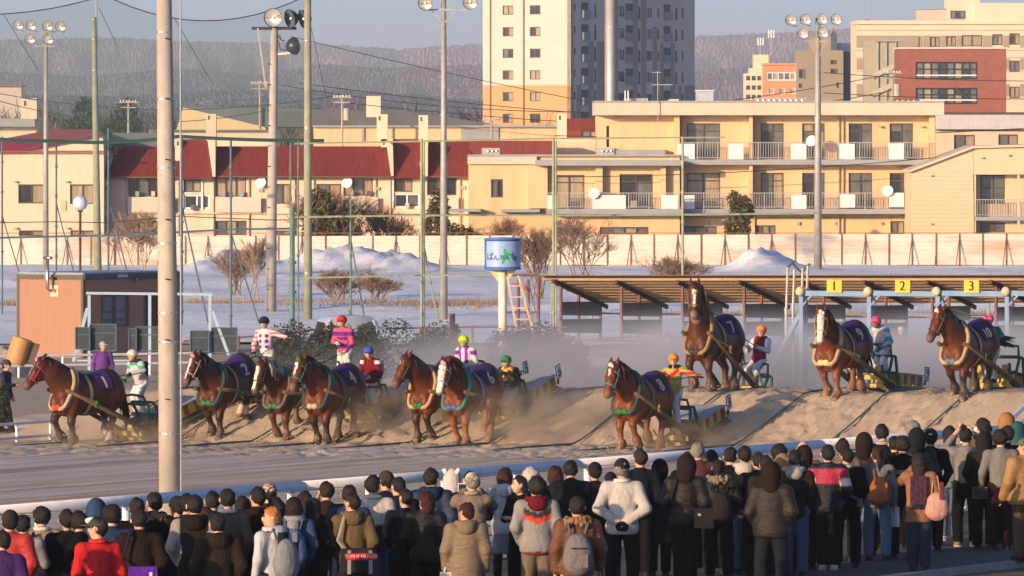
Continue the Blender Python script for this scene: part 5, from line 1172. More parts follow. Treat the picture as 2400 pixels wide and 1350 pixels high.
    def mk_hair(kind):
        c = hrel(J, (0, 0, 0)); s = SDF(c-np.array((.26, .26, .5)), c+np.array((.26, .26, .22)), .02)
        cy, sy = math.cos(J['hyaw']), math.sin(J['hyaw'])
        fx = lambda X, Y: (cy*(X-c[0])+sy*(Y-c[1]), -sy*(X-c[0])+cy*(Y-c[1]))
        Rr = [(cy, sy, 0), (-sy, cy, 0), (0, 0, 1)]
        if kind in ('short', 'pony', 'bald'):
            r_ = .007 if kind == 'bald' else 0
            s.ell(hrel(J, (0, -.012, .018)), (.097-r_, .114-r_, .120-r_*3), 0, Rr); s.cut(lambda X, Y, Z: np.maximum(fx(X, Y)[1]*.9-(Z-c[2])*.72-.012, -.085-(Z-c[2])))
            if kind == 'bald': s.cut(lambda X, Y, Z: (Z-c[2])-.05+0*X+0*Y)
            if kind == 'pony': s.cone(hrel(J, (0, -.11, .03)), hrel(J, (0, -.17, -.08)), .04, .035, .03); s.cone(hrel(J, (0, -.17, -.08)), hrel(J, (.01, -.16, -.26)), .035, .015, .03)
        elif kind == 'bob':
            s.ell(hrel(J, (0, -.015, .015)), (.104, .118, .126), 0, Rr); s.cone(hrel(J, (0, -.03, -.02)), hrel(J, (0, -.035, -.13)), .1, .098, .05); s.cut(lambda X, Y, Z: np.maximum(fx(X, Y)[1]*.9-(Z-c[2])*.55-.02, -.17-(Z-c[2])))
        elif kind == 'long':
            s.ell(hrel(J, (0, -.015, .015)), (.100, .115, .124), 0, Rr); s.cone(hrel(J, (0, -.04, -.02)), hrel(J, (0, -.085, -.30)), .098, .11, .05, (1, 1.25, 1)); s.cut(lambda X, Y, Z: np.maximum(fx(X, Y)[1]*.9-(Z-c[2])*.55-.02, -.34-(Z-c[2])+.03*np.sin(X*60)))
        elif kind == 'bushy':
            for i in range(26):
                a = i*2.4; zc = 1-1.7*i/25; rc = math.sqrt(max(0, 1-zc*zc)); s.ell(hrel(J, (.062*rc*math.cos(a), -.018+.066*rc*math.sin(a), .03+.07*zc)), (.05, .05, .05), .03)
            s.ell(hrel(J, (0, -.015, .02)), (.09, .105, .112), .04)
            s.cut(lambda X, Y, Z: np.maximum(fx(X, Y)[1]*.9-(Z-c[2])*.6-.03, -.11-(Z-c[2])))
        elif kind == 'beanie':
            s.ell(hrel(J, (0, -.008, .035)), (.101, .118, .118), 0, Rr); s.cut(lambda X, Y, Z: .012-.25*fx(X, Y)[1]*0-(Z-c[2])-.0*X)
        elif kind == 'cap':
            s.ell(hrel(J, (0, -.006, .03)), (.098, .116, .108), 0, Rr); s.cut(lambda X, Y, Z: .03-(Z-c[2])+0*X+0*Y)
            s.ell(hrel(J, (0, .135, .042)), (.07, .085, .012), .01, Rr)
        elif kind == 'hood':
            s.ell(hrel(J, (0, -.025, .02)), (.125, .14, .152), 0, Rr); s.cone(hrel(J, (0, -.04, -.04)), J['neck']+np.array((0, -.02, .0)), .115, .12, .05); s.cut(lambda X, Y, Z: fx(X, Y)[1]-.075+0*Z)
        elif kind == 'helmet':
            s.ell(hrel(J, (0, -.012, .045)), (.124, .142, .122), 0, Rr); s.cut(lambda X, Y, Z: -.005-(Z-c[2])+0*X+0*Y); s.ell(hrel(J, (0, .12, .035)), (.085, .07, .012), .015, Rr)
        return s.mesh()
    hk = (key, )
    def add(kind, nm, col, fuzz=0):
        V, Q = cached(('h', kind, key), lambda: mk_hair(kind))
        if fuzz:
            d = V-J['head']; V = V+d*(.09*np.sin(V[:, 0:1]*95+loc[0])*np.sin(V[:, 1:2]*87)*np.sin(V[:, 2:3]*70)+.05*np.sin(V[:, 0:1]*31+loc[0]*7)*np.sin(V[:, 2:3]*37+loc[1])); 
        mesh_obj(nm, V, Q, MC('hair', rough=.58, var=.45, scale=45, spec=.28, bump=.8, stretch=(2, 2, .4)) if nm == 'hair' else CLOTHM, root, True, np.tile(np.array(col, np.float32), (len(V), 1)) if not callable(col) else col(V))
    if hood is None and hat != 'full': add(hair, 'hair', HC_[haircol], 1)
    if hat in ('beanie', 'cap', 'helmet'): add(hat, {'beanie': 'knit_hat', 'cap': 'cap', 'helmet': 'helmet'}[hat], hatcol)
    if hood == 'up': add('hood', 'hood', hoodcol or top)
    if hoodcol is not None and hood is None:
        m = MB().color(hoodcol); nk = J['neck']
        m.ball(nk+np.array((0, -.105, -.02)), (.125, .075, .10), 12, 7).tube([nk+np.array((.12*math.sin(a), -.02-.1*math.cos(a), .03)) for a in np.linspace(-2.3, 2.3, 12)], .04, 7); m.build('hood', CLOTHM, root, True, True)
    if fur is not None:
        m = MB().color(fur); nk = J['neck']
        for a in np.linspace(-2.2, 2.2, 16):
            for i in range(3): m.ball(nk+np.array((.135*math.sin(a)+random.uniform(-.02, .02), -.04-.115*math.cos(a), .0+random.uniform(-.03, .04))), (.035, .035, .04), 6, 4)
        m.build('fur_trim', CLOTHM, root, True, True)
    if collar is not None: MB().color(collar).tube([J['neck']+np.array((.085*math.sin(a), -.01-.085*math.cos(a), .03)) for a in np.linspace(-2.4, 2.4, 12)], .026, 6).build('collar', CLOTHM, root, True, True)
    if scarf is not None: MB().color(scarf).tube([J['neck']+np.array((.11*math.sin(a), -.01-.11*math.cos(a), .02)) for a in np.linspace(-2.9, 2.9, 14)], .045, 7).bb(-.07, .07, -.20, -.165, J['chest'][2]-.16, J['neck'][2]).build('scarf', CLOTHM, root, True, True)
    if gloves is not None:
        for n in 'LR':
            d = nz(J['wr'+n]-J['el'+n]); m = MB().color(gloves); p = J['wr'+n]; m.tube([p-d*.03, p+d*.04, p+d*.09], [.042, .046, .04], 8)
            a = nz(np.cross(d, np.array((0, 0, 1.0)))+1e-4)
            for i in range(4): q = p+d*.08+a*(.03-.02*i); m.tube([q, q+d*.04, q+d*.05+np.array((0, 0, -.03))], [.014, .013, .011], 5)
            m.tube([p+a*.03, p+a*.06+d*.04], [.015, .012], 5); m.build('glove', CLOTHM, root, True, True)
    if face:
        for y in (-1, 1):
            MB().ball(hrel(J, (.03*y, .088, .018)), (.012, .009, .008), 8, 5).build('eye', M('eye_dark', (.01, .008, .008), .15), root, True)
            MB().ball(hrel(J, (.032*y, .09, .038)), (.02, .008, .005), 7, 4).build('eyebrow', M('brow_dark', (.02, .015, .012), .8), root, True)
        MB().ball(hrel(J, (0, .092, -.055)), (.024, .009, .007), 8, 4).build('mouth', M('lips', (.32, .10, .08), .5), root, True)
    Mw = Matrix.Translation(loc) @ Matrix.Rotation(yaw, 4, 'Z') @ Matrix.Scale(sc, 4)
    return dict(root=root, J=J, M=Mw, sc=sc, yaw=yaw)
def Wp(P, p): return P['M'] @ Vector(p)
# patterns: functions of (verts, base colours, sleeve mask, joints)
def stripes(axis, period, cols, off=0, part='all'):
    def f(V, C, s, J):
        t = np.floor((V[:, axis]-off)/period).astype(int) % len(cols); m = s if part == 'sleeve' else (~s if part == 'body' else np.ones(len(V), bool))
        for i, c in enumerate(cols):
            if c is not None: C[m & (t == i)] = c
        return C
    return f
def bands(*bs):            # (zlo, zhi, colour[, 'body'/'sleeve'])
    def f(V, C, s, J):
        for b in bs:
            m = (V[:, 2] > b[0]) & (V[:, 2] < b[1])
            if len(b) > 3: m &= s if b[3] == 'sleeve' else ~s
            C[m] = b[2]
        return C
    return f
def chain(*fs):
    def f(V, C, s, J):
        for g in fs: C = g(V, C, s, J)
        return C
    return f
def sash(c, w=.07, sl=1.0, z0=1.2):
    def f(V, C, s, J):
        C[(np.abs(V[:, 2]-z0-sl*V[:, 0]) < w) & ~s] = c; return C
    return f
# ------------------------------------------------------------------ drivers on their sleds
WH, PINK, PURP = (.68, .68, .70), (.62, .12, .22), (.12, .02, .20)
def dots(cols, n=5):
    def f(V, C, s, J):
        for zc in (1.0, 1.13, 1.26):
            for xc in (-.09, .09):
                d = (V[:, 0]-xc)**2+(V[:, 2]-zc)**2; m = (d < .0022) & (V[:, 1] > 0) & ~s; C[m] = cols
        return C
    return f
OB = (.03, .03, .12)
def jockey(no, label, u, vh, pose, size=1.66, yaw_off=0.0, dback=None, **kw):
    H = HR[no]; q = lane_q(no) if no not in () else 0
    x, y = on_lane(u, qp(*H['c'])[0]); 
    fw = H['fw']
    J = joints(**pose); sc = size/1.72; topz = (J['head'][2]+.165)*sc
    z = ZV(vh, y)-topz
    yaw = H['ang']-math.pi/2+yaw_off
    P = person(label, (x, y, z), yaw, size, pose, group='drivers on the race sleds', hat='helmet', face=True, hair='short', gloves=kw.pop('gloves', (.02, .02, .025)), bottom=kw.pop('bottom', WH), shoes=kw.pop('shoes', (.02, .05, .06)), hem=kw.pop('hem', round(.85-pose.get('crouch', 0)*.3, 2)), puff=.022, fine=.02, **kw)
    # words down the white trousers
    # reins from the horse's mouth over its back to the hands
    for i, n in enumerate(('R', 'L') if False else ('L', 'R')):
        hand = Wp(P, P['J']['wr'+n]); a = H['mouth'][i]; b = H['top'][i]
        pts = [a, a.lerp(b, .55)+Vector((0, 0, .10)), b+Vector((0, 0, .06)), b.lerp(hand, .5)-Vector((0, 0, .05)), hand]
        Mi = H['M'].inverted(); MB().color((.06, .04, .025)).tube([Mi @ p for p in pts], .012, 5).build('rein', LEATH, H['root'], attr=True)
    # a step under the boots, part of the sled
    return P
JP = {}
JP[1] = jockey(1, 'driver in white cap and green and white striped jacket, left of the thick pole', 328, 818, dict(lean=.45, al='reinhi', ar='rein', crouch=.35), hatcol=(.62, .54, .48), top=(.60, .62, .64), pat=chain(stripes(2, .075, [(.03, .33, .20), None, None], 0, 'sleeve'), bands((1.2, 1.27, (.03, .33, .20), 'body')), bands((1.33, 1.38, (.03, .33, .20)))), scarf=(.03, .03, .04))
JP[2] = jockey(2, 'driver in black helmet and white jacket with pink sleeves, left arm of photo stretched out', 624, 741, dict(lean=.15, ar='lowrein', al='out', crouch=.1, hyaw=.25), hatcol=(.02, .022, .025), top=WH, pat=chain(stripes(2, .05, [(.62, .14, .20), None], 0, 'sleeve'), dots(PURP)))
JP[3] = jockey(3, 'driver in red helmet and pink and purple jacket standing high on a sled', 808, 738, dict(lean=.22, al='lowrein', ar='front', crouch=.1, hyaw=.1), hatcol=(.5, .03, .04), top=PINK, pat=chain(stripes(2, .10, [PURP, None, None], .02), bands((1.12, 1.2, PURP, 'body'))), gloves=(.6, .58, .56), bottom=(.6, .58, .54))
JP[4] = jockey(4, 'driver in blue helmet and dark maroon jacket with white arm band', 872, 811, dict(lean=.35, al='rein', ar='rein', crouch=.45, hyaw=.5), hatcol=(.05, .10, .36), top=(.20, .012, .03), pat=bands((1.17, 1.25, WH, 'sleeve')), gloves=(.6, .58, .56))
JP[5] = jockey(5, 'driver in bright yellow helmet and white and purple striped jacket', 1097, 785, dict(lean=.4, al='rein', ar='rein', crouch=.35, hyaw=.05), hatcol=(.55, .68, .03), top=WH, pat=chain(stripes(0, .09, [None, (.22, .02, .36)], .0, 'body'), bands((1.14, 1.24, (.22, .02, .36), 'sleeve'))), gloves=(.45, .48, .6))
JP[6] = jockey(6, 'driver in green helmet, red and yellow check vest over black sleeves', 1197, 832, dict(lean=.5, al='rein', ar='lowrein', crouch=.6, hyaw=-.1), hatcol=(.03, .19, .05), top=(.50, .06, .05), sleeves=(.02, .02, .03), pat=chain(lambda V, C, s, J: (C.__setitem__(((np.floor(V[:, 0]/.09)+np.floor(V[:, 2]/.09)).astype(int) % 2 == 0) & ~s, (.55, .50, .08)) or C)), gloves=(.3, .34, .42), bottom=(.55, .56, .6))
JP[8] = jockey(8, 'driver in orange helmet and yellow jacket with red sash beside plate 8', 1579, 828, dict(lean=.05, al='out', ar='reinhi', crouch=.3, hyaw=.35), hatcol=(.75, .22, .06), top=(.48, .44, .10), pat=chain(sash((.42, .02, .03), .06, -.9, 1.18), bands((1.2, 1.26, (.42, .02, .03), 'sleeve'))), bottom=(.55, .58, .66), scarf=(.02, .02, .025))
JP[7] = jockey(7, 'driver in orange helmet and maroon vest leaning back behind the tall horse', 1773, 762, dict(lean=-.25, al='rein', ar='rein', crouch=.75, hyaw=.2), hatcol=(.72, .24, .10), top=(.22, .015, .03), sleeves=(.6, .62, .68), scarf=(.16, .012, .025), gloves=(.6, .6, .62), bottom=(.6, .6, .63))
JP[9] = jockey(9, 'driver in pink helmet and white and sky blue jacket bending forward', 2068, 740, dict(lean=.65, al='rein', ar='lowrein', crouch=.45, hyaw=.1), hatcol=(.60, .08, .22), top=(.62, .64, .68), pat=chain(stripes(2, .11, [(.05, .30, .55), None], .02, 'sleeve'), bands((1.3, 1.6, (.05, .30, .55), 'body'))), gloves=(.12, .16, .2), bottom=(.62, .63, .66), skin=(.26, .14, .09))
JP[10] = jockey(10, 'driver in bright pink helmet and purple jacket with green sleeves, far right', 2322, 735, dict(lean=.3, al='reinhi', ar='out', crouch=.5), hatcol=(.78, .12, .32), top=(.10, .035, .22), sleeves=(.02, .19, .13), bottom=(.6, .6, .63))
# the whip held aloft by the far right driver
e = Wp(JP[10], JP[10]['J']['wrL']); MBw = MB().tube([e, PT(2310, 738, e.y), PT(2280, 740, e.y+.3), PT(2232, 724, e.y+.5)], [.02, .018, .014, .01], 5)
tag(MBw.build('whip', M('leather_brown', (.10, .05, .03), .7), None), 'thin brown whip held up by the pink helmeted driver at far right', 'whip')
# ------------------------------------------------------------------ site hut with two visible sides
HUT_Y = 243.0; kh = HUT_Y/F; hc, hs = .80, .60
hut = empty('site_hut', (XU(196, HUT_Y), HUT_Y, .05), label='brown site hut with a bent flue pipe and dark side windows', cat='hut')
def hutz(v): return max(ZV(v, HUT_Y)-.05, -.1)
HW = M('hut_wall', (.33, .185, .12), .8, .08, 2, .2, stretch=(8, 8, .3))
HTR = M('hut_trim', (.10, .09, .06), .6, .15)
def hut_face(ang, fn):
    seen = set(hut.children); fn()
    for o in hut.children:
        if o not in seen: o.rotation_euler = (0, 0, ang)
WL, WR = 164*kh/hc, 214*kh/hs
def f1():
    MB().bb(-WL+.1, -.1, 0, .05, hutz(850), hutz(655)).build('end_wall', HW, hut)
    for x in (-WL+.05, -.05): MB().bb(x-.05, x+.05, -.02, .06, 0, hutz(656)).build('corner_post', HTR, hut)
    b = MB().bb(-WL, 0, -.03, .06, hutz(656), hutz(645)).build('fascia', HTR, hut)
    tv, tf = text_geo('SHI', .17); MB().add([(-WL*.53+v.x, -.035, hutz(651.5)+v.y) for v in tv], tf).build('lettering', M('letter_white', (.7, .7, .68), .7), b)
    x = -WL*.44; p = MB().bb(x-.15, x+.17, -.015, -.001, hutz(696), hutz(670)).build('flue_plate', M('plate_pale', (.66, .52, .36), .6), hut)
    FL = M('flue_steel', (.55, .5, .45), .25, .1, 4, metal=.85)
    pl = MB().tube([(x+.05, -.02, hutz(682)), (x, -.2, hutz(682)), (x-.06, -.26, hutz(678)), (x-.06, -.26, hutz(606))], .055, 10).build('flue_pipe', FL, hut, True)
    MB().tube([(x-.2, -.26, hutz(605)), (x+.12, -.26, hutz(605))], .05, 10).build('flue_cap', FL, pl, True)
    MB().bb(x-.02+.0, x+.12, -.2, -.02, hutz(655), hutz(650)).build('flue_bracket', DARKM, pl)
def f2():
    def X(u): return (u-196)*kh/hs
    holes = [(X(234), X(296), hutz(768), hutz(692)), (X(328), X(400), hutz(826), hutz(692))]
    xs = sorted({.1, WR-.08, *[h[0] for h in holes], *[h[1] for h in holes]}); zs = sorted({0, hutz(656), *[h[2] for h in holes], *[h[3] for h in holes]})
    m = MB()
    for i in range(len(xs)-1):
        for j in range(len(zs)-1):
            if not any(h[0] < (xs[i]+xs[i+1])/2 < h[1] and h[2] < (zs[j]+zs[j+1])/2 < h[3] for h in holes): m.bb(xs[i], xs[i+1], 0, .08, zs[j], zs[j+1])
    m.build('side_wall', HW, hut); MB().bb(.0, WR, -.05, .06, hutz(656), hutz(643)).build('side_fascia', M('fascia_dark', (.05, .07, .08), .5), hut)
    for k_, h in enumerate(holes):
        w = MB().bb(h[0], h[1], -.01, .05, h[3]-.06, h[3]).bb(h[0], h[1], -.01, .05, h[2], h[2]+.06).bb(h[0], h[0]+.08, -.01, .05, h[2]+.06, h[3]-.06).bb(h[1]-.08, h[1], -.01, .05, h[2]+.06, h[3]-.06).bb((h[0]+h[1])/2-.04, (h[0]+h[1])/2+.04, 0, .04, h[2]+.06, h[3]-.06).build('window' if k_ == 0 else 'door', FRAME, hut)
        MB().bb(h[0]+.05, h[1]-.05, .055, .07, h[2], h[3]).build('pane', PANES[0] if k_ else PANES[3], w)
        if k_ == 0: MB().bb(h[0]+.08, h[1]-.08, .02, .045, h[2]+.45, h[2]+.49).bb(h[0]+.08, h[1]-.08, .02, .045, h[2]+.2, h[2]+.24).build('glazing_bar', FRAME, w)
    MB().bb(X(268), X(290), -.07, -.052, hutz(652), hutz(645)).build('name_plate', M('plate_grey', (.4, .45, .5), .5), hut)
    MB().bb(X(305), X(312), -.2, -.01, hutz(660), hutz(654)).build('floodlight', DARKM, hut)
    MB().bb(WR-.08, WR, -.02, .07, 0, hutz(656)).build('corner_post', HTR, hut)
hut_face(math.atan2(-hs, hc), f1); hut_face(math.atan2(hc, hs), f2)
a, b = Vector((-WL*hc, WL*hs, 0)), Vector((WR*hs, WR*hc, 0)); o_ = Vector((0, .12, 0)); zt_ = hutz(645)
MB().prism([o_+a*.98+Vector((0, 0, zt_+.004)), o_+Vector((0, -.12, zt_+.004)), o_+b*.99+Vector((0, 0, zt_+.004)), o_+(a+b)*.98+Vector((0, 0, zt_+.004))], (0, 0, .07)).build('roof', M('hut_roof', (.25, .30, .36), .5), hut)
MB().prism([o_+a*.96+Vector((0, .2, 0)), o_+Vector((0, .2, 0)), o_+b*.96+Vector((0, .2, 0)), o_+(a+b)*.95], (0, 0, zt_-.05)).build('core', M('hut_inside', (.04, .04, .04), .9), hut)
# snow ploughed beside the hut and a small dark berm
def mound(name, label, u, Y, wx, wy, h, mat, kind='structure', n=28):
    x0 = XU(u, Y); V, Fc = [], []
    for i in range(n+1):
        for j in range(n+1):
            a, b = i/n*2-1, j/n*2-1; r_ = a*a+b*b
            z = h*max(0, 1-r_)**.8*(1+.10*math.sin(a*7+b*5)+.06*math.sin(a*15-b*9)); V.append((x0+a*wx, Y+b*wy, .03+z))
    for i in range(n):
        for j in range(n): q = i*(n+1)+j; Fc.append((q, q+1, q+n+2, q+n+1))
    o = mesh_obj(name, V, Fc, mat, smooth=True); return tag(o, label, kind=kind)
mound('sand_heap', 'heap of sand beside the hut at the far left', -8, 226, 1.3, 3, .8, SAND)
mound('sand_bank', 'long low sand bank beyond the rail at left', 150, 186, 4.2, 2.2, .32, SAND)
for u, w, h in ((1420, 1.3, .75), (1345, .8, .5), (1500, .9, .45), (1245, .9, .8), (1560, 1.0, .5)): mound('sand_heap', 'heap of sand behind the ridge', u, 236, w*1.7, 2.4, h*.6, SAND)
# tilted padded drum
dr = empty('tilted_drum', PT(34, 852, 216), label='tan padded drum tilting beside the hut wall', cat='drum')
R = Matrix.Rotation(.32, 3, 'Y')
MB().lathe([(.0, 0), (.28, 0), (.29, .03), (.29, .72), (.28, .75), (0, .75)], 20, (0, 0, 0), R).build('drum_body', M('drum_tan', (.45, .25, .09), .5, .12, 3), dr, True)
MB().box(R @ Vector((.36, .1, .42)), (.28, .3, .6), R).build('backing', M('drum_brown', (.12, .08, .06), .8), dr)
# ------------------------------------------------------------------ second start gate at left (pale blue frame with padded gates)
GY = 226.0
def gz(v): return ZV(v, GY)
def gx(u): return XU(u, GY)
gt = empty('start_gate', (0, GY, .05), label='pale blue gate frame with dark padded gates in front of the hut', cat='gate')
def gb(name, mat, *bars):
    m = MB()
    for (u0, v0, u1, v1, w) in bars: m.bar((gx(u0), 0, gz(v0)-.05), (gx(u1), 0, gz(v1)-.05), w*GY/F)
    return m.build(name, mat, gt)
gb('beam', PBLUE, (202, 687, 498, 690, 6))
for u in (209, 351, 492): gb('post', PBLUE, (u, 692, u, 868, 7))
gb('brace', PBLUE, (205, 722, 172, 848, 8)); gb('brace', PBLUE, (497, 728, 536, 832, 7)); gb('low_beam', PBLUE, (180, 845, 330, 845, 4))
DPAD = M('pad_dark', (.035, .05, .065), .6, .3, 4, .4)
for (u0, u1, v0, v1, dy) in ((211, 272, 760, 822, 0), (178, 211, 767, 818, -.12), (318, 372, 766, 822, 0), (303, 320, 770, 820, -.12), (496, 556, 768, 826, 0), (447, 490, 775, 824, -.12)):
    p = MB().bb(gx(u0), gx(u1), dy-.04, dy+.04, gz(v1)-.05, gz(v0)-.05).build('gate_pad', DPAD, gt)
    m = MB()
    for a, b, c, d in ((u0, u1, v0, v0), (u0, u1, v1, v1), (u0, u0, v0, v1), (u1, u1, v0, v1), (u0, u1, (v0*2+v1)/3, (v0*2+v1)/3)): m.bar((gx(a), dy-.06, gz(c)-.05), (gx(b), dy-.06, gz(d)-.05), .03)
    m.build('pad_frame', BLUEG, p)
# ------------------------------------------------------------------ numbered start gate at right
g0 = xy_qp(lane_q(1)+1.03, 89.4)
SG = empty('start_gate', (*g0, .15), -math.atan2(.4756, .8797), 'blue start gate with yellow number boards one two three', 'gate')
BL = M('gate_blue', (.13, .25, .42), .5, .18, 3, dirt=(.25, .18, .12), dirt_amt=.4, dirt_scale=5)
def zl(v, x): return ZV(v, g0[1]-.4756*x)-.15
for k_ in range(5):
    x = 2.03*k_; z = zl(688, x)
    MB().bb(x-.06, x+.06, -.06, .06, -.1, z).build('post', BL, SG)
    MB().ball((x, -.13, z+.06), (.13, .1, .13), 10, 6).build('roller', M('roller_cream', (.55, .45, .3), .6), SG, True)
    if k_ < 4:
        MB().bb(x+.08, x+1.95, -.07, .05, z-.06, z+.08).build('beam', BL, SG)
        if k_ < 3:
            b = MB().bb(x+1.03-.22, x+1.03+.22, -.13, -.10, zl(685, x), zl(655, x)).build('number_board', M('board_yellow', (.66, .40, .03), .55, .06), SG)
            tv, tf = text_geo('123'[k_], .36); m = MB()
            for ox in (-.008, .008): m.add([(x+1.03+v.x+ox, -.134+ox*.05, (zl(670, x))+v.y) for v in tv], tf)
            m.build('number', M('number_black', ()), b)
        for dx, h in ((.3, .9), (1.3, .9)):
            p = MB().bb(x+dx, x+dx+.62, .05, .10, .55, 1.35).build('gate_pad', DPAD, SG); m = MB()
            for zz_ in (.5, .8, 1.1, 1.4): m.bb(x+dx-.02, x+dx+.64, .0, .04, zz_-.015, zz_+.015)
            m.build('pad_frame', BL, p)
    MB().tube([(x+.1, -.1, z-.02), (x+.25, -.12, z-.3), (x+.12, -.1, z-.6), (x+.08, -.1, z-1.1)], .014, 5).build('hose', DARKM, SG)
    MB().bar((x+.02, -.05, z-.35), (x+.35, -.05, z-.02), .05).build('brace', BL, SG)
MB().bar((-.05, 0, zl(735, 0)), (-1.15, -.1, zl(903, -1)), .11).build('long_brace', BL, SG)
for i, (dx, dz) in enumerate(((-.55, .95), (-.35, .9), (.05, 1.0), (-.1, .92))): MB().tube([(dx, .2, .3), (dx-.02, .2, 2.2), (dx+.03, .2, 2.45+dz)], .04, 6).build('hoop_pipe', STEEL, SG)
MB().tube([(-.52, .2, 3.40), (-.4, .2, 3.52), (-.1, .2, 3.25), (.02, .2, 3.40), (.14, .2, 3.5)], .035, 6).build('hoop', DARKM, SG)
# ------------------------------------------------------------------ slatted holding shed behind the gate
SH0 = (XU(1275, 263), 263.0); SH = empty('holding_shed', (*SH0, .05), -math.atan2(.4756, .8797), 'long open shed with slatted timber roof behind the start gate', 'shed')
TIM = M('roof_timber', (.33, .22, .13), .85, .2, 2, stretch=(.4, 4, 4)); TIMD = M('rafter_dark', (.07, .05, .04), .85, .2); POSTR = M('post_red_brown', (.16, .075, .06), .7, .25, 4)
LEN = 20.6
def rz(x, y): return 2.11+.0095*x-.245*y      # roof height, falling away from the track
for i in range(9):
    y = i*.42
    for j in range(3): MB().bar((j*LEN/3+.006, y, rz(j*LEN/3, y)), ((j+1)*LEN/3-.006, y, rz((j+1)*LEN/3, y)), .09, .085).build('slat', TIM, SH)
MB().add([(0, -.15, rz(0, -.15)+.09), (LEN, -.15, rz(LEN, -.15)+.09), (LEN, 3.55, rz(LEN, 3.55)+.09), (0, 3.55, rz(0, 3.55)+.09), (0, -.15, rz(0, -.15)+.115), (LEN, -.15, rz(LEN, -.15)+.115), (LEN, 3.55, rz(LEN, 3.55)+.115), (0, 3.55, rz(0, 3.55)+.115)], [(0, 1, 2, 3), (7, 6, 5, 4), (0, 4, 5, 1), (1, 5, 6, 2), (2, 6, 7, 3), (3, 7, 4, 0)]).build('roof_sheet', M('roof_sheet', (.17, .10, .06), .8), SH)
for i in range(9):
    x = .5+2.34*i
    MB().bar((x, -.1, rz(x, -.1)-.11), (x, 3.7, rz(x, 3.7)-.11), .09, .14).build('rafter', TIMD, SH)
    for y in (.3, 1.6, 3.2): MB().bb(x-.04, x+.04, y-.04, y+.04, -.1, rz(x, y)-.16).build('post', POSTR, SH)
    for z0, z1 in ((.82, 1.34), (.22, .74)):
        m = MB(); m.prism([(x+.01, .4, z0+.06), (x+.01, 3.15, z0-.02), (x+.01, 3.15, z1-.04), (x+.01, .4, z1)], (.03, 0, 0)); m.build('stall_board', M('board_grey', (.14, .14, .145), .85, .2, 1), SH)
    if i < 8: MB().bb(x+.05, x+2.29, 3.16, 3.24, .86, .92).build('rail_bar', POSTR, SH)
cable('slack wire strung on short posts above the shed roof', [(1270, 648), (1520, 650), (1740, 646), (1960, 647), (2180, 646), (2420, 648)], 275, .022, M('wire_olive', (.2, .2, .1), .7))
for u, w_ in ((1386, 'over the left end of the shed'), (1742, 'left of the hoop pipes'), (1972, 'above number board one'), (2085, 'just left of number board two'), (2197, 'between number boards two and three'), (2317, 'right of number board three')): tag(MB().tube([(XU(u, 275), 275, 0), (XU(u, 275), 275, ZV(641, 275))], .045, 6).build('wire_post', M('pale_green_pipe', ())), 'short wire post '+w_, 'post', 'wire posts behind the shed')
# brown pipe frame left of the shed
pf = empty('pipe_frame', (0, 262, 0), label='rusty pipe frame standing between the blue drum and the shed', cat='frame')
for u, v0 in ((1262, 645), (1238, 655), (1215, 650)): MB().tube([(XU(u, 262), 0, 0), (XU(u, 262), 0, ZV(v0, 262))], .055, 8).build('post', POSTR, pf)
MB().tube([(XU(1180, 262), 0, ZV(645, 262)), (XU(1265, 262), 0, ZV(645, 262))], .04, 6).build('bar', POSTR, pf); MB().tube([(XU(1185, 262), 0, ZV(732, 262)), (XU(1265, 262), 0, ZV(732, 262))], .035, 6).build('bar', POSTR, pf)
MB().ball((XU(1233, 262), -.15, ZV(675, 262)), (.14, .1, .07), 10, 6).tube([(XU(1225, 262), -.12, ZV(675, 262)), (XU(1200, 262), -.05, ZV(663, 262))], .02, 5).build('red_cloth', M('cloth_red', (.5, .03, .04), .9), pf)
# ------------------------------------------------------------------ blue drum sign on a white post, with ladder
DY = 236.0; dk = DY/F
ds = empty('drum_sign', (XU(1178, DY), DY, .05), label='pale blue drum sign with green island emblem on a white post', cat='sign')
rD = 42.5*dk; zb, zt2 = ZV(632, DY)-.05, ZV(558, DY)-.05
MB().tube([(0, 0, -.1), (0, 0, zb)], 10*dk, 14).build('post', M('post_white', (.72, .64, .52), .6, .06), ds, True)
MB().lathe([(0, zb), (rD, zb), (rD+.01, zb+.02), (rD+.01, zb+.05), (rD, zb+.05), (rD, zt2-.05), (rD+.01, zt2-.05), (rD+.01, zt2), (0, zt2+.03)], 40).build('drum', M('drum_blue', (.07, .17, .50), .4, .05), ds, True)
vs, fs = [], []; a0, a1 = -2.62, -.30
for i in range(33):
    a = a0+(a1-a0)*i/32; vs += [(math.cos(a)*(rD+.012), math.sin(a)*(rD+.012), zb+.09), (math.cos(a)*(rD+.012), math.sin(a)*(rD+.012), zt2-.09)]
fs = [(2*i, 2*i+2, 2*i+3, 2*i+1) for i in range(32)]
pn = mesh_obj('drum_panel', vs, fs, M('panel_sky', (.26, .41, .66), .4, .04), ds, True)
def ond(px, pz, off): a = -math.pi/2+px/rD; return (math.cos(a)*(rD+off), math.sin(a)*(rD+off), pz)
zm = ZV(602, DY)-.05
def glyph(txt, size, px, dz, mat, off):
    tv, tf = text_geo(txt, size); MB().add([ond(px+v.x, zm+dz+v.y, off) for v in tv], tf).build('lettering', mat, pn)
INK = M('ink_black', (.015, .015, .015), .7)
isl = [(-.10, .22), (-.07, .26), (.02, .15), (.12, .06), (.17, .0), (.14, -.04), (.09, -.03), (.08, -.14), (.02, -.10), (-.06, -.07), (-.10, -.15), (-.06, -.17), (-.12, -.25), (-.16, -.19), (-.14, -.11), (-.10, -.05), (-.09, .05)]
c_ = (-.01, -.0)
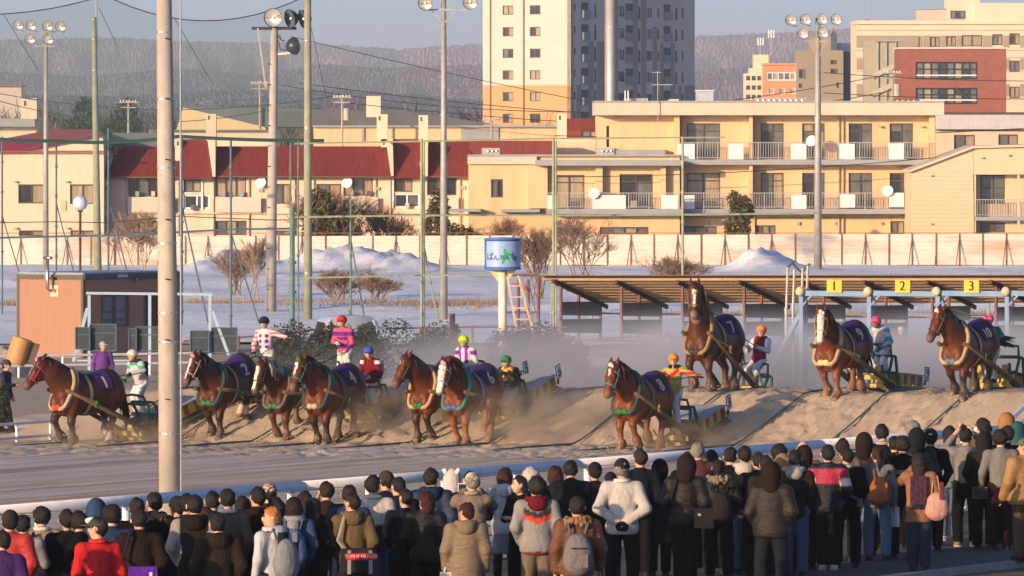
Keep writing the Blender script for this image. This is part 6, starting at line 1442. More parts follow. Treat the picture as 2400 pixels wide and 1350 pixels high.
MB().add([ond(.13+c_[0], zm+c_[1]+.02, .016)]+[ond(.13+x, zm+.02+z, .016) for x, z in isl], [(0, i+1, (i+1) % len(isl)+1) for i in range(len(isl))]).build('island_emblem', M('emblem_green', (.04, .40, .14), .5), pn)
for txt, sz, px, dz in (('ば', .27, -.41, .0), ('ん', .19, -.20, -.03), ('え', .17, -.04, -.02), ('い', .19, .08, -.02), ('十', .24, .30, .04), ('勝', .17, .40, -.05)): glyph(txt, sz, px, dz, INK, .024)
for s_ in (-1, 1): MB().prism([(s_*9*dk, -.02, zb), (s_*32*dk, -.02, zb), (s_*9*dk, -.02, zb-30*dk)], (0, .04, 0)).build('gusset', M('gusset_cream', (.70, .52, .26), .6), ds)
ld = empty('step_ladder', (XU(1200, DY), DY-1.0, .05), label='open aluminium step ladder leaning right of the white sign post', cat='ladder')
LY = DY-1.0; lk = LY/F
ALU = M('ladder_alu', (.62, .5, .32), .4, .1, 3, metal=.4)
def lp(u, v, dy=0): return ((u-1200)*lk, dy, ZV(v, LY)-.05)
for (a, b, dy) in (((1188, 648), (1212, 780), 0), ((1214, 646), (1250, 780), 0), ((1190, 650), (1198, 700), .5)): MB().bar(lp(*a, dy), lp(*b, dy), .06).build('stile', ALU, ld)
for i in range(5): v = 670+26*i; u0 = 1188+(v-648)/132*24; u1 = 1214+(v-646)/134*36; MB().bar(lp(u0, v), lp(u1, v), .10, .04).build('tread', ALU, ld)
for (a, b) in (((1222, 646), (1258, 790)), ((1236, 650), (1268, 788))): MB().bar(lp(*a, .7), lp(*b, 1.0), .03).build('rear_leg', STEEL, ld)
# ------------------------------------------------------------------ globe lamp, bins, low rail, van
gl = empty('globe_lamp', (XU(188, 300), 300, 0), label='clear globe lamp on a thin dark post left of the utility pole', cat='street lamp')
MB().tube([(0, 0, -.1), (0, 0, ZV(495, 300))], 3*300/F, 8).build('post', M('lamp_post_red', (.07, .02, .02), .5), gl)
gm = M('globe_glass', (.55, .58, .62), .08, .1, 4, spec=.8, coat=1.0)
MB().ball((0, 0, ZV(476, 300)), 18*300/F, 18, 12).build('globe', gm, gl, True); MB().tube([(0, 0, ZV(497, 300)), (0, 0, ZV(490, 300))], .1, 10).build('collar', DARKM, gl)
for lab, u, v0, v1, w, m in (('brown cylinder bin beside the tall lamp pole', 1060, 735, 800, 13, 'drum_brown'), ('silver capped post standing right of the tall lamp pole', 1068, 760, 810, 13, 'vent_metal')):
    tag(MB().lathe([(0, .0), (w/2*250/F, 0), (w/2*250/F, ZV(v0+4, 250)), (w/2*260/F, ZV(v0+4, 250)), (w/2*260/F, ZV(v0, 250)), (0, ZV(v0, 250))], 14, (XU(u, 250), 250+.3*(u == 1068), 0)).build('bollard', M(m), None, True), lab, 'bollard')
lr = empty('low_rail', (0, 255, 0), label='thin rusty pipe rail along the snow behind the hedge', cat='rail')
for (a, b) in (((430, 800), (640, 785)), ((640, 785), (760, 770)), ((905, 770), (1230, 765)), ((1230, 765), (1330, 768))): MB().tube([(XU(a[0], 255), 0, ZV(a[1], 255)), (XU(b[0], 255), 0, ZV(b[1], 255))], .03, 6).build('rail_pipe', POSTR, lr)
for u, v in ((450, 798), (560, 790), (680, 778), (703, 776), (990, 768), (1107, 767), (1300, 767)): MB().tube([(XU(u, 255), 0, 0), (XU(u, 255), 0, ZV(v-3, 255))], .04, 6).build('post', POSTR, lr)
VY = 221.0; van = empty('parked_van', (XU(838, VY), VY, .06), math.radians(8), 'silver grey van parked behind the hedge, only its top in view', 'van')
VB = M('van_paint', (.50, .55, .62), .25, .04, 2, metal=.2, coat=.6); VG = M('van_glass', (.05, .06, .065), .06, .2, 1, spec=.7)
prof = [(-.93, .35), (-.95, .9), (-.90, 1.05), (-.74, 1.66), (-.6, 1.78), (0, 1.83), (.6, 1.78), (.74, 1.66), (.90, 1.05), (.95, .9), (.93, .35)]
vs, fs = [], []; st = [(0, .86, 1.0, .55), (.12, .97, 1.0, .6), (.9, 1.0, 1.0, .64), (1.5, 1.0, 1.0, 1.0), (3.6, 1.0, 1.0, 1.0), (4.2, .95, 1.0, .95)]
for y, sx, _, sz in st:
    for x, z in prof: vs.append((x*sx, y, z if z <= 1.06 else 1.05+(z-1.05)*((sz-.64)/.36 if sz < 1 and y < 1.4 else sz)))
n = len(prof)
for i in range(len(st)-1):
    for j in range(n-1): fs.append((i*n+j, i*n+j+1, (i+1)*n+j+1, (i+1)*n+j))
fs += [tuple(range(n)), tuple(range((len(st)-1)*n, len(st)*n))]
vb = mesh_obj('body', vs, fs, VB, van, True)
MB().add([(-.78, .92, 1.10), (.78, .92, 1.10), (.62, 1.40, 1.66), (-.62, 1.40, 1.66)], [(0, 1, 2, 3)]).build('windscreen', VG, van); [MB().bar((s_*.80, .9, 1.08), (s_*.63, 1.42, 1.7), .05).build('pillar', VB, van) for s_ in (-1, 1)]
for s_ in (-1, 1):
    for y0, y1 in ((1.55, 2.4), (2.5, 3.5)): MB().add([(s_*.905, y0, 1.12), (s_*.905, y1, 1.12), (s_*.765, y1, 1.62), (s_*.765, y0, 1.62)], [(0, 1, 2, 3)]).build('side_window', VG, van)
    MB().ball((s_*1.03, 1.25, 1.12), (.1, .05, .1), 8, 5).build('mirror', VB, van, True); MB().ball((s_*.68, -.0, .72), (.16, .06, .1), 10, 6).build('headlight', M('headlight', (.7, .7, .68), .1, coat=1), van, True)
    for y in (.8, 3.4): MB().lathe([(0, -.1), (.2, -.1), (.31, -.08), (.31, .08), (.2, .1), (0, .1)], 18, (s_*.83, y, .31), Matrix.Rotation(math.pi/2, 3, 'Y')).build('wheel', M('tyre', (.02, .02, .02), .9), van, True)
MB().tube([(.0, 1.75, 1.82), (-.04, 1.8, 2.0)], .012, 5).bar((-.1, 1.7, 1.83), (.1, 1.7, 1.83), .03).build('roof_aerial', DARKM, van)
# ------------------------------------------------------------------ plants
BARK = M('bark_bare', (.25, .165, .11), .9, .3, 8); BARKP = M('bark_pale', (.36, .26, .18), .9, .3, 8)
NEED = M('needle_dark', (.035, .045, .022), .85, .5, 3); NEEDL = M('needle_olive', (.085, .075, .03), .85, .5, 3)
def bare(name, label, u, Y, h, wpx, mat, n=5, seed=0, depth=4, zb=None, group=None, trunk=True, r0=.05, up=.6):
    r = random.Random(seed); x = XU(u, Y); zb = zt(x, Y)*0+.03 if zb is None else zb; e = empty(name, (x, Y, zb), label=label, cat='tree' if trunk else 'shrub', group=group)
    W_ = wpx*Y/F/2; mb = MB(); tr = MB()
    def grow(p, d, L, rad, lev):
        q = p+d*L; mid = p.lerp(q, .5)+Vector((r.uniform(-1, 1), r.uniform(-1, 1), 0))*L*.06
        (tr if lev == 0 else mb).tube([p, mid, q], [rad, rad*.8, rad*.6], 5 if lev == 0 else 3, cap=False)
        if lev >= depth: return
        for i in range(r.randint(3, 5)):
            dd = (d+Vector((r.uniform(-1, 1)*W_/h*1.9, r.uniform(-1, 1)*.7, r.uniform(-.15, .5)*up))).normalized(); t = r.uniform(.45, 1)
            grow(p.lerp(q, t), dd, L*r.uniform(.55, .8), max(rad*.6, .008), lev+1)
    for i in range(n): grow(Vector((r.uniform(-1, 1)*W_*.25, r.uniform(-.2, .2), -.05)), Vector((r.uniform(-1, 1)*W_/h*.9, r.uniform(-.25, .25), 1)).normalized(), h*.36, r0, 0)
    tr.build('trunk' if trunk else 'stem', mat, e); mb.build('crown' if trunk else 'branches', mat, e); return e
for i, (lab, u, Y, h, w, m, n, tk) in enumerate((
    ('bare shrub with many thin stems left of the floodlight pole', 560, 335, 2.6, 150, BARK, 7, False), ('bare birch sapling right of the thick concrete pole', 590, 330, 3.0, 90, BARKP, 2, True), ('bare birch sapling leaning left of the floodlight pole', 610, 325, 3.3, 60, BARKP, 1, True),
    ('bare tree behind the left gate frame', 322, 380, 3.6, 130, BARKP, 3, True), ('low bare shrub between the poles and the pink driver', 795, 318, 2.0, 150, BARK, 8, False), ('second low bare shrub above the silver van', 880, 322, 1.7, 140, BARK, 7, False),
    ('tall bare shrub right of the blue drum sign', 1265, 330, 4.0, 130, BARK, 7, False), ('spreading bare shrub behind the shed roof corner', 1370, 372, 4.0, 190, BARK, 7, False), ('bare shrub left of the tall ridge horse head', 1575, 330, 2.6, 180, BARK, 8, False),
    ('bare tree against the tan base of the tower', 1235, 480, 9.0, 170, BARK, 5, True), ('bare brown bush beside the evergreen by the terrace wall', 790, 421, 5.2, 200, M('twig_red', (.22, .13, .085), .9, .3), 10, False), ('bare brown bush in front of the terrace balconies', 900, 422, 4.0, 160, _mats['twig_red'], 8, False),
    ('bare twiggy bush at the yellow wing corner', 1180, 421, 3.2, 120, BARK, 5, False), ('bare reddish tree tops over the grey warehouse roof', 865, 640, 9.5, 170, _mats['twig_red'], 5, True), ('bare reddish tree behind the mossy pole', 760, 700, 11.0, 200, _mats['twig_red'], 5, True), ('bare reddish trees beside the tower', 1000, 690, 9.0, 180, _mats['twig_red'], 6, True), ('small dark bare tree behind the apartments at the tower side', 1700, 700, 5.2, 90, BARK, 5, True), ('bare tree on the brick block side', 2310, 500, 6.2, 140, BARKP, 3, True))):
    bare('bare_tree' if tk else 'bare_shrub', lab, u, Y, h, w, m, n, 100+i, 4 if Y > 400 or n > 4 else 5, trunk=tk, r0=.035 if Y < 400 else .06)
def leafy(name, label, cat, loc, blobs, n, size, mat, trunk=None, seed=1, group=None, droop=0.3):
    r = np.random.default_rng(seed); e = empty(name, loc, label=label, cat=cat, group=group); wts = np.array([b[3]*b[4]*b[5] for b in blobs]); wts = wts/wts.sum()
    pick = r.choice(len(blobs), n, p=wts); B = np.array(blobs)[pick]
    d = r.normal(size=(n, 3)); d /= np.linalg.norm(d, axis=1)[:, None]; rad = r.uniform(.35, 1.06, n)**.55
    C = B[:, :3]+d*rad[:, None]*B[:, 3:6]
    t1 = r.normal(size=(n, 3)); t1[:, 2] *= .7; t1 /= np.linalg.norm(t1, axis=1)[:, None]; t2 = np.cross(t1, r.normal(size=(n, 3))); t2 /= np.linalg.norm(t2, axis=1)[:, None]
    s1 = r.uniform(.6, 1.5, n)[:, None]*size; s2 = s1*.38
    V = np.stack([C-t1*s1, C+t2*s2, C+t1*s1, C-t2*s2], 1).reshape(-1, 3); Fq = np.arange(4*n).reshape(-1, 4)
    mesh_obj('foliage' if cat != 'tree' else 'crown', V, Fq, mat, e)
    if cat == 'tree' and loc[1] < 430: e.scale = (1.15, 1.0, 1.3)
    if trunk: MB().tube([(0, 0, -.1), (.02, 0, trunk[0]*.5), (0, 0, trunk[0])], [trunk[1], trunk[1]*.7, trunk[1]*.3], 7).build('trunk', BARK, e)
    return e
def blobrow(L, h, w, n, seed): r = random.Random(seed); return [(r.uniform(-L, L), r.uniform(-w, w)*.4, h*r.uniform(.35, .68), r.uniform(.35, .75), w*.8, h*r.uniform(.32, .5)) for _ in range(n)]
leafy('hedge', 'dark clipped evergreen hedge between the second and fifth horses', 'hedge', (XU(850, 212), 212, .08), blobrow(2.35, 1.72, .7, 34, 4), 24000, .055, NEED, seed=3)
leafy('hedge', 'dark evergreen hedge right of the white sign post', 'hedge', (XU(1245, 214), 214, .08), blobrow(1.05, 1.62, .7, 18, 5), 12000, .055, NEED, seed=4)
leafy('evergreen_shrub', 'small dark evergreen at the left picture edge beside the man', 'shrub', (XU(2, 178), 178, .1), [(0, 0, .95, .22, .3, .35), (-.1, 0, .5, .3, .3, .4)], 1800, .04, NEED, seed=14)
leafy('evergreen_tree', 'dark evergreen bush against the terrace left of the mossy pole', 'tree', (XU(765, 418), 418, .0), [(0, 0, 1.2, 1.2, .8, 1.2), (-.4, 0, 2.2, .8, .7, 1.0), (.5, 0, .8, 1.0, .8, .9), (.9, 0, 1.4, .8, .6, .8)], 5200, .12, NEEDL, (2.4, .08), 5)
leafy('evergreen_tree', 'olive evergreen behind the tall lamp pole', 'tree', (XU(1022, 419), 419, .0), [(0, 0, 1.3, .7, .6, 1.3), (.15, 0, 2.4, .5, .5, .8), (.9, 0, .9, 1.1, .7, .8), (1.7, 0, .7, .9, .7, .65)], 4800, .11, NEEDL, (2.6, .08), 6)
leafy('evergreen_tree', 'sparse columnar evergreen in front of the yellow balconies', 'tree', (XU(1733, 419), 419, .0), [(0, 0, .7, .7, .5, .8), (-.1, 0, 1.6, .65, .5, .7), (.1, 0, 2.3, .6, .5, .6), (-.25, 0, 2.75, .35, .3, .35)], 3000, .10, NEEDL, (2.9, .07), 7)
leafy('evergreen_tree', 'broad dark pine left of the thick concrete pole', 'tree', (XU(290, 540), 540, 0), [(0, 0, 5.6, 1.5, 1, 2.6), (-1.2, 0, 5.0, 1.3, 1, 2.4), (1.0, 0, 4.8, 1.3, 1, 2.2), (.2, 0, 8.0, .9, .7, 1.6), (-.8, 0, 7.3, .7, .6, 1.2)], 6500, .17, NEED, (8, .2), 8)
leafy('evergreen_tree', 'second dark pine behind the greenish utility pole', 'tree', (XU(190, 560), 560, 0), [(0, 0, 5.4, 1.7, 1, 2.6), (-1.6, 0, 4.6, 1.3, 1, 2.2), (1.3, 0, 5.2, 1.2, 1, 2.4), (.3, 0, 8.2, .9, .8, 1.6), (-.9, 0, 7.2, .7, .7, 1.2)], 6500, .17, NEED, (8, .2), 9)
leafy('evergreen_tree', 'low dark pine beside the chimney tower at left', 'tree', (XU(115, 570), 570, 0), [(0, 0, 3.8, 1.4, 1, 1.8), (-1.0, 0, 3.4, 1.0, 1, 1.6)], 3500, .17, NEED, (5, .2), 10)
# far bare woods as one mass
def woods(name, label, spans, n, mat, seed, hh):
    r = np.random.default_rng(seed); V, Fc = [], []; k = 0
    for _ in range(n):
        u0, u1, Y0, Y1 = spans[r.integers(len(spans))]; Y = r.uniform(Y0, Y1); u = r.uniform(u0, u1); x = XU(u, Y); h = hh*r.uniform(.6, 1.15); z0 = -.5
        w = .12
        V += [(x-w, Y, z0), (x+w, Y, z0), (x+r.normal(0, .2), Y, z0+h*.9)]; Fc.append((k, k+1, k+2)); k += 3
        for b in range(9):
            zc = z0+h*r.uniform(.3, .95); a = r.uniform(-1.1, 1.1); L = h*r.uniform(.12, .3); c = r.uniform(.05, .1)
            V += [(x-c, Y+r.normal(0, .5), zc), (x+c, Y+r.normal(0, .5), zc+.1), (x+math.sin(a)*L, Y+r.normal(0, 1), zc+math.cos(a)*L)]; Fc.append((k, k+1, k+2)); k += 3
    return tag(mesh_obj(name, V, Fc, mat), label, kind='stuff')
woods('far_woods', 'bare winter woods behind the warehouses', [(330, 1140, 760, 1100), (-50, 420, 800, 1200), (420, 1130, 1100, 1500)], 2600, M('twig_far', (.14, .085, .065), .95, .4, .3), 21, 8.5)
woods('far_woods', 'bare winter woods behind the right hand blocks', [(1640, 2000, 1000, 1500)], 400, _mats['twig_far'], 22, 7.5)
woods('far_conifers', 'dark conifer line below the hills', [(-50, 760, 1500, 2200)], 500, M('conifer_far', (.05, .055, .045), .95, .4, .3), 23, 12)
# ------------------------------------------------------------------ people on the far side
def far_person(label, u, v, h, gz_, **kw):
    Y = F*(HC-gz_-h)/(v-VH); return person(label, (XU(u, Y), Y, gz_), kw.pop('yaw', math.pi), h, group=kw.pop('group', 'course staff on the far side'), **kw)
far_person('steward in purple jacket and grey cap standing behind the leftmost horse', 241, 801, 1.68, .1, top=(.17, .06, .30), hat='cap', hatcol=(.33, .36, .42), bottom=(.05, .05, .07), face=True, pose=dict(hyaw=.5), yaw=math.pi+.2)
far_person('man in dark blue clothes and knit hat at the left picture edge', 14, 845, 1.70, .12, top=(.03, .04, .09), hat='beanie', hatcol=(.06, .05, .05), bottom=(.02, .025, .045), pose=dict(hyaw=.0, ar='front', stride=.8), yaw=-math.pi/2-.3, face=True)
far_person('official in white cap behind the number two gate', 2112, 766, 1.68, .12, top=(.20, .16, .14), hat='cap', hatcol=(.55, .6, .68), bottom=(.05, .05, .06), face=True, pose=dict(hyaw=.3))
far_person('dark dressed helper half hidden in the dust left of the tall horse', 1566, 782, 1.70, .1, top=(.05, .055, .07), hat='cap', hatcol=(.05, .06, .09), bottom=(.04, .045, .06), face=True, pose=dict(ar='front'))
# ------------------------------------------------------------------ dust raised by the sleds, and the evening haze
def vol(name, verts, faces, label, dens, color, noise=None, loc=(0, 0, 0), rz=0.0, aniso=0.0):
    m = bpy.data.materials.new(name); m.use_nodes = True; N = m.node_tree.nodes; Lk = m.node_tree.links; N.clear()
    out = N.new('ShaderNodeOutputMaterial'); pv = N.new('ShaderNodeVolumePrincipled'); Lk.new(pv.outputs[0], out.inputs['Volume']); pv.inputs['Color'].default_value = (*color, 1); pv.inputs['Density'].default_value = dens; pv.inputs['Anisotropy'].default_value = aniso
    if noise:
        tc = N.new('ShaderNodeTexCoord'); no = N.new('ShaderNodeTexNoise'); no.inputs['Scale'].default_value = noise[0]; no.inputs['Detail'].default_value = 3; Lk.new(tc.outputs['Object'], no.inputs['Vector'])
        mr = N.new('ShaderNodeMapRange'); mr.inputs[1].default_value = noise[1]; mr.inputs[2].default_value = noise[2]; mr.inputs[4].default_value = dens; Lk.new(no.outputs['Fac'], mr.inputs[0]); cur = mr.outputs[0]
        sp = N.new('ShaderNodeSeparateXYZ'); Lk.new(tc.outputs['Generated'], sp.inputs[0])
        for ax in range(3):
            def ramp(a, b, s0, s1):
                r_ = N.new('ShaderNodeMapRange'); r_.interpolation_type = 'SMOOTHSTEP'; r_.inputs[1].default_value = a; r_.inputs[2].default_value = b; r_.inputs[3].default_value = s0; r_.inputs[4].default_value = s1; Lk.new(sp.outputs[ax], r_.inputs[0]); return r_.outputs[0]
            edges = [ramp(.25, 1, 1, 0)] if ax == 2 else [ramp(0, .25, 0, 1), ramp(.72, 1, 1, 0)]
            for e_ in edges: mu = N.new('ShaderNodeMath'); mu.operation = 'MULTIPLY'; Lk.new(cur, mu.inputs[0]); Lk.new(e_, mu.inputs[1]); cur = mu.outputs[0]
        Lk.new(cur, pv.inputs['Density'])
    o = mesh_obj(name, verts, faces, m, loc=loc); o.rotation_euler = (0, 0, rz); return tag(o, label, kind='stuff')
BF = [(0, 1, 3, 2), (4, 6, 7, 5), (0, 4, 5, 1), (2, 3, 7, 6), (0, 2, 6, 4), (1, 5, 7, 3)]
def bxv(x0, x1, y0, y1, z0, z1): return [(x, y, z) for x in (x0, x1) for y in (y0, y1) for z in (z0, z1)]
TRZ = math.atan2(RD[1], RD[0]); DUSTC = (.72, .79, .90)  # bluish dust: the shade it hangs in is put into its colour
vol('dust_cloud', bxv(-13, 13, -13, 12, -.2, 2.7), BF, 'pale dust hanging behind the ridge', .9, DUSTC, (.36, .42, .62), (*xy_qp(29.5, 72), .2), TRZ)
for i, (q, p, L, wd, h, d) in enumerate(((24.2, 53.2, 2.8, 1.4, 1.1, 1.3), (28.2, 54.5, 3.2, 1.5, 1.4, 1.2), (30.5, 55.5, 2.6, 1.4, 1.2, 1.0), (32.5, 55.0, 3.0, 1.5, 1.2, 1.0), (38.2, 52.5, 2.6, 1.4, 1.0, 1.1), (22.0, 60.5, 3.0, 1.4, 1.0, .9), (20.0, 61, 3.0, 1.2, .9, .9), (26.2, 61, 3.0, 1.5, 1.2, .9))):
    vol('dust_puff', bxv(-L, L, -wd, wd, 0, h), BF, 'dust kicked up round the hooves', d, (.82, .68, .50), (1.4, .42, .66), (*xy_qp(q, p), float(zqp(q, p))-.3), TRZ)
vol('haze', bxv(-6500, 6500, -400, 12500, -1.5, 175), BF, 'thin evening haze', .00012, (.68, .80, .96))
# grains of sand thrown up by hooves and sled runners
mb = MB(); r = random.Random(5)
for no, H in HR.items():
    for i in range(170):
        a = r.choice([.75, -.9, -1.6, -2.2]); x = H['c'][0]+H['fw'].x*(a+r.gauss(0, .35))+H['lf'].x*r.gauss(0, .45); y = H['c'][1]+H['fw'].y*(a+r.gauss(0, .35))+H['lf'].y*r.gauss(0, .45)
        z = zt(x, y)+abs(r.gauss(0, .12))+.01; s_ = r.uniform(.008, .022); mb.add([(x-s_, y, z), (x+s_, y, z-s_*.5), (x, y-s_, z+s_), (x, y+s_, z+s_*.3)], [(0, 1, 2), (0, 3, 1), (0, 2, 3), (1, 3, 2)])
tag(mb.build('sand_spray', SAND), 'loose sand thrown up by hooves and runners', kind='stuff')
# ------------------------------------------------------------------ spectators, seen from behind
NAVY, BLK, DBR, OLV, GRY, TAN, DGN = (.018, .026, .055), (.014, .014, .017), (.055, .036, .026), (.06, .05, .035), (.22, .22, .23), (.34, .24, .15), (.03, .045, .04)
JEAN, LJEAN, KHAK = (.05, .085, .16), (.13, .20, .32), (.22, .17, .12)
CR = {}
def sp(key, label, u, v, h=1.70, **kw):
    Y = F*(HC-1.155-h)/(v-VH); x = XU(u, Y); yaw = kw.pop('yaw', random.uniform(-.15, .15)); z = zt(x, Y) if qp(x, Y)[0] > 0 else 1.155
    rk = random.Random(key*31+5); po = dict(kw.pop('pose', {})); po.setdefault('hyaw', rk.choice([-.35, -.2, -.1, .0, .15, .3, .5, .7])); po.setdefault('lean', rk.choice([-.04, 0, .03, .07, .12])); po.setdefault('hp', rk.choice([0, 0, .5, -.3])); po.setdefault('stance', rk.choice([.08, .1, .13])); kw['pose'] = po; kw.setdefault('w', rk.choice([.94, 1.0, 1.0, 1.06]))
    CR[key] = person(label, (x, Y, z), yaw, h, **kw); return CR[key]
PK, FR, DN, BKP, PH, UP, FC = dict(al='pocket', ar='pocket'), dict(al='front', ar='front'), dict(), dict(al='back', ar='back'), dict(al='phone', ar='phone'), dict(al='up', ar='up'), dict(al='face')
def pz(base, **k): d = dict(base); d.update(k); return d
# left part
sp(1, 'person in bright red puffer jacket and dark knit hat at the left edge', 24, 1200, 1.70, pose=PK, top=(.50, .03, .03), puff=.05, hat='beanie', hatcol=(.03, .02, .02), bottom=BLK)
sp(2, 'short dark haired person half hidden right of the red puffer jacket', 56, 1208, 1.62, pose=FR, top=(.30, .30, .32), collar=(.5, .45, .4))
sp(3, 'bushy haired woman in beige fleece coat with black backpack', 98, 1192, 1.62, pose=DN, top=(.36, .26, .18), hair='bushy', collar=(.62, .56, .48), puff=.035, hem=.7)
sp(4, 'dark haired person in navy left of the blue hood', 156, 1196, 1.66, pose=PK, top=NAVY)
sp(5, 'dark haired person in black just behind the capped man in red', 188, 1202, 1.64, pose=FR, top=BLK, hair='bushy')
sp(6, 'person with pointed navy blue hood raised by the rail', 226, 1176, 1.70, pose=PK, top=(.03, .06, .13), hood='up', hoodcol=(.035, .07, .15), puff=.035)
sp(7, 'person in navy shell jacket with a small white shoulder mark', 262, 1188, 1.72, pose=FR, top=(.022, .04, .10), puff=.035, hair='bushy')
sp(8, 'man in bright red jacket and black and white cap looking left', 232, 1215, 1.74, pose=pz(DN, hyaw=.9), yaw=.35, top=(.60, .025, .03), puff=.03, hat='cap', hatcol=(.05, .05, .05), collar=(.55, .03, .03), face=True, bottom=BLK)
sp(9, 'small brown haired child low in front of the beige backpack woman', 181, 1311, 1.18, pose=DN, top=DBR, haircol='brown')
sp(10, 'person in deep purple jacket cut by the lower left corner', 4, 1246, 1.66, pose=PK, top=(.06, .025, .13), puff=.04, haircol='black')
sp(11, 'man in dark brown jacket with a purple waist bag', 327, 1195, 1.72, pose=PK, top=(.05, .03, .022), puff=.03, bottom=(.28, .24, .2))
sp(12, 'dark head just left of the fur hooded brown coat', 322, 1168, 1.70, pose=FR, top=BLK, haircol='brown')
sp(13, 'person in dark brown parka with fluffy fur trimmed hood', 359, 1156, 1.74, pose=PK, top=(.05, .04, .03), puff=.035, fur=(.26, .17, .10), hoodcol=(.05, .04, .03))
sp(14, 'person in black knit hat right of the thick pole foot', 415, 1168, 1.68, pose=PK, top=NAVY, hat='beanie', hatcol=(.02, .02, .025))
sp(15, 'dark haired person behind the grey sleeved vest wearer', 438, 1160, 1.72, pose=FR, top=BLK)
sp(16, 'man in dark hooded vest over grey sleeves with a shoulder strap', 456, 1163, 1.76, pose=PK, top=(.05, .038, .03), sleeves=(.25, .24, .23), hoodcol=(.04, .03, .026), puff=.035, bottom=(.06, .05, .045))
sp(17, 'round dark head left of the olive jacket with striped collar', 497, 1153, 1.70, pose=PK, top=BLK, haircol='black')
sp(18, 'man in grey olive jacket with thin white collar', 534, 1148, 1.74, pose=PK, top=(.11, .10, .085), collar=(.55, .55, .55))
sp(19, 'man in brown hooded jacket near the bottom, left of the orange haired youth', 512, 1205, 1.72, pose=PK, top=(.065, .045, .032), hoodcol=(.06, .04, .03), puff=.035, bottom=(.05, .035, .03))
sp(20, 'dark bobbed woman between the olive jacket and the brown jacket', 566, 1166, 1.60, pose=FR, top=BLK, hair='bob')
sp(21, 'man in dark brown jacket next to the knitted pompom hat', 600, 1143, 1.74, pose=PK, top=(.05, .035, .025), puff=.03)
sp(22, 'reddish haired girl squeezed behind the grey sleeved man', 482, 1190, 1.52, pose=FR, top=DBR, hair='bob', haircol='auburn')
sp(23, 'person in cream and brown patterned knit hat at the rail', 631, 1136, 1.66, pose=PK, top=DBR, hat='beanie', hatcol=lambda V: np.where((np.sin(V[:, 0:1]*90)*np.sin(V[:, 2:3]*100+V[:, 1:2]*60)) > -.1, np.array((.50, .38, .27)), np.array((.06, .04, .03))))
sp(24, 'dark haired woman behind the orange haired youth', 645, 1167, 1.62, pose=FR, top=NAVY, hair='bob')
sp(25, 'orange haired youth in white hoodie turning to look left', 640, 1190, 1.70, pose=pz(DN, hyaw=1.0), yaw=.75, top=(.60, .62, .68), hoodcol=(.60, .62, .68), haircol='orange', face=True, bottom=(.05, .05, .06), scarf=(.02, .02, .025))
sp(26, 'woman in blue denim jacket with grey scarf and rucksack', 690, 1168, 1.62, pose=PK, top=(.06, .11, .22), hair='bob', scarf=(.25, .26, .28), bottom=DBR)
sp(27, 'long haired woman in dark coat with grey fur hood', 713, 1154, 1.62, pose=PK, top=(.02, .022, .035), hair='long', fur=(.10, .12, .15), hem=.5, haircol='brown')
sp(28, 'man in olive brown jacket with his hand at his face', 765, 1130, 1.72, pose=pz(FC, hyaw=.3), top=(.07, .05, .03), haircol='brown')
sp(29, 'man in navy tracksuit with white piping', 818, 1138, 1.72, pose=PK, top=(.03, .05, .12), bottom=(.32, .36, .45), haircol='brown')
sp(30, 'young person in khaki hooded jacket with a black messenger bag', 826, 1158, 1.66, pose=PK, top=(.17, .12, .06), hoodcol=(.17, .12, .06), puff=.03, haircol='brown', bottom=(.05, .05, .06))
sp(31, 'man in white and navy jacket with a thin red stripe', 874, 1116, 1.76, pose=PK, top=(.62, .58, .55), pat=bands((.5, 1.12, NAVY), (1.12, 1.15, (.55, .05, .08)), (1.15, 1.17, (.6, .6, .6))), puff=.03, collar=(.5, .45, .4), bottom=(.06, .09, .14))
sp(32, 'person in brown knit hat behind the white and navy jacket', 903, 1108, 1.72, pose=PK, top=NAVY, hat='beanie', hatcol=(.045, .032, .028))
sp(33, 'black haired person in navy left of the white rail post', 931, 1120, 1.66, pose=PK, top=NAVY)
sp(34, 'man in royal navy down coat at the rail right of the white post', 1012, 1100, 1.76, pose=PK, top=(.018, .035, .10), puff=.05, hoodcol=(.018, .03, .08))
sp(35, 'auburn haired woman in black quilted puffer jacket', 997, 1154, 1.60, pose=PK, top=(.016, .016, .02), puff=.05, haircol='auburn', hair='bob', bottom=BLK)
# middle
sp(36, 'person in white hooded top with ears on the raised hood', 1058, 1105, 1.62, pose=PH, top=(.66, .62, .62), hood='up', hoodcol=(.68, .62, .60))
sp(37, 'man in pale grey flat cap and tan tweed jacket', 1107, 1109, 1.72, pose=pz(PH, hyaw=.3), top=(.26, .20, .15), hat='cap', hatcol=(.50, .44, .38), haircol='grey', collar=(.3, .25, .2), bottom=NAVY)
sp(38, 'dark head behind the pale grey flat cap', 1101, 1106, 1.66, pose=FR, top=NAVY)
sp(39, 'woman in glasses and long tan down coat looking left', 1092, 1180, 1.60, pose=pz(DN, hyaw=.75), top=(.27, .20, .13), puff=.055, hem=.62, hoodcol=(.27, .20, .13), haircol='auburn', face=True, bottom=BLK)
sp(40, 'auburn haired woman in pale blue hoodie and grey skirt', 1183, 1098, 1.62, pose=PK, top=(.42, .50, .54), hoodcol=(.42, .50, .54), hair='bob', haircol='auburn', legs='skirt', bottom=(.17, .20, .24))
sp(41, 'long black haired girl turning her lit face to us', 1221, 1117, 1.58, pose=pz(FR, hyaw=-.4), yaw=2.4, top=BLK, hair='long', face=True, skin=(.58, .38, .27))
sp(42, 'person with shaggy light grey hair at the rail', 1246, 1100, 1.66, pose=PK, top=DGN, hair='bushy', haircol='white')
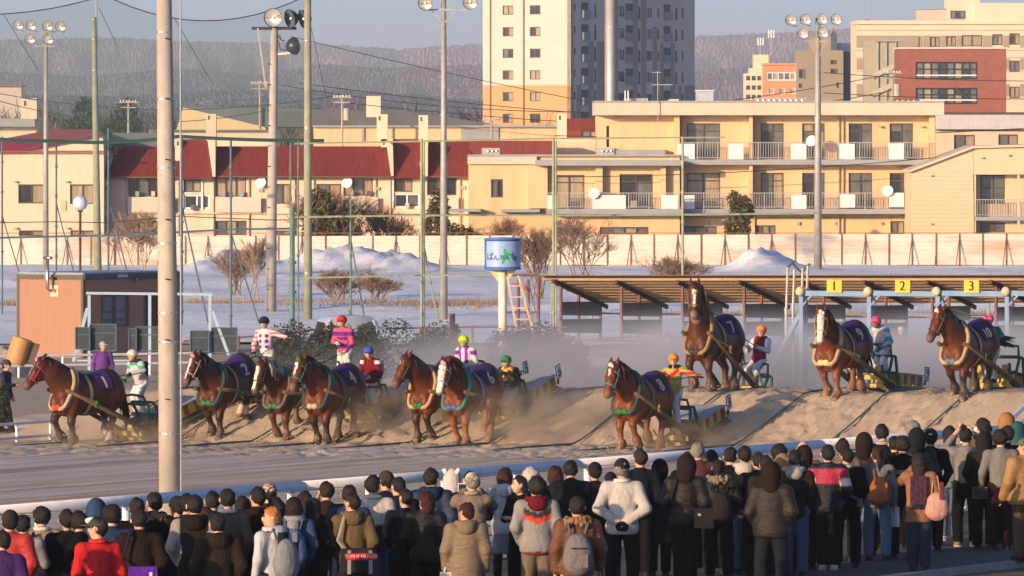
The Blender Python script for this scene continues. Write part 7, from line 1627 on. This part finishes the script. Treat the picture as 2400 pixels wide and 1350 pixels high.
sp(43, 'man in grey quilted jacket with navy and red chevrons and maroon hood', 1258, 1121, 1.76, pose=PK, top=(.34, .34, .33), pat=lambda V, C, s, J: bands((.80, .84, (.20, .03, .04)))(V, (lambda C2: C2)(np.where((((V[:, 2]-.35*np.abs(V[:, 0]) > 1.17) & (V[:, 2]-.35*np.abs(V[:, 0]) < 1.235) & ~s & (V[:, 1] < 0))[:, None]), np.array((.50, .06, .03)), np.where((((V[:, 2]-.35*np.abs(V[:, 0]) >= 1.235) & (V[:, 2]-.35*np.abs(V[:, 0]) < 1.31) & ~s & (V[:, 1] < 0))[:, None]), np.array((.035, .03, .045)), C))), s, J), hoodcol=(.16, .012, .02), puff=.035, bottom=KHAK, haircol='black', hair='bushy', w=1.08)
sp(44, 'brown haired woman in navy right of the grey haired person', 1301, 1094, 1.64, pose=FR, top=NAVY, hair='bob', haircol='auburn')
sp(45, 'man in dark teal coat with round black hair at the rail', 1338, 1080, 1.74, pose=FR, top=(.02, .035, .05), puff=.035)
sp(46, 'crop haired man in rust brown jacket with a grey backpack', 1353, 1166, 1.74, pose=pz(DN, ar='bag'), top=(.16, .065, .03), puff=.05, fur=(.22, .13, .06), haircol='brown', bottom=(.45, .40, .34))
sp(47, 'person in black knit hat and dark coat left of the white jacket', 1394, 1087, 1.62, pose=PK, top=(.03, .022, .02), hat='beanie', hatcol=BLK, hem=.55)
sp(48, 'small dark hatted head behind the white jacketed man', 1431, 1110, 1.46, pose=PK, top=BLK, hat='beanie', hatcol=BLK)
sp(49, 'elderly man in white jacket and black cap, hands clasped behind', 1458, 1079, 1.79, pose=BKP, top=(.60, .58, .55), hat='beanie', hatcol=(.02, .018, .016), haircol='grey', puff=.035, collar=(.62, .58, .52), bottom=(.022, .022, .025), gloves=(.012, .012, .014), w=1.08)
sp(50, 'tall man in long navy coat right of the white jacket', 1500, 1055, 1.73, pose=PK, top=(.02, .026, .05), haircol='brown', puff=.03)
sp(51, 'person in long black down coat behind the tall navy man', 1545, 1082, 1.56, pose=PK, top=(.014, .016, .022), puff=.055, hem=.5, hood='up', hoodcol=(.015, .017, .024))
sp(52, 'person in shiny black leather jacket with the hood raised', 1606, 1072, 1.72, pose=PK, top=(.026, .022, .02), puff=.05, hood='up', hoodcol=(.05, .035, .035), bottom=(.02, .025, .04))
sp(53, 'grey haired man in plum coloured shirt jacket', 1637, 1038, 1.74, pose=FR, top=(.11, .045, .055), haircol='grey')
sp(54, 'small reddish head left of the plum jacket', 1613, 1060, 1.60, pose=PK, top=BLK, haircol='auburn')
sp(55, 'long dark haired woman right of the plum jacket', 1664, 1056, 1.62, pose=PK, top=BLK, hair='long')
sp(56, 'ponytailed woman in black puffer with magenta collar', 1685, 1078, 1.62, pose=PK, top=(.016, .016, .018), puff=.055, hair='pony', collar=(.24, .02, .12), fur=(.20, .16, .11))
sp(57, 'dark haired man in black behind the white hood', 1711, 1050, 1.72, pose=FR, top=BLK)
sp(58, 'man in black jacket with a white hood lying on his back', 1744, 1047, 1.74, pose=PK, top=(.02, .018, .018), hoodcol=(.58, .54, .48), bottom=JEAN)
sp(59, 'dark haired person right of the white hood', 1775, 1063, 1.68, pose=PK, top=NAVY)
sp(60, 'dark haired person in olive coat behind the big brown hoodie', 1798, 1070, 1.66, pose=FR, top=OLV)
sp(61, 'person with bushy black hair at the rail left of the bald man', 1827, 1045, 1.70, pose=PK, top=NAVY, hair='bushy')
sp(62, 'person in tan pointed hood between two dark heads', 1834, 1070, 1.62, pose=PK, top=(.30, .21, .11), hood='up', hoodcol=(.38, .25, .12))
sp(63, 'broad man in dark brown hoodie with the hood up, nearest the middle', 1808, 1089, 1.76, pose=PK, top=(.048, .034, .022), hood='up', hoodcol=(.05, .036, .022), puff=.05, w=1.15, bottom=(.03, .045, .07))
sp(64, 'man in brown jacket with pale grey hood and blue jeans', 1863, 1056, 1.72, pose=PK, top=(.065, .04, .022), hoodcol=(.40, .40, .40), bottom=(.06, .10, .19))
sp(65, 'balding man at the rail', 1883, 1034, 1.70, pose=FR, top=(.12, .09, .06), hair='bald', haircol='grey')
sp(66, 'person in dark olive hood in front of the balding man', 1884, 1050, 1.68, pose=PK, top=(.055, .04, .028), hood='up', hoodcol=(.055, .04, .028))
# right part
sp(67, 'young man in navy, crimson and white jacket and white trainers', 1941, 1044, 1.72, pose=pz(PK, hyaw=.2), top=(.018, .024, .05), pat=bands((1.27, 1.40, (.36, .02, .06)), (1.18, 1.27, (.60, .58, .58), 'sleeve'), (1.2, 1.27, (.36, .02, .06), 'body')), puff=.045, bottom=(.014, .014, .02), shoes=(.66, .60, .60))
sp(68, 'short haired person behind the crimson striped jacket', 1977, 1030, 1.72, pose=FR, top=(.20, .15, .11), haircol='brown')
sp(69, 'person in black jacket with pale green collar and a slung strap', 1984, 1052, 1.65, pose=PK, top=(.014, .014, .016), collar=(.40, .48, .40), puff=.035, bottom=(.014, .014, .018))
sp(70, 'person in large rounded brown hood at the rail', 2024, 1020, 1.72, pose=PK, top=(.05, .036, .03), hood='up', hoodcol=(.05, .036, .028), puff=.05)
sp(71, 'ponytailed woman in grey sweater and cropped blue jeans', 2056, 1048, 1.60, pose=pz(DN, hyaw=.2, stance=.13), top=(.20, .22, .24), hair='pony', haircol='auburn', bottom=LJEAN, shoes=(.015, .015, .02), puff=.03)
sp(72, 'tall man in navy jacket with grey fleece collar', 2068, 996, 1.78, pose=FR, top=(.018, .022, .045), collar=(.34, .31, .27), puff=.035)
sp(73, 'small dark head beside the script lettered jacket', 2097, 1024, 1.62, pose=PK, top=BLK)
sp(74, 'person in black jacket with cream script lettering on the back', 2117, 1025, 1.72, pose=PK, top=(.016, .015, .016), bottom=(.014, .016, .022), hair='bushy', haircol='brown')
sp(75, 'silver haired person at the rail in brown', 2139, 990, 1.70, pose=FR, top=(.13, .10, .08), hair='bushy', haircol='grey')
sp(76, 'person in dark green parka with the hood up', 2147, 1009, 1.74, pose=PK, top=(.025, .035, .038), hood='up', hoodcol=(.028, .038, .042), puff=.055)
sp(77, 'man in black cap with white emblem and black jacket', 2181, 1008, 1.74, pose=PK, top=(.014, .015, .02), hat='beanie', hatcol=(.013, .013, .014))
sp(78, 'woman in camel coat with plaid scarf and pink shoulder bag', 2154, 1063, 1.62, pose=pz(dict(al='phone', ar='down'), stance=.09), top=(.34, .17, .09), hair='long', haircol='brown', hem=.72, bottom=(.03, .04, .08), shoes=(.03, .035, .06), puff=.035)
sp(79, 'dark head and pale blue coat left of the raised phone', 2226, 1001, 1.68, pose=PK, top=(.20, .24, .30), bottom=(.10, .16, .26), shoes=(.6, .6, .6), hair='bob')
sp(80, 'man in grey sweater raising a phone with both hands', 2264, 1005, 1.72, pose=pz(UP, stance=.12), top=(.26, .25, .25), bottom=(.016, .016, .02), shoes=(.28, .19, .09), puff=.02, hem=.92)
sp(81, 'black haired person in face mask looking left at the rail', 2302, 982, 1.74, pose=pz(PH, hyaw=.9), top=(.16, .12, .08), hair='bob', face=True)
sp(82, 'person in orange tan hood at the rail', 2358, 973, 1.76, pose=PK, top=(.30, .20, .12), hood='up', hoodcol=(.38, .19, .07))
sp(83, 'dark haired person in black in front of the orange tan hood', 2360, 1000, 1.72, pose=FR, top=BLK)
sp(84, 'man in grey sweater and burgundy trousers holding a magazine', 2346, 1010, 1.72, pose=pz(dict(al='bag', ar='down')), top=(.24, .23, .22), bottom=(.07, .015, .035), shoes=(.06, .02, .02), hair='bushy', puff=.02, hem=.9)
sp(85, 'man in thick tan coat and cap at the right edge', 2400, 1028, 1.74, pose=pz(dict(al='bag', ar='pocket'), hyaw=.6), yaw=.5, top=(.42, .24, .09), puff=.06, hat='cap', hatcol=(.10, .10, .10), face=True, bottom=(.12, .08, .05), w=1.1, gloves=(.012, .012, .014))
sp(86, 'person in teal hood behind the orange tan hood', 2386, 994, 1.70, pose=PK, top=(.03, .10, .12), hood='up', hoodcol=(.03, .11, .13))
sp(87, 'person in dark olive hooded coat right of the raised phone', 2306, 1018, 1.66, pose=PK, top=(.06, .05, .03), hood='up', hoodcol=(.04, .05, .045), bottom=(.02, .04, .04))
sp(88, 'dark haired woman in black between the tracksuit and the khaki jacket', 735, 1170, 1.60, pose=PK, top=BLK, hair='long', bottom=BLK)
sp(89, 'dark jacketed person under the white rail left of the navy down coat', 950, 1148, 1.62, pose=PK, top=NAVY)
# ------------------------------------------------------------------ bags and phones
def bag(key, name, label, cat, p, size, col, parts=(), straps=True, rot=0.0):
    P = CR[key]; sc = P['sc']; o = empty(name, Wp(P, p), P['yaw']+rot, label, cat); o.scale = (sc, sc, sc); w, d, h = size
    s = SDF((-w, -d, -h), (w, d, h), .02); s.cone((0, 0, -h*.28), (0, 0, h*.24), .22, .19, .02, (.44/w, .44/d, 1*min(1, .44/h*.9))) if False else s.ell((0, 0, -h*.06), (w*.5, d*.5, h*.5), .0); s.ell((0, 0, -h*.24), (w*.5, d*.52, h*.27), .06)
    V, Q = s.mesh(); mesh_obj('bag_body', V, Q, CLOTHM, o, True, np.tile(np.array(col, np.float32), (len(V), 1)))
    for nm, c, dd, m in parts: MB().color(m).box(c, dd).build(nm, CLOTHM, o, attr=True)
    if straps:
        for s_ in (-1, 1): MB().color(tuple(x*.7 for x in col)).tube([(s_*w*.25, d*.35, h*.40), (s_*.115, .10, h*.55+.05), (s_*.125, .32, h*.30)], .02, 5).build('strap', CLOTHM, o, attr=True)
    return o
bag(3, 'backpack', 'black backpack on the beige coat woman', 'backpack', (0, -.25, 1.12), (.34, .2, .46), (.013, .013, .016), [('flap_patch', (0, -.1, -.02), (.05, .02, .05), (.3, .12, .03))])
bag(25, 'backpack', 'grey and black backpack of the orange haired youth', 'backpack', (0, -.24, 1.15), (.32, .24, .5), (.20, .22, .23), [('side_panel', (.14, .02, 0), (.05, .1, .34), (.02, .03, .06))])
bag(26, 'rucksack', 'blue grey striped rucksack on the denim jacket woman', 'rucksack', (0, -.25, 1.12), (.36, .24, .52), (.09, .15, .27), [('stripe', (.05, -.115, .05), (.06, .02, .26), (.16, .18, .22)), ('cord', (-.04, -.115, .03), (.012, .02, .3), (.3, .3, .28))])
bag(46, 'backpack', 'grey backpack on the rust brown jacket', 'backpack', (-.02, -.29, 1.10), (.34, .24, .5), (.15, .14, .15), [('pocket', (.0, -.11, -.1), (.2, .05, .15), (.18, .15, .15)), ('zip', (0, -.13, .05), (.2, .02, .012), (.02, .02, .02))])
bag(71, 'backpack', 'orange brown leather backpack with blue base', 'backpack', (.07, -.24, 1.08), (.34, .24, .46), (.30, .10, .035), [('base', (-.02, -.0, -.18), (.24, .2, .08), (.03, .04, .12)), ('flap', (.02, -.11, .0), (.2, .03, .26), (.34, .12, .05))])
bag(56, 'backpack', 'black backpack on the ponytailed woman with magenta collar', 'backpack', (.02, -.28, 1.08), (.32, .24, .44), (.02, .018, .018))
def slung(key, name, label, cat, p, size, col, bands_=(), txt=None, strapcol=None, sh=1, strap=True):
    P = CR[key]; sc = P['sc']; o = empty(name, Wp(P, p), P['yaw'], label, cat); o.scale = (sc, sc, sc); w, d, h = size
    MB().color(col).prism([(-w/2, -d/2, -h/2), (w/2, -d/2, -h/2), (w/2*.94, -d/2, h/2), (-w/2*.94, -d/2, h/2)], (0, d, 0)).build('bag_body', CLOTHM, o, attr=True)
    for nm, c, dd, m in bands_:
        b = MB().color(m).box(c, dd).build(nm, CLOTHM, o, attr=True)
        if txt and nm == 'red_band':
            tv, tf = text_geo(txt, .062); MB().color((.7, .68, .66)).add([(c[0]+v.x*.85, c[1]-dd[1]/2-.003, c[2]+v.y) for v in tv], tf).build('lettering', CLOTHM, b, attr=True)
    if not strap:
        MB().color(col).tube([(-w*.2, 0, h*.45), (-w*.1, 0, h*.8), (w*.1, 0, h*.8), (w*.2, 0, h*.45)], .012, 5).build('handle', CLOTHM, o, attr=True); return
    a = np.array(p); q = lambda x, y, z: tuple(np.array((x, y, z))-a)
    MB().color(strapcol or col).tube([(-sh*w*.35, 0, h*.4), q(sh*-.20, -.16, 1.15), q(sh*-.12, -.13, 1.42), q(sh*-.08, 0, 1.50)], .022, 5).build('strap', CLOTHM, o, attr=True)
slung(30, 'messenger_bag', 'black messenger bag with a red lettered band', 'bag', (.05, -.22, .90), (.46, .12, .30), (.022, .024, .032), [('red_band', (0.03, -.065, .05), (.38, .012, .085), (.52, .02, .03)), ('webbing', (-.12, -.062, -.02), (.045, .01, .30), (.30, .29, .27)), ('webbing', (.15, -.062, -.02), (.045, .01, .30), (.30, .29, .27))], 'TOMMY HILFIGER', (.30, .28, .26))
slung(11, 'waist_bag', 'bright purple waist bag worn across the back', 'bag', (.03, -.22, 1.02), (.34, .12, .13), (.09, .02, .30), [('tag', (.09, -.062, -.02), (.035, .01, .04), (.6, .58, .7))], strapcol=(.02, .015, .03))
slung(52, 'shoulder_bag', 'black shoulder bag of the leather jacket wearer', 'bag', (.24, -.2, .92), (.26, .1, .26), (.016, .018, .022), [('buckle', (-.06, -.055, .05), (.04, .01, .03), (.4, .38, .35))], sh=1)
bag(78, 'shoulder_bag', 'soft pink shoulder bag of the camel coat woman', 'bag', (.27, -.14, .98), (.34, .2, .42), (.46, .27, .22), [('plaid_cloth', (.07, -.03, .2), (.06, .1, .26), (.12, .03, .04))], straps=False)
MB().color((.40, .22, .18)).tube([(-.08, 0, .15), (-.05, .05, .38), (.0, .05, .42), (.05, 0, .15)], .014, 5).build('handle', CLOTHM, [o for o in bpy.data.objects if o.get('label') == 'soft pink shoulder bag of the camel coat woman'][0], attr=True)
slung(69, 'sling_strap', 'beige bag strap across the black jacket', 'strap', (.2, -.16, .95), (.08, .05, .12), (.20, .165, .12))
slung(39, 'carrier_bag', 'white plastic bag hanging from the tan down coat woman', 'bag', (-.24, -.02, .70), (.20, .1, .28), (.62, .60, .55), strap=False)
slung(71, 'carrier_bag', 'pale plastic bag beside the cropped jeans', 'bag', (.25, .1, .66), (.16, .08, .30), (.42, .44, .52), strap=False)
def scarf78():
    P = CR[78]; o = empty('plaid_scarf', Wp(P, (0, -.15, 1.25)), P['yaw'], 'dark plaid scarf hanging down the camel coat', 'scarf'); o.scale = (P['sc'],)*3
    m = MB()
    for i in range(4):
        for j in range(7): m.color((.03, .03, .06) if (i+j) % 2 else (.10, .02, .03)); m.box((-.09+.06*i, -.02-.01*((i+j) % 2), .12-.06*j), (.058, .02, .058))
    m.build('scarf_cloth', CLOTHM, o, attr=True)
    f = MB().color((.02, .02, .04))
    for i in range(9): f.bar((-.11+i*.027, -.025, -.26), (-.11+i*.027, -.025, -.34), .012)
    f.build('fringe', CLOTHM, o, attr=True)
scarf78()
def phone(key, name, label, cat, p, size, col, scr=(.03, .04, .06), tilt=0):
    P = CR[key]; o = empty(name, Wp(P, p), P['yaw'], label, cat); o.scale = (P['sc'],)*3; o.rotation_euler = (tilt, 0, P['yaw'])
    b = MB().color(col).box((0, 0, 0), size).build('phone_case', CLOTHM, o, attr=True); MB().color(scr).box((0, -size[1]/2-.001, 0), (size[0]*.8, .003, size[2]*.8)).build('screen', M('screen_dark', (.03, .04, .05), .1), b)
phone(80, 'smartphone', 'white smartphone held high by the man in grey sweater', 'phone', (0, .30, 1.74), (.15, .014, .085), (.66, .62, .60))
phone(81, 'smartphone', 'dark smartphone held beside the masked face', 'phone', (.10, .34, 1.56), (.15, .014, .08), (.03, .03, .04))
phone(37, 'tablet_case', 'white phone with brown flip case left of the flat cap', 'phone', (-.12, .30, 1.52), (.12, .016, .12), (.66, .62, .58)); 
P = CR[37]; o = empty('phone_flap', Wp(P, (-.13, .30, 1.40)), P['yaw'], 'brown leather flap hanging below the white phone', 'phone case'); MB().color((.28, .12, .04)).box((0, 0, 0), (.14, .012, .13)).build('leather', CLOTHM, o, attr=True)
phone(84, 'magazine', 'folded patterned magazine in the burgundy trousered man\'s hand', 'magazine', (-.28, .10, .82), (.24, .03, .17), (.14, .11, .06), (.05, .04, .03)); phone(46, 'folded_paper', 'folded white paper in the hand of the rust brown jacket', 'paper', (.29, .12, .80), (.08, .02, .2), (.6, .58, .55), (.5, .5, .5))
# white lettering and marks on clothes
def mark(key, txt, size, p, col, nm='lettering', dy=0.0):
    P = CR[key]; tv, tf = text_geo(txt, size); jk = [c for c in P['root'].children if c.name.startswith('jacket')][0]; bv = BVHTree.FromPolygons([v.co for v in jk.data.vertices], [tuple(q.vertices) for q in jk.data.polygons])
    vs = []
    for v in tv:
        h = bv.ray_cast(Vector((p[0]+v.x, -1.0, p[2]+v.y)), Vector((0, 1, 0)), 2.0); vs.append((p[0]+v.x, (h[0].y if h[0] else p[1])-.012, p[2]+v.y))
    MB().color(col).add(vs, tf).build(nm, CLOTHM, jk, attr=True)
mark(74, 'Santafe', .12, (-.0, -.16, 1.24), (.58, .50, .40)); mark(74, 'riding', .06, (.02, -.16, 1.14), (.40, .38, .36)); mark(74, 'club', .06, (.05, -.16, 1.07), (.40, .38, .36))
mark(7, '\u2261', .09, (.13, -.16, 1.30), (.5, .52, .55), 'white_mark')
for k_ in (77,):
    P = CR[k_]; MB().color((.62, .60, .58)).ball((.0, -.115, 1.665), (.03, .012, .014), 8, 4).build('cap_emblem', CLOTHM, P['root'], True, True)
for s_ in (-1, 1): MB().color((.66, .60, .60)).tube([(s_*.07, .02, 1.69), (s_*.11, .0, 1.76)], [.04, .03], 8).build('hood_ear', CLOTHM, CR[36]['root'], True, True)
P = CR[81]; MB().color((.62, .64, .68)).ball(hrel(P['J'], (0, .085, -.04)), (.055, .03, .045), 9, 6).build('face_mask', CLOTHM, P['root'], True, True)
for kk in (8, 39):
    P = CR[kk]; MB().color((.25, .03, .03) if kk == 39 else (.03, .03, .03)).tube([hrel(P['J'], (.08*math.cos(a), .02+.085*math.sin(a), .02)) for a in np.linspace(0, math.pi, 9)], .006, 4).build('spectacles', CLOTHM, P['root'], attr=True)
P = CR[8]; MB().color((.66, .66, .64)).ball(hrel(P['J'], (0, .07, .095)), (.075, .045, .04), 10, 6).build('cap_front', CLOTHM, P['root'], True, True)
# word down the drivers' thighs
for no, P in JP.items():
    lg = [c for c in P['root'].children if c.name.startswith('trousers')][0]; bv = BVHTree.FromPolygons([v.co for v in lg.data.vertices], [tuple(q.vertices) for q in lg.data.polygons])
    J = P['J']; tv, tf = text_geo('OBIHIRO', .072); vs = []
    A, B = J['hipL']*.75+J['knL']*.25, J['knL']
    for v in tv:
        t = .5+v.x*2.6/1.0*.9; c = Vector(A.tolist()).lerp(Vector(B.tolist()), max(0, min(1, .5-v.x*1.6))); d = (Vector(B.tolist())-Vector(A.tolist())).normalized(); sdv = Vector((-1, .35, 0)).normalized(); n_ = d.cross(sdv).normalized()
        o = Vector(A.tolist()).lerp(Vector(B.tolist()), .5)+d*(v.x)+n_*(v.y); h = bv.ray_cast(o+sdv*.5, -sdv, 1.0); vs.append((h[0] if h[0] else o+sdv*.1)+sdv*.008)
    MB().color((.05, .02, .03)).add(vs, tf).build('lettering', CLOTHM, lg, attr=True)
P = CR[49]; MB().color((.012, .012, .014)).ball((P['J']['wrL']+P['J']['wrR'])*.5+np.array((0, -.035, -.05)), (.085, .04, .065), 10, 7).build('clasped_gloves', CLOTHM, P['root'], True, True)
